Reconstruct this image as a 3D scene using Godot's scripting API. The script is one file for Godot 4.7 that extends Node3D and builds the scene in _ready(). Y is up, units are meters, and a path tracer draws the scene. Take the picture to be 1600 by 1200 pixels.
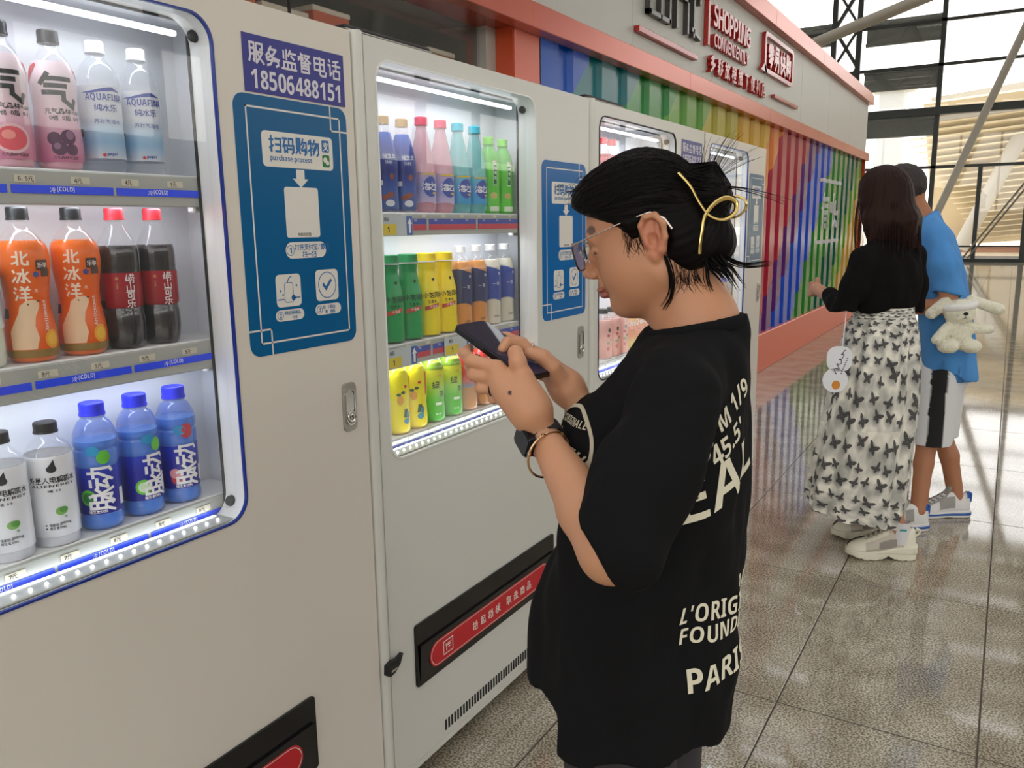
extends Node3D
# A woman with a phone at a row of drink vending machines in a glazed station hall.
# World: the row of machines runs along -Z with its fronts at x = FRONT_X facing +X; y is up; metres.

const FRONT_X := -1.225
const KIOSK_X := -2.08
var mats := {}
var taken := {}
var meshes := {}
var rng := RandomNumberGenerator.new()


func _ready() -> void:
	rng.seed = 20240607
	# ---- camera
	var cam := Camera3D.new()
	cam.name = "camera"
	cam.fov = 50.06
	cam.near = 0.05
	cam.far = 400.0
	cam.transform = Transform3D(Basis.from_euler(Vector3(-0.188576, 0.543237, -0.013718), EULER_ORDER_YXZ), Vector3(0, 1.45, 0))
	add_child(cam)
	# ---- sky: bright thin cloud, the same all round
	var sky_mat := ProceduralSkyMaterial.new()
	sky_mat.sky_top_color = Color(0.955, 0.955, 0.96)
	sky_mat.sky_horizon_color = Color(1.0, 0.976, 0.93)
	sky_mat.ground_bottom_color = Color(0.5, 0.47, 0.42)
	sky_mat.ground_horizon_color = Color(0.9, 0.87, 0.8)
	sky_mat.sky_energy_multiplier = 1.0
	var sky := Sky.new()
	sky.sky_material = sky_mat
	var env := Environment.new()
	env.background_mode = Environment.BG_SKY
	env.sky = sky
	env.background_energy_multiplier = 2.6
	env.tonemap_mode = Environment.TONE_MAPPER_LINEAR
	env.tonemap_exposure = 1.36
	env.sdfgi_enabled = true
	env.ssao_enabled = true
	env.ssil_enabled = true
	var we := WorldEnvironment.new()
	we.name = "world_environment"
	we.environment = env
	add_child(we)
	make_materials()
	build_hall()
	build_outside()
	build_kiosk()
	build_machines()
	build_bottles()
	build_woman()
	build_couple()

const GLYPH := {
	"服": "212b1e 21616e5d 2565 2969 828f 81e1e5c5 87e7ca8f 97bbff",
	"务": "613618 43b3871a 4679ea 2bdbdebf 797b5e2f",
	"监": "2227 5158 9175 83f3 a5d7 2a2f 2aeaef 6a6f aaaf 0fff",
	"督": "4144 4262 1464 4447 2516 5566 82d287 84e7 484f 48c8cf 4aca 4ccc 4fcf",
	"电": "222b 22d2db 26d6 2bdb 818e9feffc",
	"话": "2132 15353d5b d172 65f5 a2a9 797f 79e9ef 7fef",
	"扫": "1454 313e2d 1b59 83e3ee 88e8 8eee",
	"码": "1262 4219 383e 38686e 3d6d 82d2d8 8488e8edcf 7bcb",
	"购": "212a 21616a 434a1e 4a6e a186 94e4edcf b68bcb cade",
	"物": "2215 2464 414f 1b68 9176 84e4edcf b57b d57e",
	"打": "1454 313e2d 1b59 74f4 b4be9d",
	"开": "23d3 18e8 53592f a3af",
	"支": "23e3 8186 36c67c1f 479bef",
	"付": "4118 353f 65f5 c1ceae 799b",
	"宝": "7182 2523e3e5 37c7 3bcb 878f 1fff acbd",
	"微": "3115 4418 383f 525595 7175 9295 5898 6a5f 6a9a9f c1a7 b4f4 e4af b6ff",
	"信": "4117 353f 91a2 63f3 76e6 79e9 7c7f 7cecef 7fef",
	"一": "18e8",
	"手": "c132 26d6 1aea 828f6e",
	"机": "1454 313f 350b 3669 828c6f 82d2dfffed",
	"取": "0161 111c 515f 1555 1959 0c6b 73e3bb6f 84bbff",
	"走": "33c3 8187 17e7 878e 8bdb 491f 3c6eff",
	"商": "8182 13e3 4456 b4a6 262f 26e6efcf 6759 a7b9 5b5e 5babae 5eae",
	"品": "4146 41b1b6 46b6 191f 19696f 1f6f 999f 99e9ef 9fef",
	"抬": "1454 313e2d 1b59 b176d6 c4e7 898f 89d9df 8fdf",
	"起": "2252 4147 1565 454d 4969 381e 2d6eff 82d2d6 86d6 868becea",
	"挡": "1454 313e2d 1b59 b1b6 7295 e2c5 77e7ef 7beb 7fef",
	"板": "1454 313f 350b 3669 e182 828a6f 86d6ab7f 87bbff",
	"外": "4118 3373591f 377a a1af a6d9",
	"星": "3136 31c1c6 34c4 36c6 482a 38d8 878f 3bcb 1fef",
	"人": "81861f 87ff",
	"解": "3115 3262 242a1f 24646f5e 2767 2b6b 444f 81f1f5d6 b186 988a 89f9 7cfc c8cf",
	"质": "c122 22291f 24e4 8287 585d 58c8cd 8a8c4f 9cdf",
	"水": "818e6d 25651d d488 87ee",
	"纯": "4115451a69 1e6c 73f3 757aea e5ea b1bdceeefb",
	"乐": "d122 2227e7 848f6e 4a1d baed",
	"苏": "13e3 5155 a1a5 37c7cdae 771f 391b e9fb",
	"气": "4115 43d3 36b6 29a9aceffc",
	"泡": "1223 0617 1e3a 7157 63e3eadb 67b7bb6b 676eefeb",
	"元": "32c2 16e6 661f a6aeefec",
	"森": "32c2 8187 8236 82c6 1969 383f 3a0e 3a6d 99f9 c8cf ca8e cafe",
	"林": "1464 414f 450b 4569 84f4 b1bf b57c b5fc",
	"糖": "0666 313f 3609 3669 72f2 727a5f 95e5 97e7 b3b9 9a9f 9aeaef 9fef",
	"脂": "212b0f 21515f 2555 2959 8186e6 e183 898f 89e9ef 8fef 8cec",
	"卡": "8187 84c4 17f7 878f 9acc",
	"北": "616e 2666 1d6b a1adcefefb f4a8",
	"冰": "1224 0d39 a1ae8d 55854e e4b7 a7fe",
	"洋": "1223 0617 1e3a 7193 d1b3 64e4 78d8 5cfc a4af",
	"崂": "313a 151b6b65 72f2 9094 d0d4 7876f6f8 7aeaeecf a87f",
	"山": "818e 262eee e6ee",
	"可": "12e2 c2ce9e 353b 35858b 3b8b",
	"脉": "212b0f 21616f5e 2565 2a6a a1b3 84b4be9d 78a87e f5c8 c8ff",
	"动": "2262 1676 461c6b 5a7d 84e4eecf b1b76f",
	"维": "4115451a69 1e6c 9176 757f b1c3 75f5 78e8 7beb 7fff b5bf",
	"生": "4117 34d4 818f 39c9 1fef",
	"素": "33c3 25d5 17e7 8087 874bab ab6d 2ddd 8d8f 4e3f bdef",
	"饮": "3115 246443 353d5b a186 94f4d7 b56f b9ff",
	"料": "1335 6344 0666 313f 3709 3769 82a4 86a8 7cfa c1cf",
	"冷": "1224 0d39 a156 a1f6 95a7 68d8 d89d 8bcf",
	"海": "1223 0617 1e3a 8155 73e3 856e 85e5deaf 5afa 6ede a7b8 abbc",
	"之": "8192 25d5 d53c 1f3c7eff",
	"言": "8182 14f4 37d7 3ada 3d3f 3ddddf 3fdf",
	"小": "818e6d 461b b5fb",
	"茗": "13e3 5154 a1a4 6528 57c73e 7a7f 7adadf 7fdf",
	"同": "212f 21e1efcf 55b5 585c 58b8bc 5cbc",
	"学": "3143 7183 d1b4 2725e5e7 48b88a 8a8f6e 1bfb",
	"绿": "4115451a69 1e6c 82e2e7 84e4 67f7 b7be9e 8a9b 6e9c eacc cbfe",
	"茶": "13e3 5155 a1a5 8529 85e9 49c9 888f 6b3e abde",
	"红": "4115451a69 1e6c 73e3 a3ae 6efe",
	"多": "7124 52b228 5467 9639 78e81f 7a9c",
	"彩": "7112 1325 4346 7355 0868 363f 380d 387c e1a5 e5aa f98f",
	"旅": "2132 0464 330f 37676e4e 9175 83f3 d587 878f 8fbd b8ff",
	"程": "5112 1565 323f 360b 3769 8286 82d2d6 86d6 78e8 7bdb 6fff a8af",
	"旗": "2132 0464 330f 37676e4e 9175 83f3 86e6 959d d5dd 99d9 6dfd 9e7f cedf",
	"下": "12f2 828f 86ca",
	"便": "4117 353f 62f2 747a 74e4ea 77e7 7aea a2ab6f 7adfff",
	"利": "5112 1565 323f 360b 3769 a3ab e1ef",
	"店": "8182 23e3 23290f 969b 98d8 5b5f 5bdbdf 5fdf",
	"快": "313f 1528 4558 84d4d9 69f9 a1aa5f a9ff",
	"易": "3137 31c1c7 34c4 37c7 571b 49d9dfbf 894f",
	"零": "32d2 2624e4e6 8187 5464 a4b4 5666 a6b6 8729 87e9 6aba 4cbc bc8f",
	"口": "232d 23d3dd 2ddd",
	"选": "8183 64f4 6175 b5bd 2324 0848 484d 2f5dff",
}

# ------------------------------------------------------------------ helpers: colours and materials
func c8(r: float, g: float, b: float, a := 255.0) -> Color:
	return Color(r / 255.0, g / 255.0, b / 255.0, a / 255.0)


func mat(called: String, col: Color, rough := 0.5, metal := 0.0) -> StandardMaterial3D:
	if mats.has(called):
		return mats[called]
	var m := StandardMaterial3D.new()
	m.resource_name = called
	m.albedo_color = col
	m.roughness = rough
	m.metallic = metal
	mats[called] = m
	return m


func glass(called: String, col: Color, alpha: float, rough := 0.0) -> StandardMaterial3D:
	var m := mat(called, Color(col.r, col.g, col.b, alpha), rough)
	m.transparency = BaseMaterial3D.TRANSPARENCY_ALPHA
	return m


func glow(called: String, col: Color, energy: float) -> StandardMaterial3D:
	var m := mat(called, col, 0.4)
	m.emission_enabled = true
	m.emission = col
	m.emission_energy_multiplier = energy
	return m


func vcol(called: String, rough := 0.5, metal := 0.0) -> StandardMaterial3D:
	var m := mat(called, Color.WHITE, rough, metal)
	m.vertex_color_use_as_albedo = true
	return m


func noise_tex(freq: float, type: int, octaves: int, stops: Array, cols: Array, size := 512, seed_ := 1, normal := false, bump := 2.0) -> NoiseTexture2D:
	var n := FastNoiseLite.new()
	n.seed = seed_
	n.frequency = freq
	n.noise_type = type
	n.fractal_octaves = octaves
	n.fractal_type = FastNoiseLite.FRACTAL_FBM if octaves > 1 else FastNoiseLite.FRACTAL_NONE
	var t := NoiseTexture2D.new()
	t.width = size
	t.height = size
	t.seamless = true
	t.noise = n
	if normal:
		t.as_normal_map = true
		t.bump_strength = bump
	elif cols.size():
		var g := Gradient.new()
		g.offsets = PackedFloat32Array(stops)
		g.colors = PackedColorArray(cols)
		t.color_ramp = g
	return t


# ------------------------------------------------------------------ helpers: nodes
func numbered(called: String) -> String:
	if not taken.has(called):
		taken[called] = 0
		return called
	taken[called] += 1
	return "%s_%03d" % [called, taken[called]]


func thing(called: String, label: String, category: String, at := Vector3.ZERO, turn := 0.0, group := "") -> Node3D:
	var o := Node3D.new()
	o.name = numbered(called)
	add_child(o)
	o.position = at
	o.rotation.y = turn
	o.set_meta("label", label)
	o.set_meta("category", category)
	if group:
		o.set_meta("group", group)
	return o


func structure(called: String, label := "") -> Node3D:
	var o := Node3D.new()
	o.name = called
	add_child(o)
	o.set_meta("kind", "structure")
	if label:
		o.set_meta("label", label)
	return o


func part(parent: Node, called: String, mesh: Mesh, m: Material = null, at := Vector3.ZERO, label := "") -> MeshInstance3D:
	var o := MeshInstance3D.new()
	o.name = called
	o.mesh = mesh
	if m:
		o.material_override = m
	parent.add_child(o, true)
	o.position = at
	if label:
		o.set_meta("label", label)
	return o


func group_part(parent: Node, called: String, at := Vector3.ZERO) -> Node3D:
	var o := Node3D.new()
	o.name = called
	parent.add_child(o, true)
	o.position = at
	return o


func relabel(o: Node, label: String, group := "") -> void:
	o.set_meta("label", label)
	if group:
		o.set_meta("group", group)


func strip_light(parent: Node, at: Vector3, size: Vector2, aim: Vector3, energy: float, col := Color(0.93, 0.96, 1.0)) -> void:
	var l := AreaLight3D.new()
	l.name = "led_light"
	l.area_size = size
	l.area_range = 6.0
	l.area_attenuation = 2.0
	l.area_normalize_energy = true
	l.light_energy = energy
	l.light_color = col
	l.shadow_enabled = true
	parent.add_child(l, true)
	l.position = at
	l.basis = Basis.looking_at(aim, Vector3.RIGHT.cross(aim).normalized())


# ------------------------------------------------------------------ helpers: mesh building
class MB:
	var v := PackedVector3Array()
	var n := PackedVector3Array()
	var u := PackedVector2Array()
	var c := PackedColorArray()
	var i := PackedInt32Array()
	var xf := Transform3D()
	var col := Color.WHITE

	func vert(p: Vector3, nn: Vector3, uv := Vector2.ZERO) -> int:
		v.append(xf * p)
		n.append((xf.basis * nn).normalized())
		u.append(uv)
		c.append(col)
		return v.size() - 1

	func face(a: int, b: int, d: int) -> void:
		var g := (v[b] - v[a]).cross(v[d] - v[a])
		if g.dot(n[a] + n[b] + n[d]) > 0.0:
			i.append_array([a, d, b])
		else:
			i.append_array([a, b, d])

	func tri(a: Vector3, b: Vector3, d: Vector3, nn: Vector3) -> void:
		var k := vert(a, nn)
		vert(b, nn)
		vert(d, nn)
		face(k, k + 1, k + 2)

	func quad(a: Vector3, b: Vector3, d: Vector3, e: Vector3, nn: Vector3, uv0 := Vector2.ZERO, uv1 := Vector2.ONE) -> void:
		var k := vert(a, nn, Vector2(uv0.x, uv1.y))
		vert(b, nn, Vector2(uv1.x, uv1.y))
		vert(d, nn, Vector2(uv1.x, uv0.y))
		vert(e, nn, Vector2(uv0.x, uv0.y))
		face(k, k + 1, k + 2)
		face(k, k + 2, k + 3)

	func quad_auto(a: Vector3, b: Vector3, d: Vector3, e: Vector3, inside: Vector3) -> void:
		var nn := (b - a).cross(d - a)
		if nn.length_squared() < 1e-16:
			nn = (d - a).cross(e - a)
		nn = nn.normalized()
		if nn.dot((a + d) * 0.5 - inside) < 0.0:
			nn = -nn
		quad(a, b, d, e, nn)

	# box with chamfered edges
	func box(at: Vector3, size: Vector3, bev := 0.0) -> void:
		var h := size * 0.5
		bev = minf(bev, minf(h.x, minf(h.y, h.z)) * 0.9)
		for ax in 3:
			for s in [-1.0, 1.0]:
				var a1 := (ax + 1) % 3
				var a2 := (ax + 2) % 3
				var nn := Vector3.ZERO
				nn[ax] = s
				var o := at + nn * h[ax]
				var e1 := Vector3.ZERO
				e1[a1] = h[a1] - bev
				var e2 := Vector3.ZERO
				e2[a2] = h[a2] - bev
				quad(o - e1 - e2, o + e1 - e2, o + e1 + e2, o - e1 + e2, nn)
		if bev <= 0.0:
			return
		for ax in 3:
			var a1 := (ax + 1) % 3
			var a2 := (ax + 2) % 3
			for s1 in [-1.0, 1.0]:
				for s2 in [-1.0, 1.0]:
					var e := Vector3.ZERO
					e[ax] = h[ax] - bev
					var p := at
					p[a1] += s1 * h[a1]
					p[a2] += s2 * (h[a2] - bev)
					var q := at
					q[a1] += s1 * (h[a1] - bev)
					q[a2] += s2 * h[a2]
					var nn := Vector3.ZERO
					nn[a1] = s1
					nn[a2] = s2
					quad(p - e, p + e, q + e, q - e, nn.normalized())
		for sx in [-1.0, 1.0]:
			for sy in [-1.0, 1.0]:
				for sz in [-1.0, 1.0]:
					var s := Vector3(sx, sy, sz)
					var k := at + s * (h - Vector3.ONE * bev)
					tri(k + Vector3(sx * bev, 0, 0), k + Vector3(0, sy * bev, 0), k + Vector3(0, 0, sz * bev), s.normalized())

	# profile of (radius, height) turned about y
	func lathe(prof: Array, segs := 24, from := 0.0, to := TAU) -> void:
		var rows := prof.size()
		var base := v.size()
		var total := 0.0
		for k in rows - 1:
			total += (prof[k + 1] - prof[k]).length()
		var run := 0.0
		for k in rows:
			var a: Vector2 = prof[maxi(k - 1, 0)]
			var b: Vector2 = prof[mini(k + 1, rows - 1)]
			if k > 0:
				run += (prof[k] - prof[k - 1]).length()
			var d := (b - a).normalized()
			var nr := Vector2(d.y, -d.x)
			for s in segs + 1:
				var t := lerpf(from, to, float(s) / segs)
				var dir := Vector3(cos(t), 0, sin(t))
				vert(dir * prof[k].x + Vector3(0, prof[k].y, 0), dir * nr.x + Vector3(0, nr.y, 0), Vector2(float(s) / segs, 1.0 - run / maxf(total, 1e-6)))
		for k in rows - 1:
			for s in segs:
				var p := base + k * (segs + 1) + s
				face(p, p + 1, p + segs + 2)
				face(p, p + segs + 2, p + segs + 1)

	# round bar through points, one radius or one per point
	func tube(pts: Array, rad, sides := 8, caps := true, flat := 1.0) -> void:
		var base := v.size()
		var cnt := pts.size()
		var up := Vector3.UP
		var dirs := []
		for k in cnt:
			var a: Vector3 = pts[maxi(k - 1, 0)]
			var b: Vector3 = pts[mini(k + 1, cnt - 1)]
			dirs.append((b - a).normalized())
		if absf(dirs[0].dot(up)) > 0.9:
			up = Vector3.RIGHT
		for k in cnt:
			var d: Vector3 = dirs[k]
			up = (up - d * up.dot(d)).normalized()
			var sd := d.cross(up)
			var r: float = rad[k] if rad is Array else rad
			for s in sides:
				var t := TAU * s / sides
				var o := up * cos(t) * flat + sd * sin(t)
				vert(pts[k] + o * r, (up * cos(t) / flat + sd * sin(t)).normalized(), Vector2(float(s) / sides, float(k) / cnt))
		for k in cnt - 1:
			for s in sides:
				var p := base + k * sides + s
				var q := base + k * sides + (s + 1) % sides
				face(p, q, q + sides)
				face(p, q + sides, p + sides)
		if caps:
			for e in [0, cnt - 1]:
				var nn: Vector3 = dirs[e] * (-1.0 if e == 0 else 1.0)
				var m := vert(pts[e], nn)
				for s in sides:
					var a := vert(v[base + e * sides + s] if xf == Transform3D() else xf.affine_inverse() * v[base + e * sides + s], nn)
					var b := vert(v[base + e * sides + (s + 1) % sides] if xf == Transform3D() else xf.affine_inverse() * v[base + e * sides + (s + 1) % sides], nn)
					face(m, a, b)

	# flat polygon (x, y) pulled from z0 to z1, with a small chamfer at the front
	func prism(poly: PackedVector2Array, z0: float, z1: float, bev := 0.0) -> void:
		var idx := Geometry2D.triangulate_polygon(poly)
		var mid := Vector2.ZERO
		for p in poly:
			mid += p
		mid /= poly.size()
		var front := poly
		if bev > 0.0:
			var r := Geometry2D.offset_polygon(poly, -bev)
			if r.size() == 1 and r[0].size() == poly.size():
				front = PackedVector2Array()
				for p in poly:
					front.append(p - (p - mid).normalized() * bev)
			else:
				bev = 0.0
		var k := v.size()
		for p in front:
			vert(Vector3(p.x, p.y, z1), Vector3(0, 0, 1), p)
		for t in range(0, idx.size(), 3):
			face(k + idx[t], k + idx[t + 1], k + idx[t + 2])
		if z1 - z0 < 1e-5:
			return
		k = v.size()
		for p in poly:
			vert(Vector3(p.x, p.y, z0), Vector3(0, 0, -1), p)
		for t in range(0, idx.size(), 3):
			face(k + idx[t], k + idx[t + 1], k + idx[t + 2])
		var area := 0.0
		for t in poly.size():
			area += poly[t].cross(poly[(t + 1) % poly.size()])
		var sg := 1.0 if area > 0 else -1.0
		for t in poly.size():
			var s := (t + 1) % poly.size()
			var d := (poly[s] - poly[t]).normalized()
			var nn := Vector3(d.y, -d.x, 0) * sg
			quad(Vector3(poly[t].x, poly[t].y, z0), Vector3(poly[s].x, poly[s].y, z0), Vector3(poly[s].x, poly[s].y, z1 - bev), Vector3(poly[t].x, poly[t].y, z1 - bev), nn)
			if bev > 0.0:
				quad(Vector3(poly[t].x, poly[t].y, z1 - bev), Vector3(poly[s].x, poly[s].y, z1 - bev), Vector3(front[s].x, front[s].y, z1), Vector3(front[t].x, front[t].y, z1), (nn + Vector3(0, 0, 1)).normalized())

	# stack of rings (arrays of Vector3 with one length), smooth
	func loft(rings: Array, closed := true, cap0 := false, cap1 := false) -> void:
		var m: int = rings[0].size()
		var k0 := v.size()
		var rows := rings.size()
		for r in rows:
			for s in m:
				var a: Vector3 = rings[r][(s + 1) % m if closed else mini(s + 1, m - 1)]
				var b: Vector3 = rings[r][(s - 1 + m) % m if closed else maxi(s - 1, 0)]
				var e: Vector3 = rings[mini(r + 1, rows - 1)][s]
				var f: Vector3 = rings[maxi(r - 1, 0)][s]
				var nn := (a - b).cross(e - f)
				vert(rings[r][s], nn.normalized() if nn.length_squared() > 1e-18 else Vector3.ZERO, Vector2(float(s) / m, float(r) / (rows - 1)))
		# normals look away from the axis of the rings
		var away := 0.0
		for r in rows:
			var o := Vector3.ZERO
			for p in rings[r]:
				o += p
			o = xf * (o / m)
			for s in m:
				away += n[k0 + r * m + s].dot(v[k0 + r * m + s] - o)
		for r in rows:
			for s in m:
				var k := k0 + r * m + s
				if away < 0.0 and closed:
					n[k] = -n[k]
				if n[k] == Vector3.ZERO:
					n[k] = (xf.basis * (rings[r][0] - rings[maxi(r - 1, 0) if r > 0 else 1][0] * Vector3(0, 1, 0) - rings[r][0] * Vector3(1, 0, 1))).normalized()
		var wrap := m if closed else m - 1
		for r in rows - 1:
			for s in wrap:
				var p := k0 + r * m + s
				var q := k0 + r * m + (s + 1) % m
				face(p, q, q + m)
				face(p, q + m, p + m)
		for e in 2:
			if (e == 0 and cap0) or (e == 1 and cap1):
				var ring: Array = rings[0 if e == 0 else rows - 1]
				var o := Vector3.ZERO
				for p in ring:
					o += p
				o /= m
				var other: Vector3 = rings[1 if e == 0 else rows - 2][0]
				var nn: Vector3 = (ring[0] - o).cross(ring[m / 4] - o).normalized()
				if nn.dot(o - other) < 0:
					nn = -nn
				var ci := vert(o, nn)
				for s in m:
					var a := vert(ring[s], nn)
					var b := vert(ring[(s + 1) % m], nn)
					face(ci, a, b)

	func add(o: MB, t: Transform3D) -> void:
		var k := v.size()
		for j in o.v.size():
			v.append(xf * (t * o.v[j]))
			n.append((xf.basis * (t.basis * o.n[j])).normalized())
			u.append(o.u[j])
			c.append(col if o.col == Color.WHITE and col != Color.WHITE else o.c[j])
		for j in range(0, o.i.size(), 3):
			face(k + o.i[j], k + o.i[j + 1], k + o.i[j + 2])

	func mesh(m: Material = null) -> ArrayMesh:
		var am := ArrayMesh.new()
		return onto(am, m)

	func onto(am: ArrayMesh, m: Material = null) -> ArrayMesh:
		if v.is_empty():
			return am
		var a := []
		a.resize(Mesh.ARRAY_MAX)
		a[Mesh.ARRAY_VERTEX] = v
		a[Mesh.ARRAY_NORMAL] = n
		a[Mesh.ARRAY_TEX_UV] = u
		a[Mesh.ARRAY_COLOR] = c
		a[Mesh.ARRAY_INDEX] = i
		am.add_surface_from_arrays(Mesh.PRIMITIVE_TRIANGLES, a)
		if m:
			am.surface_set_material(am.get_surface_count() - 1, m)
		return am


func box_mesh(size: Vector3, bev := 0.0, at := Vector3.ZERO) -> ArrayMesh:
	var b := MB.new()
	b.box(at, size, bev)
	return b.mesh()


func rrect(w: float, h: float, r: float, seg := 6, at := Vector2.ZERO) -> PackedVector2Array:
	var p := PackedVector2Array()
	for q in 4:
		var cx: float = [1, -1, -1, 1][q] * (w * 0.5 - r)
		var cy: float = [1, 1, -1, -1][q] * (h * 0.5 - r)
		for s in seg + 1:
			var t := PI * 0.5 * (q + float(s) / seg)
			p.append(at + Vector2(cx + cos(t) * r, cy + sin(t) * r))
	return p


func ellipse(rx: float, ry: float, seg := 28, at := Vector2.ZERO) -> PackedVector2Array:
	var p := PackedVector2Array()
	for s in seg:
		p.append(at + Vector2(cos(TAU * s / seg) * rx, sin(TAU * s / seg) * ry))
	return p


# ring-shaped outline between two outlines with the same number of points
func band(b: MB, outer: PackedVector2Array, inner: PackedVector2Array, z0: float, z1: float) -> void:
	var m := outer.size()
	for s in m:
		var t := (s + 1) % m
		var oa := outer[s]
		var ob := outer[t]
		var ia := inner[s]
		var ib := inner[t]
		b.quad(Vector3(oa.x, oa.y, z1), Vector3(ob.x, ob.y, z1), Vector3(ib.x, ib.y, z1), Vector3(ia.x, ia.y, z1), Vector3(0, 0, 1))
		if z1 - z0 > 1e-5:
			var d := (ob - oa).normalized()
			var nn := Vector3(d.y, -d.x, 0)
			if nn.x * (oa.x - ia.x) + nn.y * (oa.y - ia.y) < 0:
				nn = -nn
			b.quad(Vector3(oa.x, oa.y, z0), Vector3(ob.x, ob.y, z0), Vector3(ob.x, ob.y, z1), Vector3(oa.x, oa.y, z1), nn)
			b.quad(Vector3(ia.x, ia.y, z0), Vector3(ib.x, ib.y, z0), Vector3(ib.x, ib.y, z1), Vector3(ia.x, ia.y, z1), -nn)


# ------------------------------------------------------------------ helpers: lettering
func font(bold: bool) -> Font:
	var key := "font%s" % bold
	if not meshes.has(key):
		var f := SystemFont.new()
		f.font_names = PackedStringArray(["Droid Sans"])
		f.font_weight = 700 if bold else 400
		meshes[key] = f
	return meshes[key]


# Latin text as flat triangles in x, y; h is the capital height; returns its width
func latin(b: MB, s: String, h: float, at: Vector3, bold := true, depth := 0.0, stretch := 1.0, centre := false, slant := 0.0) -> float:
	var key := "latin|%s|%s|%s" % [s, bold, depth / h]
	var t: TextMesh
	if meshes.has(key):
		t = meshes[key]
	else:
		t = TextMesh.new()
		t.font = font(bold)
		t.font_size = 32
		t.pixel_size = 1.0 / 32.0
		t.curve_step = 1.5
		t.depth = depth / h * 0.714
		t.horizontal_alignment = HORIZONTAL_ALIGNMENT_LEFT
		t.vertical_alignment = VERTICAL_ALIGNMENT_BOTTOM
		t.text = s
		meshes[key] = t
	var box := t.get_aabb()
	var k := h / 0.714
	var w := box.size.x * k * stretch
	for f in t.get_surface_count():
		var a := t.surface_get_arrays(f)
		var vs: PackedVector3Array = a[Mesh.ARRAY_VERTEX]
		var ns: PackedVector3Array = a[Mesh.ARRAY_NORMAL]
		var ix: PackedInt32Array = a[Mesh.ARRAY_INDEX]
		var k0 := b.v.size()
		for j in vs.size():
			var p := vs[j] - Vector3(box.position.x, box.position.y, 0)
			b.vert(at + Vector3(p.x * k * stretch - (w * 0.5 if centre else 0.0) + p.y * k * slant, p.y * k, p.z * k + depth * 0.5), ns[j])
		for j in range(0, ix.size(), 3):
			b.face(k0 + ix[j], k0 + ix[j + 1], k0 + ix[j + 2])
	return w


# strokes of one character on a 16 x 16 grid: points as two hex digits, y downwards, strokes parted by blanks
func strokes(b: MB, ch: String, size: float, at: Vector3, weight := 0.09, depth := 0.0, stretch := 1.0) -> void:
	if ch.unicode_at(0) < 256 and not GLYPH.has(ch):
		latin(b, ch, size * 0.78, at + Vector3(size * 0.08, size * 0.08, 0), true, depth, stretch)
		return
	if not GLYPH.has(ch):
		return
	var w := size * weight * 0.5
	var lift := 0.0
	for st in GLYPH[ch].split(" "):
		var pts := []
		for k in range(0, st.length() - 1, 2):
			pts.append(Vector2(float(st[k].hex_to_int()) / 15.0 * size * stretch, (1.0 - float(st[k + 1].hex_to_int()) / 15.0) * size))
		for k in pts.size() - 1:
			var d: Vector2 = (pts[k + 1] - pts[k])
			if d.length() < 1e-7:
				continue
			d = d.normalized()
			var o := Vector2(-d.y, d.x) * w
			var a: Vector2 = pts[k] - d * w * 0.8
			var e: Vector2 = pts[k + 1] + d * w * 0.8
			var q := [a - o, e - o, e + o, a + o]
			lift += 0.000016
			var z1 := at.z + depth + lift
			b.quad(Vector3(at.x + q[0].x, at.y + q[0].y, z1), Vector3(at.x + q[1].x, at.y + q[1].y, z1), Vector3(at.x + q[2].x, at.y + q[2].y, z1), Vector3(at.x + q[3].x, at.y + q[3].y, z1), Vector3(0, 0, 1))
			if depth > 0.0:
				for m in 4:
					var p0: Vector2 = q[m]
					var p1: Vector2 = q[(m + 1) % 4]
					var dn := (p1 - p0).normalized()
					b.quad(Vector3(at.x + p0.x, at.y + p0.y, at.z), Vector3(at.x + p1.x, at.y + p1.y, at.z), Vector3(at.x + p1.x, at.y + p1.y, z1), Vector3(at.x + p0.x, at.y + p0.y, z1), Vector3(dn.y, -dn.x, 0))


func han(b: MB, s: String, size: float, at: Vector3, pitch := 1.12, weight := 0.09, depth := 0.0, stretch := 1.0, down := false) -> void:
	var p := at
	for ch in s:
		if ch != " ":
			strokes(b, ch, size, p, weight, depth, stretch)
		if down:
			p.y -= size * pitch
		else:
			p.x += size * stretch * pitch * (0.55 if ch == " " else (0.62 if ch.unicode_at(0) < 256 else 1.0))


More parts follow.
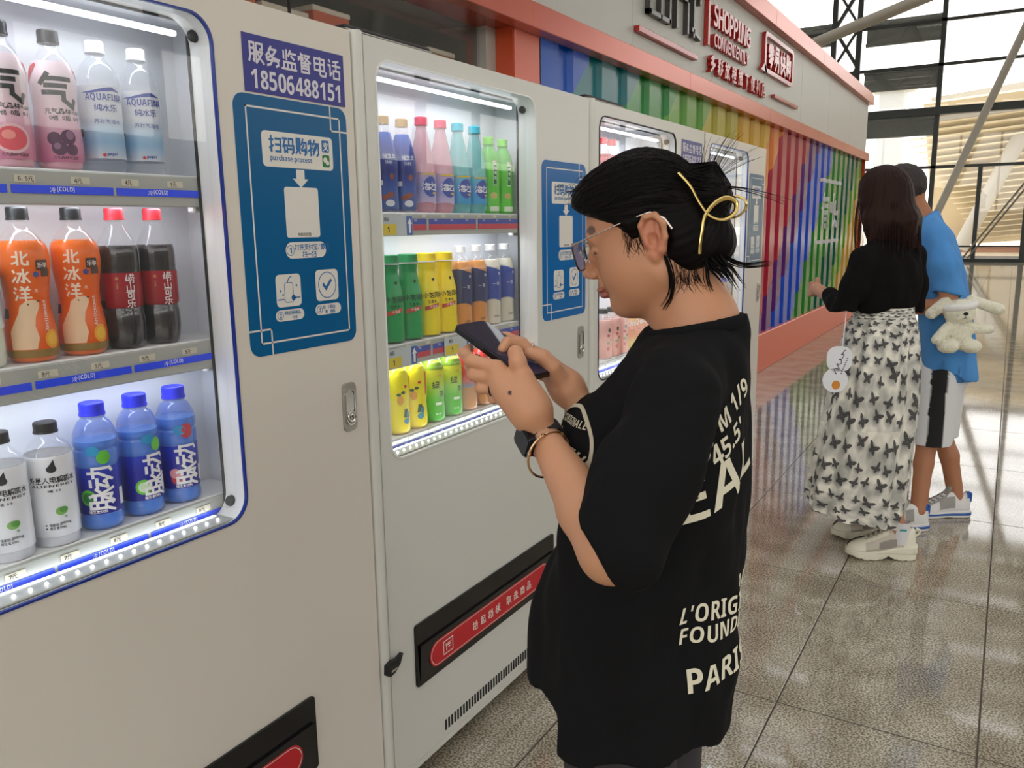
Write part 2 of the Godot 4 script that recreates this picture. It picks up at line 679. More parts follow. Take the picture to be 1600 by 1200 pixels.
# signed-distance surface as surface nets: one vertex in each crossed cell, one quad round each crossed edge
func nets(b: MB, f: Callable, lo: Vector3, hi: Vector3, cell: float, tint = null, slack := 1.25) -> void:
	var nx := int(ceil((hi.x - lo.x) / cell)) + 1
	var ny := int(ceil((hi.y - lo.y) / cell)) + 1
	var nz := int(ceil((hi.z - lo.z) / cell)) + 1
	var d := PackedFloat32Array()
	d.resize(nx * ny * nz)
	d.fill(9.0)
	var B := 5
	var half := B * cell * 0.5 * 1.7321 * slack + cell
	for bz in range(0, nz, B):
		for by in range(0, ny, B):
			for bx in range(0, nx, B):
				var mid := lo + Vector3(bx + B * 0.5, by + B * 0.5, bz + B * 0.5) * cell
				var dm: float = f.call(mid)
				if absf(dm) > half:
					if dm < 0.0:
						for z in range(bz, mini(bz + B, nz)):
							for y in range(by, mini(by + B, ny)):
								for x in range(bx, mini(bx + B, nx)):
									d[(z * ny + y) * nx + x] = -9.0
					continue
				for z in range(bz, mini(bz + B, nz)):
					for y in range(by, mini(by + B, ny)):
						for x in range(bx, mini(bx + B, nx)):
							d[(z * ny + y) * nx + x] = f.call(lo + Vector3(x, y, z) * cell)
	var id := {}
	var ex := [0, 1, 0, 1, 0, 1, 0, 1]
	var ey := [0, 0, 1, 1, 0, 0, 1, 1]
	var ez := [0, 0, 0, 0, 1, 1, 1, 1]
	var edges := [[0, 1], [2, 3], [4, 5], [6, 7], [0, 2], [1, 3], [4, 6], [5, 7], [0, 4], [1, 5], [2, 6], [3, 7]]
	var off := []
	for k in 8:
		off.append((ez[k] * ny + ey[k]) * nx + ex[k])
	var g := cell * 0.5
	for z in nz - 1:
		for y in ny - 1:
			var row := (z * ny + y) * nx
			for x in nx - 1:
				var p := row + x
				var s := 0
				for k in 8:
					if d[p + off[k]] < 0.0:
						s += 1
				if s == 0 or s == 8:
					continue
				var sum := Vector3.ZERO
				var cnt := 0
				for e in edges:
					var a: float = d[p + off[e[0]]]
					var c: float = d[p + off[e[1]]]
					if (a < 0.0) != (c < 0.0):
						var t := a / (a - c)
						sum += Vector3(ex[e[0]], ey[e[0]], ez[e[0]]).lerp(Vector3(ex[e[1]], ey[e[1]], ez[e[1]]), t)
						cnt += 1
				var q := lo + (Vector3(x, y, z) + sum / cnt) * cell
				var f0: float = f.call(q)
				var nn := Vector3(f.call(q + Vector3(g, 0, 0)) - f0, f.call(q + Vector3(0, g, 0)) - f0, f.call(q + Vector3(0, 0, g)) - f0)
				nn = nn.normalized() if nn.length_squared() > 1e-14 else Vector3.UP
				if tint != null:
					b.col = tint.call(q, nn)
				id[p] = b.vert(q, nn)
	var ax := [1, nx, nx * ny]
	for p in id:
		var x: int = p % nx
		var y: int = (p / nx) % ny
		var z: int = p / (nx * ny)
		for k in 3:
			var o1: int = ax[(k + 1) % 3]
			var o2: int = ax[(k + 2) % 3]
			var c1: int = [x, y, z][(k + 1) % 3]
			var c2: int = [x, y, z][(k + 2) % 3]
			if c1 == 0 or c2 == 0:
				continue
			if (d[p] < 0.0) == (d[p + ax[k]] < 0.0):
				continue
			if id.has(p - o1) and id.has(p - o2) and id.has(p - o1 - o2):
				b.face(id[p], id[p - o1], id[p - o1 - o2])
				b.face(id[p], id[p - o1 - o2], id[p - o2])


static func smin(a: float, b: float, k: float) -> float:
	var h := maxf(k - absf(a - b), 0.0) / k
	return minf(a, b) - h * h * k * 0.25


static func smax(a: float, b: float, k: float) -> float:
	return -smin(-a, -b, k)


# distance to a capsule whose radius runs from ra to rb
static func cap(p: Vector3, a: Vector3, b: Vector3, ra: float, rb: float) -> float:
	var d := b - a
	var t := clampf((p - a).dot(d) / maxf(d.length_squared(), 1e-9), 0.0, 1.0)
	return (p - a - d * t).length() - lerpf(ra, rb, t)


static func ell(p: Vector3, c: Vector3, r: Vector3) -> float:
	var q := (p - c) / r
	var k := q.length()
	var m := (q / r).length()
	return k * (k - 1.0) / maxf(m, 1e-6)


# runs of capsules: each bone is [a, b, ra, rb, k]
static func bones(p: Vector3, list: Array, d: float) -> float:
	for e in list:
		d = smin(d, cap(p, e[0], e[1], e[2], e[3]), e[4])
	return d


# ------------------------------------------------------------------ materials of the place
func make_materials() -> void:
	# polished speckled granite
	var g := mat("granite", Color(1, 1, 1), 0.055)
	g.metallic_specular = 0.72
	g.albedo_texture = noise_tex(0.085, FastNoiseLite.TYPE_SIMPLEX, 4, [0.0, 0.30, 0.42, 0.54, 0.68, 1.0], [c8(106, 99, 86), c8(130, 123, 109), c8(159, 152, 137), c8(184, 177, 161), c8(206, 199, 184), c8(226, 220, 207)], 1024, 5)
	g.uv1_triplanar = true
	g.uv1_world_triplanar = true
	g.uv1_scale = Vector3.ONE * 1.1
	g.detail_enabled = true
	g.detail_blend_mode = BaseMaterial3D.BLEND_MODE_MUL
	g.detail_uv_layer = BaseMaterial3D.DETAIL_UV_1
	g.detail_albedo = noise_tex(0.006, FastNoiseLite.TYPE_SIMPLEX, 2, [0.0, 1.0], [c8(214, 208, 198), c8(255, 253, 248)], 512, 9)
	mat("grout", c8(70, 62, 50), 0.8)
	mat("steel_dark", c8(62, 66, 66), 0.45, 0.3)
	mat("steel_grey", c8(118, 116, 110), 0.45, 0.2)
	mat("steel_pale", c8(176, 170, 158), 0.5, 0.0)
	glass("window_glass", c8(225, 235, 230), 0.06)
	glass("shop_glass", c8(190, 200, 196), 0.05).metallic_specular = 0.9
	mat("concrete", c8(176, 170, 160), 0.8)
	mat("ceiling_panel", c8(205, 200, 190), 0.7)
	mat("cream_slat", c8(250, 240, 212), 0.6)
	mat("fascia", c8(186, 186, 178), 0.42, 0.15)
	mat("coral", c8(198, 104, 86), 0.26, 0.35)
	mat("coral_deep", c8(205, 84, 46), 0.35, 0.1)
	mat("letter_red", c8(172, 38, 32), 0.16)
	mat("letter_dark", c8(70, 68, 64), 0.25, 0.2)
	var w := mat("warm_white", c8(227, 220, 207), 0.32)
	w.metallic_specular = 0.45
	mat("cool_white", c8(218, 217, 208), 0.22)
	mat("edge_white", c8(236, 236, 232), 0.3)
	mat("cavity_white", c8(236, 239, 244), 0.35)
	mat("rubber_black", c8(22, 22, 24), 0.55)
	mat("trim_blue", c8(20, 48, 140), 0.3)
	mat("rail_grey", c8(176, 178, 170), 0.35)
	mat("chrome", c8(205, 203, 198), 0.18, 1.0)
	mat("brushed_steel", c8(176, 172, 164), 0.32, 0.9)
	glass("door_glass", c8(232, 240, 240), 0.03).metallic_specular = 0.5
	glow("led_white", Color(0.94, 0.97, 1.0), 1.6)
	vcol("print", 0.42)
	mat("ink", c8(40, 36, 34), 0.6)
	vcol("vcol_gloss", 0.2)
	vcol("vcol_rough", 0.75)


func bar(parent: Node, called: String, a: Vector3, b: Vector3, w: float, h: float, m: Material, bev := 0.0) -> MeshInstance3D:
	var d := b - a
	var mesh := box_mesh(Vector3(w, h, d.length()), bev)
	var o := part(parent, called, mesh, m, (a + b) * 0.5)
	var up := Vector3.UP if absf(d.normalized().y) < 0.99 else Vector3.RIGHT
	o.basis = Basis.looking_at(d.normalized(), up)
	return o


func pipe(parent: Node, called: String, a: Vector3, b: Vector3, r: float, m: Material) -> MeshInstance3D:
	var t := MB.new()
	t.tube([Vector3.ZERO, b - a], r, 14)
	return part(parent, called, t.mesh(), m, a)


# ------------------------------------------------------------------ the hall: floor, glazed walls, roof
func build_hall() -> void:
	var g: Material = mats.granite
	var floor_ := structure("floor", "polished beige granite floor of large tiles")
	part(floor_, "slab", box_mesh(Vector3(40, 0.3, 60)), mats.grout, Vector3(0, -0.1508, -10))
	var tw := 0.54
	var tl := 1.036
	var tile := box_mesh(Vector3(tw - 0.0045, 0.01, tl - 0.0045), 0.0012)
	var rest := MB.new()
	var count := 0
	for iz in range(-16, 36):
		for ix in range(-26, 30):
			var x := 0.035 + (ix + 0.5) * tw
			var z := -2.39 - (iz + 0.5) * tl
			if z < -33.9 or z > 13.0:
				continue
			var shown := x > -2.0 and x < 2.9 and z < 1.4 and z > -13.5 and count < 300
			if shown:
				part(floor_, "tile", tile, g, Vector3(x, -0.005, z))
				count += 1
			else:
				rest.box(Vector3(x, -0.005, z), Vector3(tw - 0.0045, 0.01, tl - 0.0045))
	var r := part(floor_, "tiles_beyond", rest.mesh(), g)
	r.set_meta("kind", "stuff")

	# glazed wall at the far end
	var dark: Material = mats.steel_dark
	var far := structure("wall_far", "glazed end wall of the hall with dark steel frame")
	var Z := -34.0
	for x in [-12.2, -9.07, -2.7, 0.29, 3.3, 6.3, 9.3, 12.3]:
		bar(far, "mullion", Vector3(x, 0, Z), Vector3(x, 11, Z), 0.12, 0.16, dark)
	for x in [-4.2, -1.2, 1.8, 4.8, 7.8]:
		bar(far, "mullion", Vector3(x, 0, Z), Vector3(x, 3.36, Z), 0.1, 0.14, dark)
	for y in [3.36, 6.87, 8.35]:
		bar(far, "transom", Vector3(-13, y, Z), Vector3(13, y, Z), 0.12, 0.1, dark)
	bar(far, "transom", Vector3(-13, 5.3, Z), Vector3(13, 5.3, Z), 0.3, 0.26, dark)
	bar(far, "transom", Vector3(-13, 0.55, Z), Vector3(13, 0.55, Z), 0.1, 0.06, dark)
	bar(far, "sill", Vector3(-13, 0.06, Z), Vector3(13, 0.06, Z), 0.2, 0.12, dark)
	var xs := [-12.2, -9.07, -5.85, -2.7, 0.29, 3.3, 6.3, 9.3, 12.3]
	var ys := [0.12, 3.36, 5.3, 6.87, 8.35, 11.0]
	for k in xs.size() - 1:
		for j in ys.size() - 1:
			var w: float = xs[k + 1] - xs[k]
			var h: float = ys[j + 1] - ys[j]
			part(far, "pane", box_mesh(Vector3(w, h, 0.012)), mats.window_glass, Vector3((xs[k] + xs[k + 1]) * 0.5, (ys[j] + ys[j + 1]) * 0.5, Z - 0.03))
	# lattice column and truss girders behind the glass
	for x in [-6.28, -5.42]:
		bar(far, "column_chord", Vector3(x, 0, Z + 0.3), Vector3(x, 11, Z + 0.3), 0.16, 0.18, dark)
	for k in 8:
		var s := 1.0 if k % 2 == 0 else -1.0
		bar(far, "column_brace", Vector3(-5.85 - 0.43 * s, k * 1.4, Z + 0.3), Vector3(-5.85 + 0.43 * s, (k + 1) * 1.4, Z + 0.3), 0.12, 0.12, dark)
		bar(far, "column_brace", Vector3(-5.85 + 0.43 * s, k * 1.4, Z + 0.32), Vector3(-5.85 - 0.43 * s, (k + 1) * 1.4, Z + 0.32), 0.09, 0.09, dark)
	for sec in [[-5.3, -2.75, 8.62, 7.86], [-5.3, -2.75, 6.88, 6.25], [-12.0, -6.4, 8.72, 8.05], [-5.3, -2.75, 5.15, 4.58]]:
		var x0: float = sec[0]
		var x1: float = sec[1]
		bar(far, "truss_chord", Vector3(x0, sec[2], Z - 0.5), Vector3(x1, sec[2], Z - 0.5), 0.14, 0.12, dark)
		bar(far, "truss_chord", Vector3(x0, sec[3], Z - 0.5), Vector3(x1, sec[3], Z - 0.5), 0.14, 0.12, dark)
		part(far, "truss_web_plate", box_mesh(Vector3(x1 - x0, absf(sec[2] - sec[3]) - 0.06, 0.04)), mat("plate_dark", c8(70, 72, 70), 0.6), Vector3((x0 + x1) * 0.5, (sec[2] + sec[3]) * 0.5, Z - 0.62))
		for k in 5:
			var xa := lerpf(x0, x1, k / 5.0)
			var xb := lerpf(x0, x1, (k + 1) / 5.0)
			bar(far, "truss_web", Vector3(xa, sec[3 if k % 2 == 0 else 2], Z - 0.5), Vector3(xb, sec[2 if k % 2 == 0 else 3], Z - 0.5), 0.07, 0.06, dark)
	# thin rods that tie the wall
	for o in [0.0, 0.16]:
		pipe(far, "tie_rod", Vector3(0.95 + o, 3.9, Z + 0.5), Vector3(-1.5 + o, 0.15, Z + 0.5), 0.03, mats.steel_grey)
	# big inclined tubes that carry the roof
	pipe(far, "brace_tube", Vector3(-8.6, 7.3, Z + 1.2), Vector3(-0.9, 9.6, Z + 1.2), 0.2, mats.steel_pale)
	pipe(far, "brace_tube", Vector3(0.95, 10.9, Z + 0.9), Vector3(-2.95, 0.2, Z + 0.9), 0.13, mats.steel_pale)

	# side wall to the right of the picture, mirrored in the machine doors and shop window
	var right := structure("wall_right", "glazed side wall of the hall")
	for k in 17:
		bar(right, "mullion", Vector3(12.5, 0, 12 - k * 2.9), Vector3(12.5, 11, 12 - k * 2.9), 0.2, 0.2, dark)
	for y in [0.1, 2.9, 5.3, 8.0, 10.9]:
		bar(right, "transom", Vector3(12.5, y, 13), Vector3(12.5, y, Z), 0.2, 0.5 if y == 5.3 else 0.2, dark)
	for k in 8:
		pipe(right, "brace_tube", Vector3(12.0, 0.1, 11 - k * 5.8), Vector3(12.0, 10.9, 8.1 - k * 5.8), 0.16, mats.steel_pale)
	for k in 16:
		part(right, "pane", box_mesh(Vector3(0.012, 10.8, 2.7)), mats.window_glass, Vector3(12.55, 5.5, 12 - (k + 0.5) * 2.9))
	for k in 16:
		part(right, "panel", box_mesh(Vector3(0.2, 3.3, 2.88), 0.01), mat("side_panel_grey", c8(112, 106, 98), 0.5), Vector3(12.4, 1.65, 12 - (k + 0.5) * 2.9))
	for k in 16:
		part(right, "upper_panel", box_mesh(Vector3(0.2, 4.3, 2.88), 0.01), mats.side_panel_grey, Vector3(12.4, 8.8, 12 - (k + 0.5) * 2.9))
	var near := structure("wall_near", "glazed end wall behind the camera")
	part(near, "panel", box_mesh(Vector3(27, 2.2, 0.3)), mats.ceiling_panel, Vector3(-0.5, 1.1, 13.2))
	part(near, "panel", box_mesh(Vector3(27, 2.4, 0.3)), mats.ceiling_panel, Vector3(-0.5, 9.8, 13.2))
	for k in 9:
		part(near, "pane", box_mesh(Vector3(2.9, 6.4, 0.012)), mats.window_glass, Vector3(-12.5 + k * 3.0 + 0.5, 5.4, 13.2))
		bar(near, "mullion", Vector3(-14 + k * 3.0 + 0.5, 2.2, 13.2), Vector3(-14 + k * 3.0 + 0.5, 8.6, 13.2), 0.12, 0.16, dark)
	var left := structure("wall_left", "plain side wall behind the shop")
	part(left, "panel", box_mesh(Vector3(0.3, 11, 47)), mats.ceiling_panel, Vector3(-13.4, 5.5, -10.4))
	# roof: opaque panels with skylights and slats between
	var top := structure("ceiling", "high hall roof of panels, slats and skylights")
	for k in 12:
		var zc := 11.0 - k * 4.0
		part(top, "panel", box_mesh(Vector3(27, 0.25, 2.0)), mats.ceiling_panel, Vector3(-0.5, 11.15, zc))
		part(top, "skylight_pane", box_mesh(Vector3(27, 0.012, 2.0)), mats.window_glass, Vector3(-0.5, 11.2, zc - 2.0))
		for j in 4:
			bar(top, "slat", Vector3(-13, 10.9, zc - 1.25 - j * 0.5), Vector3(12.5, 10.9, zc - 1.25 - j * 0.5), 0.09, 0.22, mats.steel_pale)
	for k in 8:
		bar(top, "beam", Vector3(-11.5 + k * 3.2, 10.6, 13), Vector3(-11.5 + k * 3.2, 10.6, Z), 0.3, 0.45, mats.steel_grey)


# ------------------------------------------------------------------ what shows through the far wall
func build_outside() -> void:
	var yard := structure("ground_outside", "pale sunlit ground beyond the end wall")
	part(yard, "slab", box_mesh(Vector3(120, 0.2, 90)), mat("yard", c8(214, 200, 176), 0.9), Vector3(0, -0.45, -82))
	var rails := thing("railway_track", "rusty rails of two tracks beyond the end wall", "track", Vector3(0, -0.35, -55))
	for k in 4:
		bar(rails, "rail", Vector3(-30, 0.08, -k * 2.2), Vector3(30, 0.08, -k * 2.2), 0.09, 0.14, mat("rust", c8(168, 120, 92), 0.7))
	var roof := thing("platform_canopy", "cream slatted platform canopy seen through the end wall", "canopy", Vector3(4.0, 0, -48))
	for k in 22:
		var y := 7.1 - k * 0.29
		var z := -k * 0.55
		bar(roof, "slat", Vector3(-9.5 + k * 0.18, y - 0.9, z), Vector3(12, y + 0.8, z), 0.5, 0.06, mats.cream_slat)
	var deck := part(roof, "deck", box_mesh(Vector3(22, 0.1, 15.5)), mat("deck_beige", c8(240, 226, 194), 0.7), Vector3(2.6, 4.3, -6.0))
	deck.rotation = Vector3(-0.485, 0, 0.08)
	for k in 3:
		pipe(roof, "inclined_column", Vector3(-6.4 + k * 6.0, 0, -2), Vector3(-3.4 + k * 6.0, 7.4, -2), 0.38, mats.steel_pale)
	bar(roof, "edge_beam", Vector3(-9.6, 6.3, 0.4), Vector3(12, 8.0, 0.4), 0.2, 0.24, mats.steel_pale)
	var slab := thing("roof_overhang", "grey roof overhang seen through the upper panes", "roof", Vector3(6.0, 8.0, -50))
	var ov := part(slab, "slab", box_mesh(Vector3(20.5, 1.5, 1.2)), mats.steel_pale, Vector3.ZERO)
	ov.rotation.z = 0.10
	var tower := thing("concrete_pylon", "pale concrete pylon beyond the end wall", "pylon", Vector3(-6.4, -0.4, -52))
	part(tower, "shaft", box_mesh(Vector3(1.3, 9.0, 1.3), 0.05), mat("pylon", c8(196, 198, 196), 0.8), Vector3(0, 4.5, 0))
	part(tower, "head", box_mesh(Vector3(2.2, 0.5, 2.0), 0.05), mats.pylon, Vector3(0, 9.2, 0))
	for k in 4:
		var pole := thing("catenary_pole", ["slim pale railway mast with a short arm, leftmost of four", "slim pale railway mast, second from the left", "slim pale railway mast, third from the left", "slim pale railway mast, rightmost of four"][k], "mast", Vector3(-2.2 + k * 1.7, -0.35, -62 - k * 3), 0.0, "railway masts beyond the end wall")
		pipe(pole, "post", Vector3.ZERO, Vector3(0, 5.0, 0), 0.09, mats.edge_white)
		pipe(pole, "arm", Vector3(0, 4.4, 0), Vector3(1.2, 4.6, 0), 0.05, mats.edge_white)


# ------------------------------------------------------------------ the shop kiosk behind the machines
func build_kiosk() -> void:
	var k := thing("shop_kiosk", "grey and coral shop kiosk with rainbow corrugated wall", "kiosk", Vector3(KIOSK_X, 0, -3.76), PI / 2)
	# local: x along the wall to the right (0 where the corrugation starts), y up, z out of the wall
	var L := 10.14
	var rx0 := -9.0
	var prof := [[0.0, 0.0], [0.19, 0.0], [0.212, -0.03], [0.338, -0.03], [0.36, 0.0]]
	var stops := [-3.4, -4.35, -5.05, -5.75, -6.5, -7.35, -8.38, -8.85, -10.15, -10.7, -11.66, -12.73, -13.6, -14.1, -15.0, -15.9]
	var cols := [c8(10, 86, 190), c8(8, 84, 184), c8(0, 112, 122), c8(42, 140, 62), c8(98, 160, 60), c8(176, 166, 52), c8(204, 158, 14), c8(216, 122, 40), c8(172, 38, 62), c8(96, 38, 120), c8(30, 82, 196), c8(44, 132, 48), c8(10, 96, 72), c8(96, 150, 42), c8(190, 150, 60), c8(214, 160, 20)]
	var ribs := int(L / 0.36)
	for r in ribs:
		var b := MB.new()
		for f in 4:
			var xa: float = prof[f][0]
			var xb: float = prof[f + 1][0]
			var za: float = prof[f][1]
			var zb: float = prof[f + 1][1]
			var nn := Vector3(-(zb - za), 0, xb - xa).normalized()
			# heights at which the painted colours change at both edges of this strip
			var wa := -3.76 - (r * 0.36 + xa)
			var wb := -3.76 - (r * 0.36 + xb)
			for s in stops.size():
				var upper: float = 99.0 if s == 0 else stops[s - 1]
				var lower: float = stops[s]
				var lo_a := clampf(2.37 - (lower - wa) / -1.05, 0.38, 2.46)
				var lo_b := clampf(2.37 - (lower - wb) / -1.05, 0.38, 2.46)
				var hi_a := clampf(2.37 - (upper - wa) / -1.05, 0.38, 2.46)
				var hi_b := clampf(2.37 - (upper - wb) / -1.05, 0.38, 2.46)
				if absf(hi_a - lo_a) + absf(hi_b - lo_b) < 0.002:
					continue
				b.col = cols[s].srgb_to_linear()
				b.quad(Vector3(xa, minf(lo_a, hi_a), za), Vector3(xb, minf(lo_b, hi_b), zb), Vector3(xb, maxf(lo_b, hi_b), zb), Vector3(xa, maxf(lo_a, hi_a), za), nn)
		part(k, "corrugated_rib", b.mesh(), vcol("corrugated_paint", 0.2, 0.0), Vector3(r * 0.36, 0, 0))
	mats.corrugated_paint.metallic_specular = 0.42
	# white painted sign across the ribs
	var sheet := func(p: Vector3) -> float:
		var u := fposmod(p.x, 0.36)
		for f in 4:
			if u <= prof[f + 1][0]:
				return p.z - lerpf(prof[f][1], prof[f + 1][1], (u - prof[f][0]) / (prof[f + 1][0] - prof[f][0]))
		return p.z
	var pf := MB.new()
	pf.quad(Vector3(0, 0.6, 0), Vector3(1.5, 0.6, 0), Vector3(1.5, 0.645, 0), Vector3(0, 0.645, 0), Vector3(0, 0, 1))
	pf.quad(Vector3(-0.2, -0.16, 0), Vector3(1.5, -0.16, 0), Vector3(1.5, -0.115, 0), Vector3(-0.2, -0.115, 0), Vector3(0, 0, 1))
	han(pf, "信快", 0.42, Vector3(0.1, 0.06, 0), 1.6, 0.14)
	part(k, "painted_sign", drape(pf, sheet, Vector3(7.1, 1.35, 0), Vector3.RIGHT, Vector3.UP, Vector3(0, 0, -1), 0.0015).mesh(), mat("paint_white", c8(206, 206, 206), 0.5))
	# core behind the sheet, kick board, end post
	part(k, "wall_core", box_mesh(Vector3(L, 2.3, 2.8)), mats.fascia, Vector3(L * 0.5, 1.2, -1.5))
	part(k, "kick_board", box_mesh(Vector3(L + 0.06, 0.38, 0.1), 0.006), mat("kick", c8(222, 92, 62), 0.3), Vector3(L * 0.5 + 0.03, 0.19, -0.02))
	part(k, "end_post", box_mesh(Vector3(0.06, 2.06, 0.14), 0.006), mat("end_red", c8(196, 56, 20), 0.35), Vector3(L + 0.03, 1.4, -0.03))
	# fascia of seamed panels between two coral trims
	var fl := L + 0.07 - rx0
	var step := 1.52
	var n := int(ceil(fl / step))
	for s in n:
		var w := minf(step, fl - s * step)
		part(k, "fascia_panel", box_mesh(Vector3(w - 0.004, 0.74, 0.05), 0.002), mats.fascia, Vector3(L + 0.07 - s * step - w * 0.5, 2.85, 0.0))
	part(k, "fascia_core", box_mesh(Vector3(fl, 0.86, 2.9)), mats.fascia, Vector3(rx0 + fl * 0.5, 2.87, -1.48))
	for row in [[2.425, 0.115, 0.055], [3.255, 0.13, 0.075]]:
		var x := rx0
		while x < L + 0.1:
			var w := minf(2.2, L + 0.12 - x)
			part(k, "coral_trim", box_mesh(Vector3(w - 0.003, row[1], 0.08), 0.003), mats.coral, Vector3(x + w * 0.5, row[0], row[2] - 0.02))
			x += 2.2
	part(k, "roof_cap", box_mesh(Vector3(fl + 0.05, 0.03, 3.0)), mats.coral, Vector3(rx0 + fl * 0.5, 3.335, -1.42))
	# shop window left of the corrugation
	var P: Material = mats.coral_deep
	var pil := part(k, "pillar", box_mesh(Vector3(0.24, 2.4, 0.18), 0.004), mats.coral, Vector3(-0.125, 1.2, -0.09))
	part(pil, "side_cladding", box_mesh(Vector3(0.006, 2.4, 0.17)), P, Vector3(-0.123, 0, -0.005))
	part(k, "jamb", box_mesh(Vector3(0.09, 2.4, 0.05)), mats.fascia, Vector3(-0.29, 1.2, -0.13))
	part(k, "soffit", box_mesh(Vector3(8.8, 0.03, 0.16)), mat("soffit_red", c8(150, 52, 36), 0.12), Vector3(-4.6, 2.385, -0.075))
	for s in 6:
		var wp := part(k, "window_pane", box_mesh(Vector3(1.2, 1.55, 0.008)), mats.shop_glass, Vector3(-0.34 - 0.6 - s * 1.206, 1.62, -0.14))
		if s < 5:
			part(wp, "joint", box_mesh(Vector3(0.006, 1.55, 0.01)), mats.rubber_black, Vector3(-0.603, 0, 0))
	part(k, "window_ledge", box_mesh(Vector3(8.6, 0.84, 0.1)), mats.fascia, Vector3(-4.6, 0.42, -0.18))
	part(k, "back_wall", box_mesh(Vector3(8.6, 2.4, 0.06)), mat("shop_back", c8(96, 88, 74), 0.7), Vector3(-4.6, 1.2, -1.2))
	part(k, "side_wall", box_mesh(Vector3(0.06, 2.4, 1.05)), mats.shop_back, Vector3(-0.25, 1.2, -0.7))
	part(k, "floor_board", box_mesh(Vector3(8.6, 0.05, 1.0)), mats.shop_back, Vector3(-4.6, 0.03, -0.72))
	part(k, "shelf_board", box_mesh(Vector3(3.2, 0.02, 0.24), 0.003), mats.rail_grey, Vector3(-1.96, 1.96, -0.32))
	# signs: raised letters on the fascia
	sign_letters(k)
	# boxes of goods behind the shop window
	var goods := [[-0.5, 0.2, 0.27, c8(150, 100, 40), "brown paper gift bag behind the shop window"], [-0.98, 0.2, 0.24, c8(74, 112, 170), "blue snack box behind the shop window"], [-1.22, 0.2, 0.3, c8(206, 84, 30), "tall orange snack box behind the shop window"], [-1.46, 0.22, 0.26, c8(206, 46, 30), "red snack box behind the shop window"], [-1.72, 0.24, 0.29, c8(226, 108, 30), "orange and white box behind the shop window"], [-2.0, 0.26, 0.27, c8(190, 40, 24), "wide red box behind the shop window"], [-2.3, 0.26, 0.3, c8(40, 62, 140), "navy snack box behind the shop window"], [-2.6, 0.28, 0.28, c8(214, 80, 26), "orange box at the far left behind the shop window"]]
	for gd in goods:
		var t := thing("gift_box", gd[4], "box", Vector3(KIOSK_X - 0.3, 1.97, -3.76 - gd[0]), PI / 2, "goods behind the shop window")
		part(t, "carton", box_mesh(Vector3(gd[1], gd[2], 0.12), 0.004), mat("carton%d" % int(gd[0] * -100), gd[3], 0.4), Vector3(0, gd[2] * 0.5, 0))
		var face := MB.new()
		face.prism(rrect(gd[1] * 0.6, gd[2] * 0.4, 0.01), 0, 0.001)
		part(t, "print_panel", face.mesh(), mat("carton_print", c8(232, 190, 90), 0.4), Vector3(0, gd[2] * 0.55, 0.0605))
		part(t, "lid", box_mesh(Vector3(gd[1] + 0.006, 0.02, 0.126), 0.003), mat("carton_lid", c8(236, 226, 205), 0.4), Vector3(0, gd[2] + 0.0, 0))


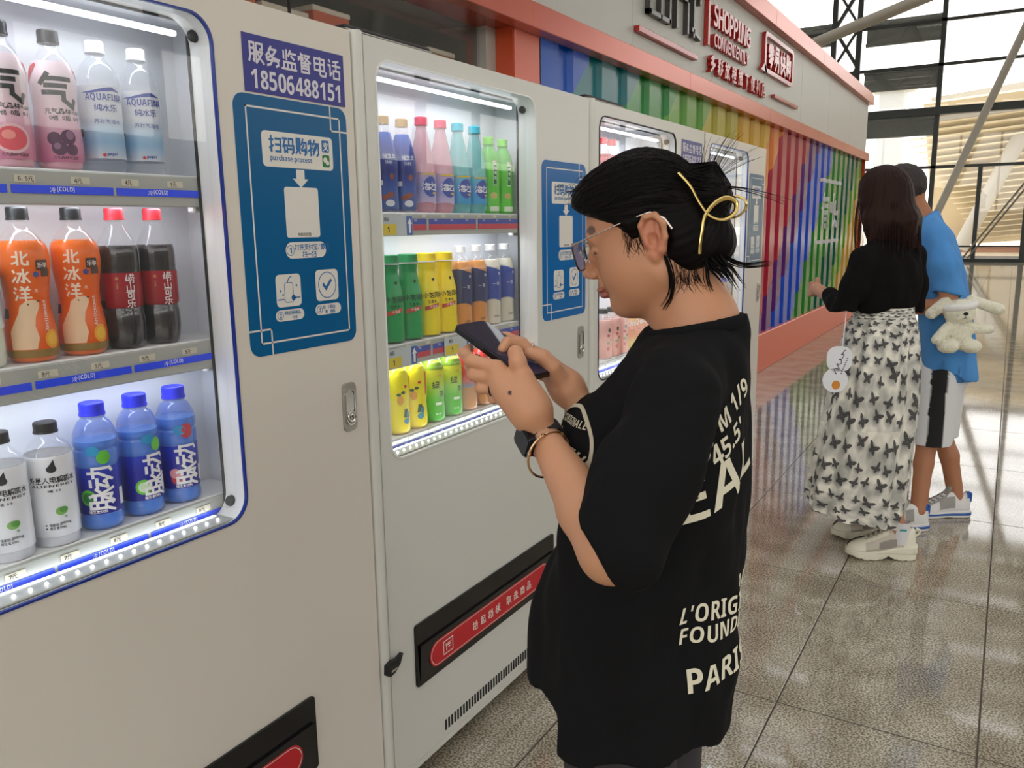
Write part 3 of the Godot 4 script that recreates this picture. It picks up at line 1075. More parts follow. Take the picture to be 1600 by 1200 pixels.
func sign_letters(k: Node3D) -> void:
	var red: Material = mats.letter_red
	var D := 0.035
	# local x of a world z
	var X := func(z: float) -> float: return -3.76 - z
	var b := MB.new()
	b.box(Vector3(0, 0, D * 0.5), Vector3(1.08, 0.035, D), 0.003)
	part(k, "sign_bar", b.mesh(), red, Vector3(X.call(-5.41), 2.607, 0.025))
	b = MB.new()
	b.box(Vector3(0, 0, D * 0.5), Vector3(0.98, 0.03, D), 0.003)
	part(k, "sign_bar", b.mesh(), red, Vector3(X.call(-8.64), 2.618, 0.025))
	b = MB.new()
	b.box(Vector3(0, 0, D * 0.5), Vector3(0.04, 0.42, D), 0.003)
	part(k, "sign_bar", b.mesh(), red, Vector3(X.call(-6.18), 2.94, 0.025))
	for row in [["SHOPPING", 0.155, 2.885, -6.29, -7.5, true], ["CONVENIENTLY", 0.095, 2.745, -6.31, -7.42, true]]:
		var t := row[0] as String
		var m := MB.new()
		var w := latin(m, t, row[1], Vector3.ZERO, true, D)
		var span: float = row[3] - row[4]
		var x := 0.0
		for ch in t:
			var mm := MB.new()
			var cw := latin(mm, ch, row[1], Vector3.ZERO, true, D, span / w * 0.94)
			part(k, "letter", mm.mesh(), red, Vector3(X.call(row[3]) + x, row[2], 0.025))
			x += cw + span / t.length() * 0.045
			if ch == "I":
				x += 0.015
	var s := "多彩旅程旗下便利店"
	for j in s.length():
		var m := MB.new()
		strokes(m, s[j], 0.115, Vector3.ZERO, 0.15, D)
		part(k, "letter", m.mesh(), red, Vector3(X.call(-6.24) + j * 0.182, 2.565, 0.025))
	# boxed name: speech-bubble frame with four characters
	b = MB.new()
	band(b, rrect(1.1, 0.34, 0.05), rrect(1.0, 0.27, 0.03), 0, D)
	b.prism(PackedVector2Array([Vector2(-0.55, -0.1), Vector2(-0.66, -0.17), Vector2(-0.45, -0.17), Vector2(-0.5, -0.12)]), 0, D)
	part(k, "sign_frame", b.mesh(), red, Vector3(X.call(-8.3), 2.95, 0.025))
	s = "零易快购"
	for j in 4:
		var m := MB.new()
		strokes(m, s[j], 0.2, Vector3.ZERO, 0.15, D)
		part(k, "letter", m.mesh(), red, Vector3(X.call(-7.86) + j * 0.225, 2.845, 0.025))
	# big grey block characters
	for blk in [[-5.02, "1121 111f 1f7f 1858 777f 7fcf 71c1 c1cf 9194"], [-5.52, "0171 7179 090f 0979 797f f1f8 b1bf aeff"]]:
		var m := MB.new()
		var w := 0.03
		var path := (blk[1] as String).split(" ")
		for st in path:
			var pts := []
			for q in range(0, st.length() - 1, 2):
				pts.append(Vector2(st[q].hex_to_int() / 15.0 * 0.46, 0.5 - st[q + 1].hex_to_int() / 15.0 * 0.5))
			for q in pts.size() - 1:
				var a: Vector2 = pts[q]
				var e: Vector2 = pts[q + 1]
				var dd := (e - a).normalized()
				if dd.length() < 0.5:
					continue
				m.xf = Transform3D(Basis(Vector3(dd.x, dd.y, 0), Vector3(-dd.y, dd.x, 0), Vector3(0, 0, 1)), Vector3((a.x + e.x) * 0.5, (a.y + e.y) * 0.5, D * 0.5))
				m.box(Vector3.ZERO, Vector3((e - a).length() + w, w, D), 0.002)
		part(k, "letter", m.mesh(), mats.letter_dark, Vector3(X.call(blk[0]), 2.74, 0.025))

# ------------------------------------------------------------------ vending machines
# local frame of a machine: x along its front to the right, y up, z = 0 at the door face, outwards positive
const GLASS_Y0 := 0.905
const GLASS_Y1 := 1.815
const TOP_Y := 1.858


func build_machines() -> void:
	var warm: Material = mats.warm_white
	var cool: Material = mats.cool_white
	machine(0, -0.25, 1.145, {"body": warm, "trim": mats.trim_blue, "sign": true, "blue": c8(6, 96, 148), "label_y": 1.454, "shelves": [1.549, 1.250, 0.945], "rail": "cold", "label": "nearest vending machine, warm white, with orange, cola and blue drinks inside", "post": false})
	machine(1, -1.397, 1.145, {"body": cool, "trim": mats.edge_white, "sign": false, "blue": c8(0, 104, 176), "label_y": 1.404, "shelves": [1.489, 1.166, 0.930], "rail": "stripe", "label": "white vending machine behind the phone, with yellow and green bottles inside", "post": true})
	machine(2, -2.548, 1.175, {"body": cool, "trim": mats.rubber_black, "sign": true, "blue": c8(20, 96, 168), "label_y": 1.454, "shelves": [1.549, 1.250, 0.945], "rail": "cold", "label": "white vending machine behind the woman's head, third from the camera", "post": true})
	machine(3, -3.735, 1.08, {"body": warm, "trim": mats.trim_blue, "sign": false, "blue": c8(36, 104, 140), "label_y": 1.47, "shelves": [1.549, 1.250, 0.945], "rail": "cold", "label": "farthest vending machine with blue window trim, next to the rainbow wall", "post": false})


func machine(idx: int, z0: float, W: float, o: Dictionary) -> void:
	var t := thing("vending_machine", o.label, "vending machine", Vector3(FRONT_X, 0, z0), PI / 2, "drink vending machines")
	var gl := 0.072
	var gr := W - 0.362
	var gw := gr - gl
	var gh := GLASS_Y1 - GLASS_Y0
	var gc := Vector2((gl + gr) * 0.5, (GLASS_Y0 + GLASS_Y1) * 0.5)
	var body: Material = o.body
	# cabinet shell: back, sides, roof, floor and the walls of the lit cavity
	var b := MB.new()
	var dp := 0.78
	b.box(Vector3(W * 0.5, (TOP_Y + 0.05) * 0.5, -dp), Vector3(W, TOP_Y - 0.05, 0.02))
	for s in [0.012, W - 0.012]:
		b.box(Vector3(s, (TOP_Y + 0.05) * 0.5, -dp * 0.5 - 0.03), Vector3(0.016, TOP_Y - 0.05, dp - 0.06))
	b.box(Vector3(W * 0.5, TOP_Y - 0.012, -dp * 0.5 - 0.03), Vector3(W - 0.004, 0.016, dp - 0.06))
	b.box(Vector3(W * 0.5, 0.06, -dp * 0.5 - 0.03), Vector3(W - 0.004, 0.02, dp - 0.06))
	part(t, "cabinet", b.mesh(), body)
	b = MB.new()
	for fx in [0.09, W - 0.09]:
		for fz in [-0.1, -0.7]:
			b.lathe([Vector2(0.0, 0.0), Vector2(0.03, 0.0), Vector2(0.03, 0.012), Vector2(0.014, 0.018), Vector2(0.014, 0.051)], 12)
			for q in range(b.v.size() - 13 * 5, b.v.size()):
				b.v[q] += Vector3(fx, 0, fz)
	part(t, "feet", b.mesh(), mats.rubber_black)
	# cavity
	var cl := gl - 0.052
	var cr := gr + 0.055
	var cz := -0.172
	b = MB.new()
	b.box(Vector3((cl + cr) * 0.5, gc.y, cz - 0.006), Vector3(cr - cl + 0.02, gh + 0.06, 0.012))
	b.box(Vector3(cl - 0.006, gc.y, (cz - 0.062) * 0.5), Vector3(0.012, gh + 0.06, -cz - 0.062))
	b.box(Vector3(cr + 0.006, gc.y, (cz - 0.062) * 0.5), Vector3(0.012, gh + 0.06, -cz - 0.062))
	b.box(Vector3((cl + cr) * 0.5, GLASS_Y1 + 0.012, (cz - 0.062) * 0.5), Vector3(cr - cl, 0.012, -cz - 0.062))
	b.box(Vector3((cl + cr) * 0.5, GLASS_Y0 - 0.012, (cz - 0.062) * 0.5), Vector3(cr - cl, 0.012, -cz - 0.062))
	part(t, "display_cavity", b.mesh(), mats.cavity_white)
	# door slab with a rounded window
	var door := group_part(t, "door")
	var x0 := 0.036 if o.post else 0.004
	var x1 := W - 0.004
	var y0 := 0.075
	var y1 := TOP_Y
	b = MB.new()
	var F := Vector3(0, 0, 1)
	b.quad(Vector3(x0, y0, 0), Vector3(gl, y0, 0), Vector3(gl, y1, 0), Vector3(x0, y1, 0), F)
	b.quad(Vector3(gr, y0, 0), Vector3(x1, y0, 0), Vector3(x1, y1, 0), Vector3(gr, y1, 0), F)
	b.quad(Vector3(gl, y0, 0), Vector3(gr, y0, 0), Vector3(gr, GLASS_Y0, 0), Vector3(gl, GLASS_Y0, 0), F)
	b.quad(Vector3(gl, GLASS_Y1, 0), Vector3(gr, GLASS_Y1, 0), Vector3(gr, y1, 0), Vector3(gl, y1, 0), F)
	var hole := rrect(gw, gh, 0.045, 8, gc)
	for q in 4:
		var corner := Vector2(gc.x + [1, -1, -1, 1][q] * gw * 0.5, gc.y + [1, 1, -1, -1][q] * gh * 0.5)
		for s in 8:
			var pa := hole[q * 9 + s]
			var pb := hole[q * 9 + s + 1]
			b.tri(Vector3(corner.x, corner.y, 0), Vector3(pa.x, pa.y, 0), Vector3(pb.x, pb.y, 0), F)
	b.quad(Vector3(x1, y0, 0), Vector3(x1, y0, -0.058), Vector3(x1, y1, -0.058), Vector3(x1, y1, 0), Vector3(1, 0, 0))
	b.quad(Vector3(x0, y0, 0), Vector3(x0, y0, -0.058), Vector3(x0, y1, -0.058), Vector3(x0, y1, 0), Vector3(-1, 0, 0))
	b.quad(Vector3(x0, y1, 0), Vector3(x1, y1, 0), Vector3(x1, y1, -0.058), Vector3(x0, y1, -0.058), Vector3(0, 1, 0))
	b.quad(Vector3(x0, y0, 0), Vector3(x1, y0, 0), Vector3(x1, y0, -0.058), Vector3(x0, y0, -0.058), Vector3(0, -1, 0))
	part(door, "panel", b.mesh(), body)
	# inner lining of the window opening
	b = MB.new()
	for s in hole.size():
		var pa := hole[s]
		var pb := hole[(s + 1) % hole.size()]
		var d := (pb - pa).normalized()
		b.quad(Vector3(pa.x, pa.y, -0.003), Vector3(pb.x, pb.y, -0.003), Vector3(pb.x, pb.y, -0.058), Vector3(pa.x, pa.y, -0.058), Vector3(-d.y, d.x, 0))
	part(door, "window_lining", b.mesh(), mats.edge_white)
	b = MB.new()
	band(b, rrect(gw + 0.005, gh + 0.005, 0.0475, 8, gc), rrect(gw - 0.003, gh - 0.003, 0.0435, 8, gc), -0.004, 0.0025)
	part(door, "window_trim", b.mesh(), o.trim)
	b = MB.new()
	var pane := rrect(gw - 0.002, gh - 0.002, 0.044, 8, gc)
	for p in pane:
		b.vert(Vector3(p.x, p.y, -0.014), F)
	var pi := Geometry2D.triangulate_polygon(pane)
	for s in range(0, pi.size(), 3):
		b.face(pi[s], pi[s + 1], pi[s + 2])
	part(door, "glass_pane", b.mesh(), mats.door_glass)
	# black seal round the opening, at the back of the door
	b = MB.new()
	band(b, rrect(gw + 0.01, gh + 0.01, 0.012, 2, gc), rrect(gw - 0.008, gh - 0.008, 0.01, 2, gc), -0.062, -0.058)
	part(door, "seal", b.mesh(), mats.rubber_black)
	b = MB.new()
	for cy in [GLASS_Y0 + 0.028, GLASS_Y1 - 0.028]:
		b.lathe([Vector2(0.0, 0.0), Vector2(0.011, 0.0), Vector2(0.0105, 0.008), Vector2(0.007, 0.013), Vector2(0.0, 0.014)], 14)
		for q in range(b.v.size() - 15 * 5, b.v.size()):
			var p := b.v[q]
			b.v[q] = Vector3(gr - p.y, cy + p.x, -0.04 + p.z)
			var nn := b.n[q]
			b.n[q] = Vector3(-nn.y, nn.x, nn.z)
	part(door, "buffer_knobs", b.mesh(), mats.rubber_black)
	if o.post:
		b = MB.new()
		var ring0 := []
		var ring1 := []
		for s in 13:
			var a := PI * s / 12.0
			var p := Vector3(0.018 - cos(a) * 0.0175, 0, -0.012 + sin(a) * 0.02)
			ring0.append(p + Vector3(0, 0.05, 0))
			ring1.append(p + Vector3(0, TOP_Y + 0.004, 0))
		ring0.append_array([Vector3(0.0355, 0.05, -0.06), Vector3(0.0005, 0.05, -0.06)])
		ring1.append_array([Vector3(0.0355, TOP_Y + 0.004, -0.06), Vector3(0.0005, TOP_Y + 0.004, -0.06)])
		b.loft([ring0, ring1], true, true, true)
		part(t, "hinge_post", b.mesh(), body)
		var cap_ := part(t, "hinge_cover", box_mesh(Vector3(0.3, 0.012, 0.09), 0.004), mats.rubber_black, Vector3(0.15, TOP_Y + 0.011, -0.06))
		part(cap_, "rim", box_mesh(Vector3(0.304, 0.003, 0.094), 0.001), mats.brushed_steel, Vector3(0, -0.004, 0))
		# lower hinge
		b = MB.new()
		b.prism(PackedVector2Array([Vector2(0.0, -0.012), Vector2(0.012, -0.02), Vector2(0.03, -0.016), Vector2(0.05, -0.002), Vector2(0.062, 0.02), Vector2(0.04, 0.013), Vector2(0.022, 0.017), Vector2(0.002, 0.012)]), 0.0, 0.012, 0.002)
		var hg := part(t, "lower_hinge", b.mesh(), mats.rubber_black, Vector3(0.0, 0.4, 0.008))
		part(hg, "hinge_plate", box_mesh(Vector3(0.022, 0.006, 0.002)), mats.chrome, Vector3(0.024, -0.006, 0.013))
	# plinth strip with a seam, and ventilation slots
	part(t, "plinth", box_mesh(Vector3(W - 0.01, 0.022, 0.05), 0.003), body, Vector3(W * 0.5, 0.061, -0.027))
	var slot := box_mesh(Vector3(0.0065, 0.03, 0.002))
	var vents := group_part(t, "vent_grille")
	for s in 42:
		var sx := 0.255 + s * 0.0145
		if idx == 1 or s % 1 == 0 and idx < 2:
			part(vents, "slot", slot, mats.rubber_black, Vector3(sx, 0.108, 0.0008))
	# pickup flap with its red notice
	flap(t, Vector3(0.131, 0.283, 0.0), 0.745 if idx != 0 else 0.79, 0.172)
	lock(door, Vector3(W - 0.063, 1.066, 0.0))
	sticker(t, Vector3(W - 0.177, o.label_y, 0.0), o.blue)
	if o.sign:
		phone_sign(t, Vector3(W - 0.162, 1.752, 0.0))
	# lights
	var led := mats.led_white as Material
	part(t, "led_strip", box_mesh(Vector3(gw - 0.01, 0.009, 0.012), 0.002), led, Vector3(gc.x - 0.01, GLASS_Y1 - 0.022, -0.075))
	strip_light(t, Vector3(gc.x - 0.01, GLASS_Y1 - 0.034, -0.08), Vector2(gw - 0.05, 0.01), Vector3(0, -1, -0.15), 0.035)
	var sill := part(t, "led_strip", box_mesh(Vector3(gw - 0.05, 0.003, 0.006), 0.001), glow("led_sill", Color(0.94, 0.97, 1.0), 1.0), Vector3(gc.x - 0.01, GLASS_Y0 + 0.006, -0.05))
	part(t, "sill_plate", box_mesh(Vector3(gw - 0.04, 0.003, 0.05), 0.001), mats.rail_grey, Vector3(gc.x, GLASS_Y0 + 0.003, -0.034))
	strip_light(t, Vector3(gc.x - 0.01, GLASS_Y0 + 0.012, -0.05), Vector2(gw - 0.06, 0.012), Vector3(0, 1, -0.3), 0.010)
	if idx < 3:
		var bead := box_mesh(Vector3(0.006, 0.005, 0.006), 0.002)
		for s in 26:
			part(sill, "led_bead", bead, glow("led_bead", Color(1, 1, 1), 3.0), Vector3(-gw * 0.5 + 0.04 + s * (gw - 0.08) / 25.0, 0.001, 0.024))
	# shelves
	for r in 3:
		var y: float = o.shelves[r]
		var sh := part(t, "shelf", box_mesh(Vector3(cr - cl - 0.01, 0.008, 0.1), 0.002), mats.edge_white, Vector3((cl + cr) * 0.5, y - 0.004, -0.118))
		rail(sh, o.rail, Vector3(-(cl + cr) * 0.5, 0.004, 0.05), gl + 0.012, gr + 0.016, r, idx)
		if r < 2:
			part(sh, "led_strip", box_mesh(Vector3(gw, 0.006, 0.014), 0.001), led, Vector3(gc.x - (cl + cr) * 0.5, -0.047, 0.03))
			strip_light(t, Vector3(gc.x, y - 0.056, -0.09), Vector2(gw - 0.03, 0.012), Vector3(0, -1, -0.25), 0.03)
			part(sh, "bracket", box_mesh(Vector3(0.03, 0.022, 0.02), 0.003), mats.edge_white, Vector3(gr + 0.012 - (cl + cr) * 0.5, -0.05, 0.03))


# price rail under the front edge of a shelf; x0..x1 in machine coordinates, at = shelf origin offset
func rail(sh: Node3D, style: String, at: Vector3, x0: float, x1: float, row: int, idx: int) -> void:
	var w := x1 - x0
	var xm := at.x + (x0 + x1) * 0.5
	part(sh, "price_rail", box_mesh(Vector3(w, 0.054, 0.006), 0.0025), mats.rail_grey, Vector3(xm, -0.025, at.z + 0.003))
	var z := at.z + 0.0066
	var tag_shape := MB.new()
	tag_shape.prism(rrect(0.032, 0.011, 0.001, 2), 0, 0.001)
	var tag_mesh := tag_shape.mesh()
	var tag_m := mat("price_tag", c8(214, 208, 186), 0.4)
	var ink := mat("ink", c8(40, 36, 34), 0.6)
	if style == "cold":
		var prices := [["6.5元", "6.5元", "6.5元", "6.5元", "6.5元", "4元", "4元", "1元"], ["8.5元", "9元", "9元", "9元", "9元", "5元", "5元", "5元"], ["7元", "7元", "7元", "7元", "7元", "8元", "8元", "8元"]]
		for s in 8:
			var c := at.x + x0 + 0.03 + s * 0.088
			if c - at.x > x1 - 0.02:
				break
			var tag := part(sh, "price_tag", tag_mesh, tag_m, Vector3(c, -0.013, z))
			if idx == 0:
				var tm := MB.new()
				han(tm, prices[row][s], 0.0085, Vector3(-0.011, -0.0042, 0.0012), 1.0, 0.1)
				part(tag, "price", tm.mesh(), ink)
		var cnt := 4
		for s in cnt:
			var sw := (w - 0.03) / cnt - 0.006
			var c := at.x + x0 + 0.015 + (s + 0.5) * (w - 0.03) / cnt
			var st := MB.new()
			st.prism(rrect(sw, 0.0125, 0.0008, 2), 0, 0.0012)
			var sp := part(sh, "cold_strip", st.mesh(), mat("strip_blue", c8(30, 74, 250), 0.35), Vector3(c, -0.0285, z))
			var tm := MB.new()
			han(tm, "冷", 0.0085, Vector3(-0.024, -0.0045, 0.0014), 1.0, 0.1)
			latin(tm, "(COLD)", 0.007, Vector3(-0.013, -0.0036, 0.0014), true, 0.0, 0.9)
			part(sp, "lettering", tm.mesh(), mat("print_white", c8(238, 240, 246), 0.5))
		for e in [x0 + 0.006, x1 - 0.006]:
			part(sh, "rail_end", box_mesh(Vector3(0.012, 0.056, 0.008), 0.003), mats.edge_white, Vector3(at.x + e, -0.025, at.z + 0.004))
	else:
		for s in 3:
			var sw := (w - 0.03) / 3.0 - 0.012
			var c := at.x + x0 + 0.015 + (s + 0.5) * (w - 0.03) / 3.0
			for q in 2:
				var st := MB.new()
				st.prism(rrect(sw, 0.014, 0.0008, 2), 0, 0.0012)
				var sp := part(sh, "price_strip", st.mesh(), mat("stripe_blue", c8(58, 74, 168), 0.4) if q == 0 else mat("stripe_red", c8(206, 62, 78), 0.4), Vector3(c, -0.018 - q * 0.0142, z))
				if q == 0:
					var tm := MB.new()
					for e in 3:
						han(tm, "商品", 0.006, Vector3(-sw * 0.4 + e * sw * 0.33, 0.0004, 0.0014), 1.0, 0.1)
					part(sp, "lettering", tm.mesh(), mat("print_pale", c8(206, 206, 226), 0.5))
		for s in 8:
			part(sh, "price_tag", box_mesh(Vector3(0.02, 0.007, 0.001)), tag_m, Vector3(at.x + x0 + 0.06 + s * 0.084, -0.0045, z + 0.0005))
		var cards := [[0.05], [0.05, 0.30], []]
		for cx in cards[row]:
			var card := part(sh, "price_card", box_mesh(Vector3(0.13, 0.05, 0.0015), 0.0004), mat("card_pale", c8(196, 204, 206), 0.4), Vector3(at.x + x0 + cx + 0.06, -0.028, z + 0.004))
			part(card, "yellow_field", box_mesh(Vector3(0.06, 0.026, 0.001)), mat("card_yellow", c8(228, 204, 54), 0.4), Vector3(-0.03, -0.009, 0.001))
			var tm := MB.new()
			latin(tm, "1", 0.014, Vector3(-0.034, -0.016, 0.0018), true)
			han(tm, "商品", 0.009, Vector3(-0.045, 0.011, 0.0012), 1.05, 0.1)
			part(card, "lettering", tm.mesh(), ink)
			tm = MB.new()
			tm.prism(PackedVector2Array([Vector2(-0.004, -0.018), Vector2(0.004, -0.018), Vector2(0.004, 0.004), Vector2(0.009, 0.004), Vector2(0, 0.018), Vector2(-0.009, 0.004), Vector2(-0.004, 0.004)]), 0, 0.0005)
			var ar := part(card, "arrow_field", box_mesh(Vector3(0.022, 0.046, 0.001)), mat("card_blue", c8(48, 96, 176), 0.4), Vector3(0.052, 0, 0.001))
			part(ar, "arrow", tm.mesh(), mats.edge_white, Vector3(0, 0, 0.0008))


func flap(t: Node3D, at: Vector3, w: float, h: float) -> void:
	var f := group_part(t, "pickup_flap", at)
	var blk := mat("flap_black", c8(16, 16, 18), 0.18)
	var b := MB.new()
	b.prism(rrect(w, h, 0.008, 3, Vector2(w * 0.5, h * 0.5)), 0.0, 0.006, 0.001)
	part(f, "frame", b.mesh(), blk)
	# flap board leaning out slightly, below a dark recess
	b = MB.new()
	b.quad(Vector3(0.012, 0.012, 0.0068), Vector3(w - 0.012, 0.012, 0.0068), Vector3(w - 0.012, h * 0.66, 0.012), Vector3(0.012, h * 0.66, 0.012), Vector3(0, -0.04, 1).normalized())
	b.quad(Vector3(0.012, h * 0.66, 0.012), Vector3(w - 0.012, h * 0.66, 0.012), Vector3(w - 0.012, h * 0.66, 0.006), Vector3(0.012, h * 0.66, 0.006), Vector3.UP)
	part(f, "board", b.mesh(), blk)
	b = MB.new()
	var pill := rrect(w - 0.1, h * 0.42, h * 0.21, 10, Vector2(w * 0.5, h * 0.36))
	b.prism(pill, 0.009, 0.0115)
	part(f, "red_notice", b.mesh(), mat("notice_red", c8(200, 22, 38), 0.3))
	b = MB.new()
	band(b, rrect(w - 0.106, h * 0.42 - 0.007, h * 0.205, 10, Vector2(w * 0.5, h * 0.36)), rrect(w - 0.109, h * 0.42 - 0.010, h * 0.2, 10, Vector2(w * 0.5, h * 0.36)), 0.0117, 0.0118)
	han(b, "抬起挡板 取走商品", 0.026, Vector3(w * 0.335, h * 0.36 - 0.013, 0.0119), 1.55, 0.12)
	# little picture of a hand at the tray
	var q := Vector3(w * 0.175, h * 0.36, 0.0119)
	for r in [[-0.024, 0.018, 0.048, 0.003], [-0.021, 0.0, 0.003, 0.036], [0.021, 0.0, 0.003, 0.036], [0.0, -0.018, 0.045, 0.003], [0.0, 0.008, 0.03, 0.002], [0.0, 0.003, 0.022, 0.004], [-0.008, -0.006, 0.003, 0.012], [0.006, -0.004, 0.014, 0.002]]:
		var x: float = r[0] if r[2] < 0.04 else 0.0
		b.quad(q + Vector3(x - r[2] * 0.5, r[1] - r[3] * 0.5, 0), q + Vector3(x + r[2] * 0.5, r[1] - r[3] * 0.5, 0), q + Vector3(x + r[2] * 0.5, r[1] + r[3] * 0.5, 0), q + Vector3(x - r[2] * 0.5, r[1] + r[3] * 0.5, 0), Vector3(0, 0, 1))
	part(f, "lettering", b.mesh(), mat("print_cream", c8(240, 226, 214), 0.5))


func lock(door: Node3D, at: Vector3) -> void:
	var l := group_part(door, "lock", at)
	var b := MB.new()
	b.prism(rrect(0.042, 0.108, 0.012, 5), 0.0, 0.004, 0.001)
	part(l, "plate", b.mesh(), mats.brushed_steel)
	b = MB.new()
	band(b, rrect(0.03, 0.082, 0.0149, 8), rrect(0.024, 0.076, 0.0119, 8), 0.004, 0.007)
	b.prism(rrect(0.023, 0.05, 0.011, 6, Vector2(0, 0.012)), 0.0035, 0.0048)
	part(l, "handle", b.mesh(), mats.chrome)
	b = MB.new()
	b.xf = Transform3D(Basis(Vector3.RIGHT, PI / 2), Vector3(0, -0.022, 0.004))
	b.lathe([Vector2(0.0, 0.006), Vector2(0.006, 0.006), Vector2(0.007, 0.004), Vector2(0.009, 0.004), Vector2(0.011, 0.006), Vector2(0.013, 0.005), Vector2(0.0135, 0.0)], 20)
	part(l, "cylinder", b.mesh(), mats.chrome)
	part(l, "keyhole", box_mesh(Vector3(0.002, 0.007, 0.001)), mats.rubber_black, Vector3(0, -0.022, 0.0104))


func phone_sign(t: Node3D, at: Vector3) -> void:
	var s := part(t, "phone_sign", box_mesh(Vector3(0.266, 0.102, 0.0012)), mat("sign_navy", c8(46, 48, 138), 0.4), at + Vector3(0, 0, 0.0008))
	var b := MB.new()
	han(b, "服务监督电话", 0.0365, Vector3(-0.121, 0.002, 0.0009), 1.13, 0.115)
	var w := latin(b, "18506488151", 0.032, Vector3(-0.117, -0.045, 0.0009), true, 0.0, 1.0)
	var k := 0.236 / w
	# fit the number to the width of the sign
	b = MB.new()
	han(b, "服务监督电话", 0.0365, Vector3(-0.121, 0.002, 0.0009), 1.13, 0.115)
	latin(b, "18506488151", 0.034, Vector3(-0.117, -0.0445, 0.0009), true, 0.0, k * 0.032 / 0.034)
	part(s, "lettering", b.mesh(), mat("print_lilac", c8(226, 222, 230), 0.5))


func sticker(t: Node3D, at: Vector3, blue: Color) -> void:
	var w := 0.297
	var h := 0.486
	var m := mat("sticker_%d" % int(blue.g * 255 + blue.b * 25500), blue, 0.25)
	var b := MB.new()
	m.metallic_specular = 0.3
	b.prism(rrect(w, h, 0.024, 6), 0.0, 0.0012)
	var s := part(t, "instruction_sticker", b.mesh(), m, at)
	var px := func(fx: float) -> float: return (fx - 0.5) * w
	var py := func(fy: float) -> float: return (0.5 - fy) * h
	# white lines and plates
	b = MB.new()
	var z := 0.0015
	var line := func(xa: float, ya: float, xb: float, yb: float, tk: float) -> void:
		b.quad(Vector3(minf(xa, xb) - tk, minf(ya, yb) - tk, z), Vector3(maxf(xa, xb) + tk, minf(ya, yb) - tk, z), Vector3(maxf(xa, xb) + tk, maxf(ya, yb) + tk, z), Vector3(minf(xa, xb) - tk, maxf(ya, yb) + tk, z), Vector3(0, 0, 1))
	var L := -w * 0.5 + 0.028
	var R := w * 0.5 - 0.022
	var T := h * 0.5 - 0.022
	var B := -h * 0.5 + 0.024
	var k := 0.0017
	var c := 0.026
	line.call(L, T, R, T, k)
	line.call(L, B, R, B, k)
	line.call(L, B, L, T, k)
	line.call(R, B, R, T, k)
	line.call(R - c, T + 0.022, R - c, T - c, k)
	line.call(R - c, T - c, R + 0.022, T - c, k)
	line.call(L + c, B - 0.024, L + c, B + c, k)
	line.call(L + c, B + c, L - 0.028, B + c, k)
	b.prism(rrect(0.19, 0.066, 0.009, 4, Vector2(px.call(0.525), py.call(0.195))), 0.0012, z)
	b.prism(rrect(0.092, 0.098, 0.006, 3, Vector2(px.call(0.525), py.call(0.438))), 0.0012, z)
	b.prism(rrect(0.112, 0.032, 0.016, 5, Vector2(px.call(0.54), py.call(0.59))), 0.0012, z)
	b.prism(rrect(0.066, 0.064, 0.009, 3, Vector2(px.call(0.355), py.call(0.75))), 0.0012, z)
	b.prism(rrect(0.066, 0.064, 0.009, 3, Vector2(px.call(0.72), py.call(0.742))), 0.0012, z)
	b.prism(rrect(0.076, 0.022, 0.011, 4, Vector2(px.call(0.355), py.call(0.85))), 0.0012, z)
	b.prism(rrect(0.076, 0.022, 0.011, 4, Vector2(px.call(0.72), py.call(0.845))), 0.0012, z)
	var ax: float = px.call(0.525)
	var ay: float = py.call(0.302)
	b.prism(PackedVector2Array([Vector2(ax - 0.011, ay + 0.017), Vector2(ax + 0.011, ay + 0.017), Vector2(ax + 0.011, ay - 0.001), Vector2(ax + 0.021, ay - 0.001), Vector2(ax, ay - 0.018), Vector2(ax - 0.021, ay - 0.001), Vector2(ax - 0.011, ay - 0.001)]), 0.0012, z)
	part(s, "white_print", b.mesh(), mat("print_paper", c8(232, 228, 218), 0.35))
	# blue lettering on the plates
	b = MB.new()
	z = 0.0018
	han(b, "扫码购物", 0.032, Vector3(px.call(0.525) - 0.078, py.call(0.195) - 0.006, z), 1.06, 0.13)
	latin(b, "purchase process", 0.0095, Vector3(px.call(0.525) - 0.076, py.call(0.195) - 0.024, z), true, 0.0, 1.0)
	han(b, "打开支付宝/微信", 0.0125, Vector3(px.call(0.54) - 0.032, py.call(0.59) + 0.0, z), 1.02, 0.12)
	han(b, "扫一扫", 0.0125, Vector3(px.call(0.54) - 0.012, py.call(0.59) - 0.0145, z), 1.05, 0.12)
	band(b, ellipse(0.0105, 0.0105, 20, Vector2(px.call(0.54) - 0.044, py.call(0.59))), ellipse(0.0092, 0.0092, 20, Vector2(px.call(0.54) - 0.044, py.call(0.59))), z, z)
	latin(b, "1", 0.012, Vector3(px.call(0.54) - 0.0465, py.call(0.59) - 0.006, z), true)
	for q in 2:
		var cx: float = px.call(0.355 if q == 0 else 0.72)
		var cy: float = py.call(0.85 if q == 0 else 0.845)
		han(b, "手机扫码商品" if q == 0 else "取货口取走", 0.0072, Vector3(cx - 0.016, cy + 0.001, z), 1.02, 0.12)
		han(b, "完成付水" if q == 0 else "购买商品", 0.0072, Vector3(cx - 0.01, cy - 0.0085, z), 1.02, 0.12)
		band(b, ellipse(0.0082, 0.0082, 18, Vector2(cx - 0.026, cy)), ellipse(0.007, 0.007, 18, Vector2(cx - 0.026, cy)), z, z)
		latin(b, "2" if q == 0 else "3", 0.009, Vector3(cx - 0.0285, cy - 0.0045, z), true)
	# can with a straw
	var cc := Vector2(px.call(0.355), py.call(0.75))
	band(b, rrect(0.024, 0.04, 0.005, 3, cc + Vector2(0, -0.004)), rrect(0.0215, 0.0375, 0.004, 3, cc + Vector2(0, -0.004)), z, z)
	var st := MB.new()
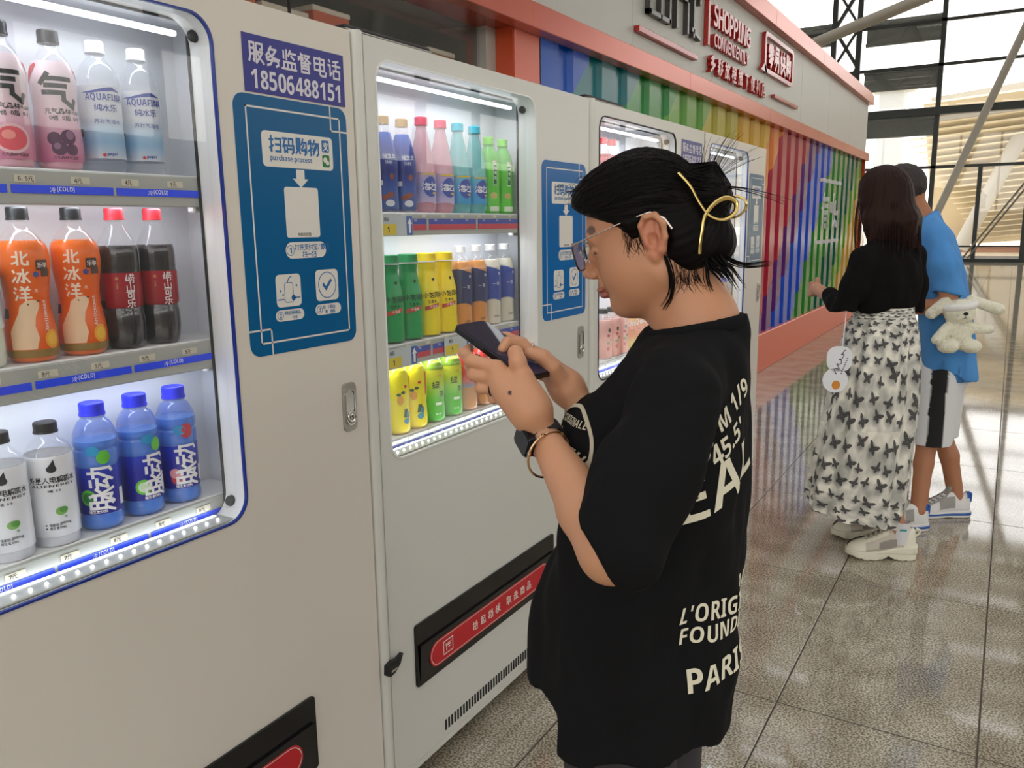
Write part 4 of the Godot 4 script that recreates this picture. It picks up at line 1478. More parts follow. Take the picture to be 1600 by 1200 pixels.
	st.tube([Vector3(0, 0, 0), Vector3(0.001, 0, 0)], 0.001, 4)
	for e in [[-0.003, 0.016, 0.001, 0.024], [0.001, 0.024, 0.009, 0.028], [-0.03, -0.017, -0.013, -0.017], [0.014, -0.015, 0.03, -0.015]]:
		var p := Vector2(e[0], e[1]) + cc
		var q := Vector2(e[2], e[3]) + cc
		var nn := (q - p).orthogonal().normalized() * 0.0011
		b.quad(Vector3(p.x - nn.x, p.y - nn.y, z), Vector3(q.x - nn.x, q.y - nn.y, z), Vector3(q.x + nn.x, q.y + nn.y, z), Vector3(p.x + nn.x, p.y + nn.y, z), Vector3(0, 0, 1))
	b.prism(ellipse(0.0058, 0.0058, 12, cc + Vector2(0.0115, -0.015)), z, z)
	for e in [Vector2(-0.022, 0.0), Vector2(0.021, 0.009), Vector2(-0.016, -0.008)]:
		b.prism(ellipse(0.0022, 0.0026, 8, cc + e), z, z)
	# tick in a ring
	cc = Vector2(px.call(0.72), py.call(0.742))
	band(b, ellipse(0.0265, 0.0275, 30, cc), ellipse(0.0245, 0.0255, 30, cc), z, z)
	b.prism(PackedVector2Array([cc + Vector2(-0.015, 0.001), cc + Vector2(-0.011, 0.006), cc + Vector2(-0.004, -0.002), cc + Vector2(0.010, 0.013), cc + Vector2(0.015, 0.009), cc + Vector2(-0.004, -0.012)]), z, z)
	# square pay badges
	var bx: float = px.call(0.525) + 0.074
	var by: float = py.call(0.195)
	b.prism(rrect(0.021, 0.024, 0.003, 3, Vector2(bx, by + 0.0145)), z, z)
	part(s, "blue_print", b.mesh(), mat("print_azure", c8(16, 104, 168), 0.4))
	b = MB.new()
	b.prism(rrect(0.021, 0.024, 0.003, 3, Vector2(bx, by - 0.0145)), z, z)
	part(s, "green_badge", b.mesh(), mat("badge_green", c8(24, 120, 48), 0.4))
	b = MB.new()
	strokes(b, "支", 0.017, Vector3(bx - 0.0085, by + 0.006, z + 0.0002), 0.13)
	b.prism(ellipse(0.006, 0.0055, 14, Vector2(bx - 0.002, by - 0.0125)), z + 0.0002, z + 0.0002)
	b.prism(ellipse(0.005, 0.0045, 14, Vector2(bx + 0.004, by - 0.018)), z + 0.0003, z + 0.0003)
	part(s, "badge_marks", b.mesh(), mats.print_paper)
	b = MB.new()
	latin(b, "93033235", 0.006, Vector3(px.call(0.525) - 0.016, py.call(0.438) - 0.046, z), true)
	part(s, "number", b.mesh(), mats.ink)


# ------------------------------------------------------------------ drink bottles
# smooth outline through (radius, height) points
func smooth_outline(pts: Array, per := 5) -> Array:
	var out := []
	for k in pts.size() - 1:
		var p0 := Vector2(pts[maxi(k - 1, 0)][0], pts[maxi(k - 1, 0)][1])
		var p1 := Vector2(pts[k][0], pts[k][1])
		var p2 := Vector2(pts[k + 1][0], pts[k + 1][1])
		var p3 := Vector2(pts[mini(k + 2, pts.size() - 1)][0], pts[mini(k + 2, pts.size() - 1)][1])
		for s in per:
			out.append(p1.cubic_interpolate(p2, p0, p3, float(s) / per))
	out.append(Vector2(pts[-1][0], pts[-1][1]))
	return out


func radius_at(prof: Array, y: float) -> float:
	for k in prof.size() - 1:
		if prof[k + 1].y >= y and prof[k + 1].y > prof[k].y:
			return lerpf(prof[k].x, prof[k + 1].x, clampf((y - prof[k].y) / (prof[k + 1].y - prof[k].y), 0, 1))
	return prof[-1].x


# flat print (x right, y up) laid round the bottle
func wrap_print(flat: MB, prof: Array, off := 0.0006, turn := 0.0) -> MB:
	var out := MB.new()
	for t in range(0, flat.i.size(), 3):
		var list := [[flat.v[flat.i[t]], flat.v[flat.i[t + 1]], flat.v[flat.i[t + 2]]]]
		var col: Color = flat.c[flat.i[t]]
		while list.size():
			var f: Array = list.pop_back()
			var e := 0
			var most := 0.0
			for k in 3:
				var l: float = (f[k] - f[(k + 1) % 3]).length()
				if l > most:
					most = l
					e = k
			if most > 0.0085:
				var m: Vector3 = (f[e] + f[(e + 1) % 3]) * 0.5
				list.append([f[e], m, f[(e + 2) % 3]])
				list.append([m, f[(e + 1) % 3], f[(e + 2) % 3]])
				continue
			out.col = col
			var k0 := out.v.size()
			for k in 3:
				var r := radius_at(prof, f[k].y)
				var a: float = turn - f[k].x / maxf(r, 0.005)
				var d := Vector3(cos(a), 0, sin(a))
				out.vert(d * (r + off + f[k].z) + Vector3(0, f[k].y, 0), d)
			out.face(k0, k0 + 1, k0 + 2)
	return out


# sleeve round the bottle between two heights, colours from stops [height, colour] and a wavy edge if asked
func sleeve(prof: Array, y0: float, y1: float, off: float, stops: Array, segs := 30, a0 := 0.0, a1 := TAU, wave := 0.0) -> MB:
	var b := MB.new()
	var rows := 22
	for k in rows + 1:
		for s in segs + 1:
			var a := lerpf(a0, a1, float(s) / segs)
			var y := lerpf(y0 + (sin(a * 2.0 + 1.0) * wave if wave > 0 else 0.0), y1 + (sin(a * 2.0) * wave if wave > 0 else 0.0), float(k) / rows)
			var r := radius_at(prof, y)
			var g := (radius_at(prof, y + 0.002) - radius_at(prof, y - 0.002)) / 0.004
			var c: Color = stops[-1][1]
			for q in stops.size():
				if y <= stops[q][0]:
					c = stops[q][1] if q == 0 else (stops[q - 1][1] as Color).lerp(stops[q][1], (y - stops[q - 1][0]) / maxf(stops[q][0] - stops[q - 1][0], 1e-5))
					break
			b.col = c.srgb_to_linear()
			var d := Vector3(cos(a), 0, sin(a))
			b.vert(d * (r + off) + Vector3(0, y, 0), d - Vector3(0, g, 0), Vector2(float(s) / segs, float(k) / rows))
	for k in rows:
		for s in segs:
			var p := k * (segs + 1) + s
			b.face(p, p + 1, p + segs + 2)
			b.face(p, p + segs + 2, p + segs + 1)
	return b


func cap_mesh(r: float, h: float) -> ArrayMesh:
	var key := "cap%s_%s" % [r, h]
	if meshes.has(key):
		return meshes[key]
	var b := MB.new()
	var m := 44
	var rings := []
	for row in [[1.03, 0.0, 0.0], [1.03, 0.16, 0.0], [0.985, 0.18, 1.0], [0.985, 0.86, 1.0], [0.96, 0.95, 0.4], [0.88, 1.0, 0.0], [0.0, 1.0, 0.0]]:
		var ring := []
		for s in m:
			var a := TAU * s / m
			var rr: float = r * row[0] * (1.0 - (0.035 * row[2] if s % 2 else 0.0))
			ring.append(Vector3(cos(a) * rr, h * row[1], sin(a) * rr))
		rings.append(ring)
	b.loft(rings, true, true, false)
	meshes[key] = b.mesh()
	return meshes[key]


# builds one bottle as a thing; spec: outline, cap [r, h, colour], shell, liquid, sleeves, prints
func bottle(called: String, spec: Dictionary) -> Node3D:
	var t := thing(called, spec.label, spec.get("category", "bottle"), Vector3.ZERO, 0.0, spec.get("group", ""))
	var prof := smooth_outline(spec.outline)
	var top: float = prof[-1].y
	var b := MB.new()
	b.lathe(prof, 32)
	part(t, "body", b.mesh(), spec.shell)
	# screw neck ring
	b = MB.new()
	var nr: float = prof[-1].x
	b.lathe([Vector2(nr, top - 0.004), Vector2(nr + 0.0022, top - 0.0035), Vector2(nr + 0.0022, top - 0.0015), Vector2(nr, top - 0.001)], 24)
	part(t, "neck_ring", b.mesh(), spec.shell)
	if spec.has("liquid"):
		var lp := []
		var ly: float = spec.liquid_top
		for p in prof:
			if p.y < ly:
				lp.append(Vector2(maxf(p.x - 0.0012, 0.0), maxf(p.y, 0.0012)))
		lp.append(Vector2(maxf(radius_at(prof, ly) - 0.0012, 0.001), ly))
		lp.append(Vector2(0.0, ly))
		b = MB.new()
		b.lathe(lp, 28)
		part(t, "drink", b.mesh(), spec.liquid)
	part(t, "cap", cap_mesh(spec.cap[0], spec.cap[1]), mat("cap_%s" % (spec.cap[2] as Color).to_html(), spec.cap[2], 0.45), Vector3(0, top - 0.001, 0))
	var first := true
	for s in spec.get("sleeves", []):
		var sm := sleeve(prof, s[0], s[1], 0.0004 if first else 0.0007, s[2], 30, 0.0, TAU, s[3] if s.size() > 3 else 0.0)
		part(t, "label", sm.mesh(), spec.get("label_mat", mats.bottle_label))
		first = false
	for pr in spec.get("prints", []):
		var f := MB.new()
		var nm := "print"
		for e in pr[1]:
			match e[0]:
				"han":
					han(f, e[1], e[2], Vector3(e[3], e[4], 0), e[5] if e.size() > 5 else 1.08, e[6] if e.size() > 6 else 0.11, 0.0, 1.0, e[7] if e.size() > 7 else false)
					nm = "lettering"
				"lat":
					latin(f, e[1], e[2], Vector3(e[3], e[4], 0), true, 0.0, e[5] if e.size() > 5 else 1.0, true, e[6] if e.size() > 6 else 0.0)
					nm = "lettering"
				"latr":  # turned a quarter to the left
					var q := MB.new()
					latin(q, e[1], e[2], Vector3.ZERO, true)
					f.add(q, Transform3D(Basis(Vector3(0, 0, 1), PI / 2), Vector3(e[3], e[4], 0)))
					nm = "lettering"
				"hanr":
					var q := MB.new()
					han(q, e[1], e[2], Vector3.ZERO, 1.0, e[5])
					f.add(q, Transform3D(Basis(Vector3(0, 0, 1), PI / 2), Vector3(e[3], e[4], 0)))
					nm = "lettering"
				"disc":
					f.prism(ellipse(e[1], e[2], 20, Vector2(e[3], e[4])), 0, 0)
				"rect":
					f.prism(rrect(e[1], e[2], minf(e[1], e[2]) * 0.12, 3, Vector2(e[3], e[4])), 0, 0)
				"poly":
					f.prism(PackedVector2Array(e[1]), 0, 0)
		var m: Material = mat("ink_%s" % (pr[0] as Color).to_html(), pr[0], 0.45)
		part(t, nm, wrap_print(f, prof, 0.0008 + pr[2] * 0.0004 if pr.size() > 2 else 0.0008).mesh(), m)
	return t


func place(proto: Node3D, first: bool, at: Vector3, turn: float, label: String, group: String) -> Node3D:
	var o := proto
	if not first:
		o = proto.duplicate()
		var stem := String(proto.name)
		if stem.length() > 4 and stem[-4] == "_" and stem.right(3).is_valid_int():
			stem = stem.left(-4)
		o.name = numbered(stem)
		add_child(o)
	o.position = at
	o.rotation.y = turn
	relabel(o, label, group)
	return o


func build_bottles() -> void:
	vcol("bottle_label", 0.3)
	var clear := glass("pet_clear", c8(232, 238, 244), 0.02, 0.04)
	var pet_blue := glass("pet_blue", c8(50, 110, 225), 0.34, 0.04)
	var wh := c8(240, 238, 238)
	var S := [1.549, 1.250, 0.945]
	var X := -1.33
	# --- nearest machine, top shelf: pink sparkling drinks
	var o_slim := [[0.0, 0.003], [0.022, 0.0], [0.031, 0.004], [0.034, 0.018], [0.0345, 0.045], [0.0315, 0.08], [0.0312, 0.1], [0.0335, 0.125], [0.033, 0.143], [0.026, 0.167], [0.0165, 0.182], [0.0135, 0.188], [0.0135, 0.195]]
	var pink_stops := [[0.012, c8(214, 128, 158)], [0.05, c8(218, 148, 172)], [0.09, c8(232, 200, 208)], [0.13, c8(240, 226, 230)], [0.165, c8(236, 214, 220)]]
	var qi := [["han", "气", 0.052, -0.027, 0.096, 1.0, 0.135]]
	var small_ink := [["han", "元气森林", 0.0088, -0.021, 0.085, 1.08, 0.13], ["han", "气泡水", 0.006, 0.0175, 0.0855, 1.05, 0.12], ["han", "0糖 0脂 0卡", 0.0075, -0.016, 0.0755, 1.1, 0.12]]
	var corner := [["poly", [Vector2(-0.05, 0.155), Vector2(-0.03, 0.162), Vector2(-0.028, 0.158), Vector2(-0.05, 0.13)]], ["poly", [Vector2(0.05, 0.155), Vector2(0.03, 0.155), Vector2(0.045, 0.135)]]]
	var p_peach := bottle("soda_bottle", {"label": "x", "outline": o_slim, "shell": clear, "liquid": mat("soda_pink", c8(226, 170, 186), 0.15), "liquid_top": 0.16, "cap": [0.0155, 0.02, c8(18, 18, 20)], "sleeves": [[0.012, 0.165, pink_stops]], "prints": [
		[c8(30, 28, 30), qi + small_ink], [c8(226, 72, 84), corner], [c8(236, 190, 196), [["disc", 0.026, 0.022, 0.0, 0.042]]], [c8(226, 84, 96), [["disc", 0.021, 0.0175, 0.0, 0.042]], 1], [c8(244, 150, 140), [["disc", 0.009, 0.007, -0.004, 0.047]], 2], [c8(90, 70, 80), [["han", "元气森林气泡水", 0.005, -0.016, 0.016]]]]})
	place(p_peach, true, Vector3(X, S[0], -0.724), -0.36, "pink soda bottle with black cap, leftmost on the top shelf of the nearest machine", "bottles in the nearest machine")
	var p_grape := bottle("soda_bottle", {"label": "x", "outline": o_slim, "shell": clear, "liquid": mats.soda_pink, "liquid_top": 0.16, "cap": [0.0155, 0.02, c8(18, 18, 20)], "sleeves": [[0.012, 0.165, [[0.012, c8(206, 122, 158)], [0.05, c8(208, 150, 176)], [0.09, c8(230, 200, 208)], [0.13, c8(238, 222, 228)], [0.165, c8(236, 212, 220)]]]], "prints": [
		[c8(30, 28, 30), qi + small_ink], [c8(226, 72, 84), corner], [c8(96, 62, 88), [["disc", 0.0115, 0.0115, 0.008, 0.05], ["disc", 0.0105, 0.0105, -0.012, 0.047], ["disc", 0.0115, 0.011, -0.006, 0.033], ["disc", 0.0095, 0.009, 0.012, 0.031]]], [c8(150, 112, 142), [["disc", 0.006, 0.007, 0.010, 0.053], ["disc", 0.005, 0.005, -0.009, 0.036]], 1], [c8(90, 60, 76), [["han", "元气森林气泡水", 0.005, -0.016, 0.016]]]]})
	place(p_grape, true, Vector3(X, S[0], -0.803), -0.36, "pink soda bottle with a dark grape picture beside the clear water bottles", "bottles in the nearest machine")
	# clear water
	var o_water := [[0.0, 0.004], [0.024, 0.0], [0.0315, 0.006], [0.033, 0.02], [0.033, 0.06], [0.0318, 0.075], [0.033, 0.09], [0.033, 0.142], [0.0325, 0.15], [0.0265, 0.168], [0.0165, 0.181], [0.0135, 0.186], [0.0135, 0.193]]
	var navy := c8(36, 62, 160)
	var p_water := bottle("water_bottle", {"label": "x", "outline": o_water, "shell": glass("pet_water", c8(200, 212, 228), 0.14, 0.04), "cap": [0.0152, 0.019, c8(238, 236, 232)], "sleeves": [[0.022, 0.138, [[0.022, c8(206, 208, 220)], [0.034, c8(176, 198, 220)], [0.05, c8(138, 180, 216)], [0.07, c8(176, 202, 224)], [0.09, c8(208, 214, 224)], [0.138, c8(214, 218, 226)]]]], "prints": [
				[navy, [["poly", [Vector2(-0.036, 0.126), Vector2(-0.018, 0.129), Vector2(0.0, 0.134), Vector2(0.012, 0.136), Vector2(0.028, 0.129), Vector2(0.012, 0.13), Vector2(-0.002, 0.1285), Vector2(-0.02, 0.125)]], ["lat", "AQUAFINA", 0.0105, 0.001, 0.112, 0.8], ["han", "纯水乐", 0.0115, -0.017, 0.097, 1.05, 0.11], ["han", "苏打气泡水", 0.007, -0.018, 0.078, 1.2, 0.1], ["lat", "pepsi", 0.0045, 0.004, 0.0255, 1.0]], 1], [c8(214, 60, 60), [["disc", 0.0028, 0.0028, -0.008, 0.0275]], 1], [c8(120, 108, 100), [["rect", 0.018, 0.013, -0.048, 0.063]], 1]]})
	for k in 2:
		place(p_water, k == 0, Vector3(X, S[0], -0.880 - k * 0.076), -0.33 - k * 0.05, ["clear water bottle with white cap next to the grape soda", "clear water bottle with white cap at the right end of the shelf"][k], "bottles in the nearest machine")
	# --- middle shelf: clear pale drink at the edge, orange, cola
	var p_pale := bottle("juice_bottle", {"label": "x", "outline": o_water, "shell": clear, "liquid": mat("pale_drink", c8(226, 232, 214), 0.1), "liquid_top": 0.15, "cap": [0.0152, 0.019, c8(60, 150, 90)], "sleeves": [[0.06, 0.14, [[0.06, c8(226, 236, 236)], [0.14, c8(120, 186, 214)]]]], "prints": [[c8(90, 160, 60), [["disc", 0.008, 0.008, 0.0, 0.05]]]]})
	place(p_pale, true, Vector3(X, S[1], -0.645), -0.4, "pale clear drink at the left picture edge beside the orange bottles", "bottles in the nearest machine")
	var o_curvy := [[0.0, 0.004], [0.024, 0.0], [0.034, 0.006], [0.0365, 0.022], [0.036, 0.05], [0.031, 0.085], [0.0315, 0.11], [0.0365, 0.145], [0.037, 0.165], [0.034, 0.182], [0.024, 0.199], [0.016, 0.208], [0.0138, 0.214], [0.0138, 0.222]]
	var bear := [Vector2(-0.033, 0.022), Vector2(0.003, 0.022), Vector2(0.008, 0.04), Vector2(0.004, 0.058), Vector2(0.006, 0.072), Vector2(0.013, 0.088), Vector2(0.013, 0.096), Vector2(0.006, 0.099), Vector2(-0.004, 0.098), Vector2(-0.014, 0.09), Vector2(-0.017, 0.078), Vector2(-0.024, 0.066), Vector2(-0.033, 0.05)]
	var p_orange := bottle("orange_bottle", {"label": "x", "outline": o_curvy, "shell": clear, "liquid": mat("orange_drink", c8(240, 116, 20), 0.12), "liquid_top": 0.19, "cap": [0.0158, 0.02, c8(18, 18, 20)], "sleeves": [[0.02, 0.186, [[0.02, c8(232, 96, 12)], [0.1, c8(238, 98, 12)], [0.186, c8(242, 112, 20)]]], [0.009, 0.021, [[0.009, c8(150, 118, 56)], [0.021, c8(150, 118, 56)]]]], "prints": [
		[c8(246, 222, 196), [["han", "北冰洋", 0.0225, -0.019, 0.152, 1.2, 0.13, true]]], [c8(242, 206, 166), [["poly", bear]]], [c8(70, 46, 34), [["disc", 0.0012, 0.0014, -0.002, 0.092], ["disc", 0.0022, 0.0012, 0.012, 0.0965], ["rect", 0.02, 0.016, 0.024, 0.152], ["rect", 0.016, 0.012, 0.029, 0.14]], 1], [c8(236, 226, 220), [["han", "乐学", 0.008, 0.016, 0.148, 1.0, 0.12]], 2], [c8(60, 72, 140), [["disc", 0.0045, 0.0045, 0.013, 0.138]], 2],
		[c8(246, 170, 40), [["disc", 0.013, 0.015, 0.029, 0.036]]], [c8(250, 196, 60), [["disc", 0.009, 0.010, 0.029, 0.036]], 1], [c8(244, 226, 210), [["latr", "Arcticocean", 0.006, 0.024, 0.05], ["han", "橙汁汽水", 0.006, 0.008, 0.13, 1.1, 0.1, true]], 1], [c8(226, 200, 176), [["rect", 0.011, 0.062, -0.048, 0.14]]], [c8(48, 44, 42), [["rect", 0.024, 0.015, -0.045, 0.078]], 1]]})
	for k in 2:
		place(p_orange, k == 0, Vector3(X, S[1], -0.722 - k * 0.086), -0.42 - k * 0.12, ["orange drink bottle with black cap, left of the pair", "orange drink bottle with black cap, next to the cola"][k], "bottles in the nearest machine")
	var o_cola := [[0.0, 0.006], [0.018, 0.003], [0.026, 0.0], [0.031, 0.008], [0.0345, 0.03], [0.0345, 0.055], [0.032, 0.072], [0.0335, 0.08], [0.0335, 0.13], [0.034, 0.15], [0.0335, 0.17], [0.0285, 0.185], [0.019, 0.203], [0.0142, 0.213], [0.0138, 0.222]]
	var p_cola := bottle("cola_bottle", {"label": "x", "outline": o_cola, "shell": clear, "liquid": mat("cola_dark", c8(24, 12, 12), 0.25), "liquid_top": 0.178, "cap": [0.0158, 0.02, c8(226, 44, 58)], "sleeves": [[0.072, 0.132, [[0.072, c8(150, 14, 30)], [0.132, c8(166, 20, 36)]]]], "prints": [
		[c8(232, 226, 222), [["han", "崂山可乐", 0.015, -0.002, 0.1145, 0.95, 0.115, true]]], [c8(206, 150, 70), [["han", "水", 0.006, -0.018, 0.12, 1.0, 0.14], ["han", "生素质", 0.003, -0.0165, 0.112, 1.2, 0.1, true]]], [c8(60, 20, 24), [["rect", 0.02, 0.014, -0.048, 0.078]], 1]]})
	for k in 2:
		place(p_cola, k == 0, Vector3(X, S[1], -0.885 - k * 0.074), -0.3, ["red-capped cola bottle next to the orange drinks", "red-capped cola bottle at the right end of the shelf"][k], "bottles in the nearest machine")
	# --- bottom shelf: white-label and blue bottles
	var o_white := [[0.0, 0.004], [0.026, 0.0], [0.0345, 0.004], [0.0355, 0.012], [0.0355, 0.14], [0.035, 0.152], [0.029, 0.167], [0.0195, 0.177], [0.0165, 0.182], [0.0165, 0.187]]
	var p_white := bottle("electrolyte_bottle", {"label": "x", "outline": o_white, "shell": clear, "liquid": mat("water_pale", c8(214, 218, 226), 0.05), "liquid_top": 0.03, "cap": [0.018, 0.018, c8(34, 28, 28)], "sleeves": [[0.017, 0.152, [[0.017, c8(222, 224, 228)], [0.152, c8(232, 232, 234)]]]], "prints": [
		[c8(34, 34, 36), [["disc", 0.0075, 0.006, 0.0, 0.1315], ["poly", [Vector2(-0.006, 0.134), Vector2(0.006, 0.135), Vector2(0.004, 0.147), Vector2(0.001, 0.143)]], ["han", "外星人电解质水", 0.0098, -0.036, 0.1085, 1.06, 0.13], ["lat", "ALIENERGY", 0.0042, 0.0, 0.1015, 2.1], ["han", "0糖 0卡", 0.0045, -0.009, 0.093, 1.2, 0.12], ["lat", "200mg", 0.004, 0.012, 0.036, 1.0], ["han", "电解质水", 0.0045, -0.012, 0.0355], ["han", "维生素饮料", 0.0045, -0.012, 0.03], ["disc", 0.0014, 0.0014, -0.016, 0.0378], ["disc", 0.0014, 0.0014, -0.016, 0.0322]]],
		[c8(124, 178, 84), [["disc", 0.009, 0.007, 0.008, 0.06]]], [c8(86, 152, 60), [["disc", 0.0065, 0.005, 0.011, 0.062], ["han", "青柠水", 0.005, 0.0, 0.0475]], 1], [c8(90, 80, 74), [["rect", 0.018, 0.013, -0.05, 0.062]], 1]]})
	for k in 2:
		place(p_white, k == 0, Vector3(X, S[2], -0.648 - k * 0.077), -0.46, ["white-label bottle at the left picture edge on the bottom shelf", "white-label bottle with lime picture, next to the blue drinks"][k], "bottles in the nearest machine")
	var o_blue := [[0.0, 0.004], [0.024, 0.0], [0.0335, 0.005], [0.0355, 0.016], [0.034, 0.026], [0.0345, 0.034], [0.0345, 0.105], [0.034, 0.112], [0.0352, 0.12], [0.0352, 0.138], [0.0335, 0.142], [0.0352, 0.148], [0.0352, 0.156], [0.033, 0.172], [0.026, 0.187], [0.0195, 0.194], [0.0185, 0.2]]
	var blue_stops := [[0.03, c8(22, 24, 136)], [0.08, c8(24, 30, 156)], [0.112, c8(34, 60, 190)]]
	var kinds := [[c8(96, 190, 48), c8(40, 130, 60), 0.004], [c8(110, 200, 60), c8(210, 236, 190), -0.006], [c8(200, 60, 70), c8(226, 150, 160), 0.0]]
	var blue_labels := ["blue drink bottle with lime label, next to the white-label bottle", "blue drink bottle with a cut lime, middle of the three", "blue drink bottle with red label corner, right end of the bottom shelf"]
	for k in 3:
		var kc: Array = kinds[k]
		var fx: float = [-0.010, 0.006, -0.004][k]
		var p := bottle("vitamin_bottle", {"label": "x", "outline": o_blue, "shell": pet_blue, "liquid": mat("blue_drink", c8(120, 172, 240), 0.05), "liquid_top": 0.158 if k != 2 else 0.165, "cap": [0.0205, 0.022, c8(38, 48, 226)], "sleeves": [[0.03, 0.112, blue_stops]], "prints": [
			[wh, [["hanr", "脉动", 0.039, fx + 0.028, 0.036, 0.125], ["han", "维生素饮料", 0.0055, fx - 0.012, 0.0325, 1.05, 0.12]], 2],
			[kc[0], [["disc", 0.014, 0.014, fx - 0.012, 0.055 if k == 1 else 0.06], ["disc", 0.011, 0.012, fx + 0.018, 0.13]] if k != 2 else [["disc", 0.012, 0.014, fx + 0.014, 0.14], ["disc", 0.01, 0.011, fx - 0.01, 0.05]]], [kc[1], [["disc", 0.0095, 0.0095, fx - 0.012, 0.055 if k == 1 else 0.06]], 1], [c8(40, 150, 200), [["disc", 0.011, 0.009, fx + 0.002, 0.142]]], [c8(226, 226, 232), [["rect", 0.01, 0.03, 0.036, 0.055]], 1]]})
		place(p, true, Vector3(X, S[2], -0.807 - k * 0.081), [-0.5, -0.36, -0.42][k], blue_labels[k], "bottles in the nearest machine")
	second_machine()
	far_machines()


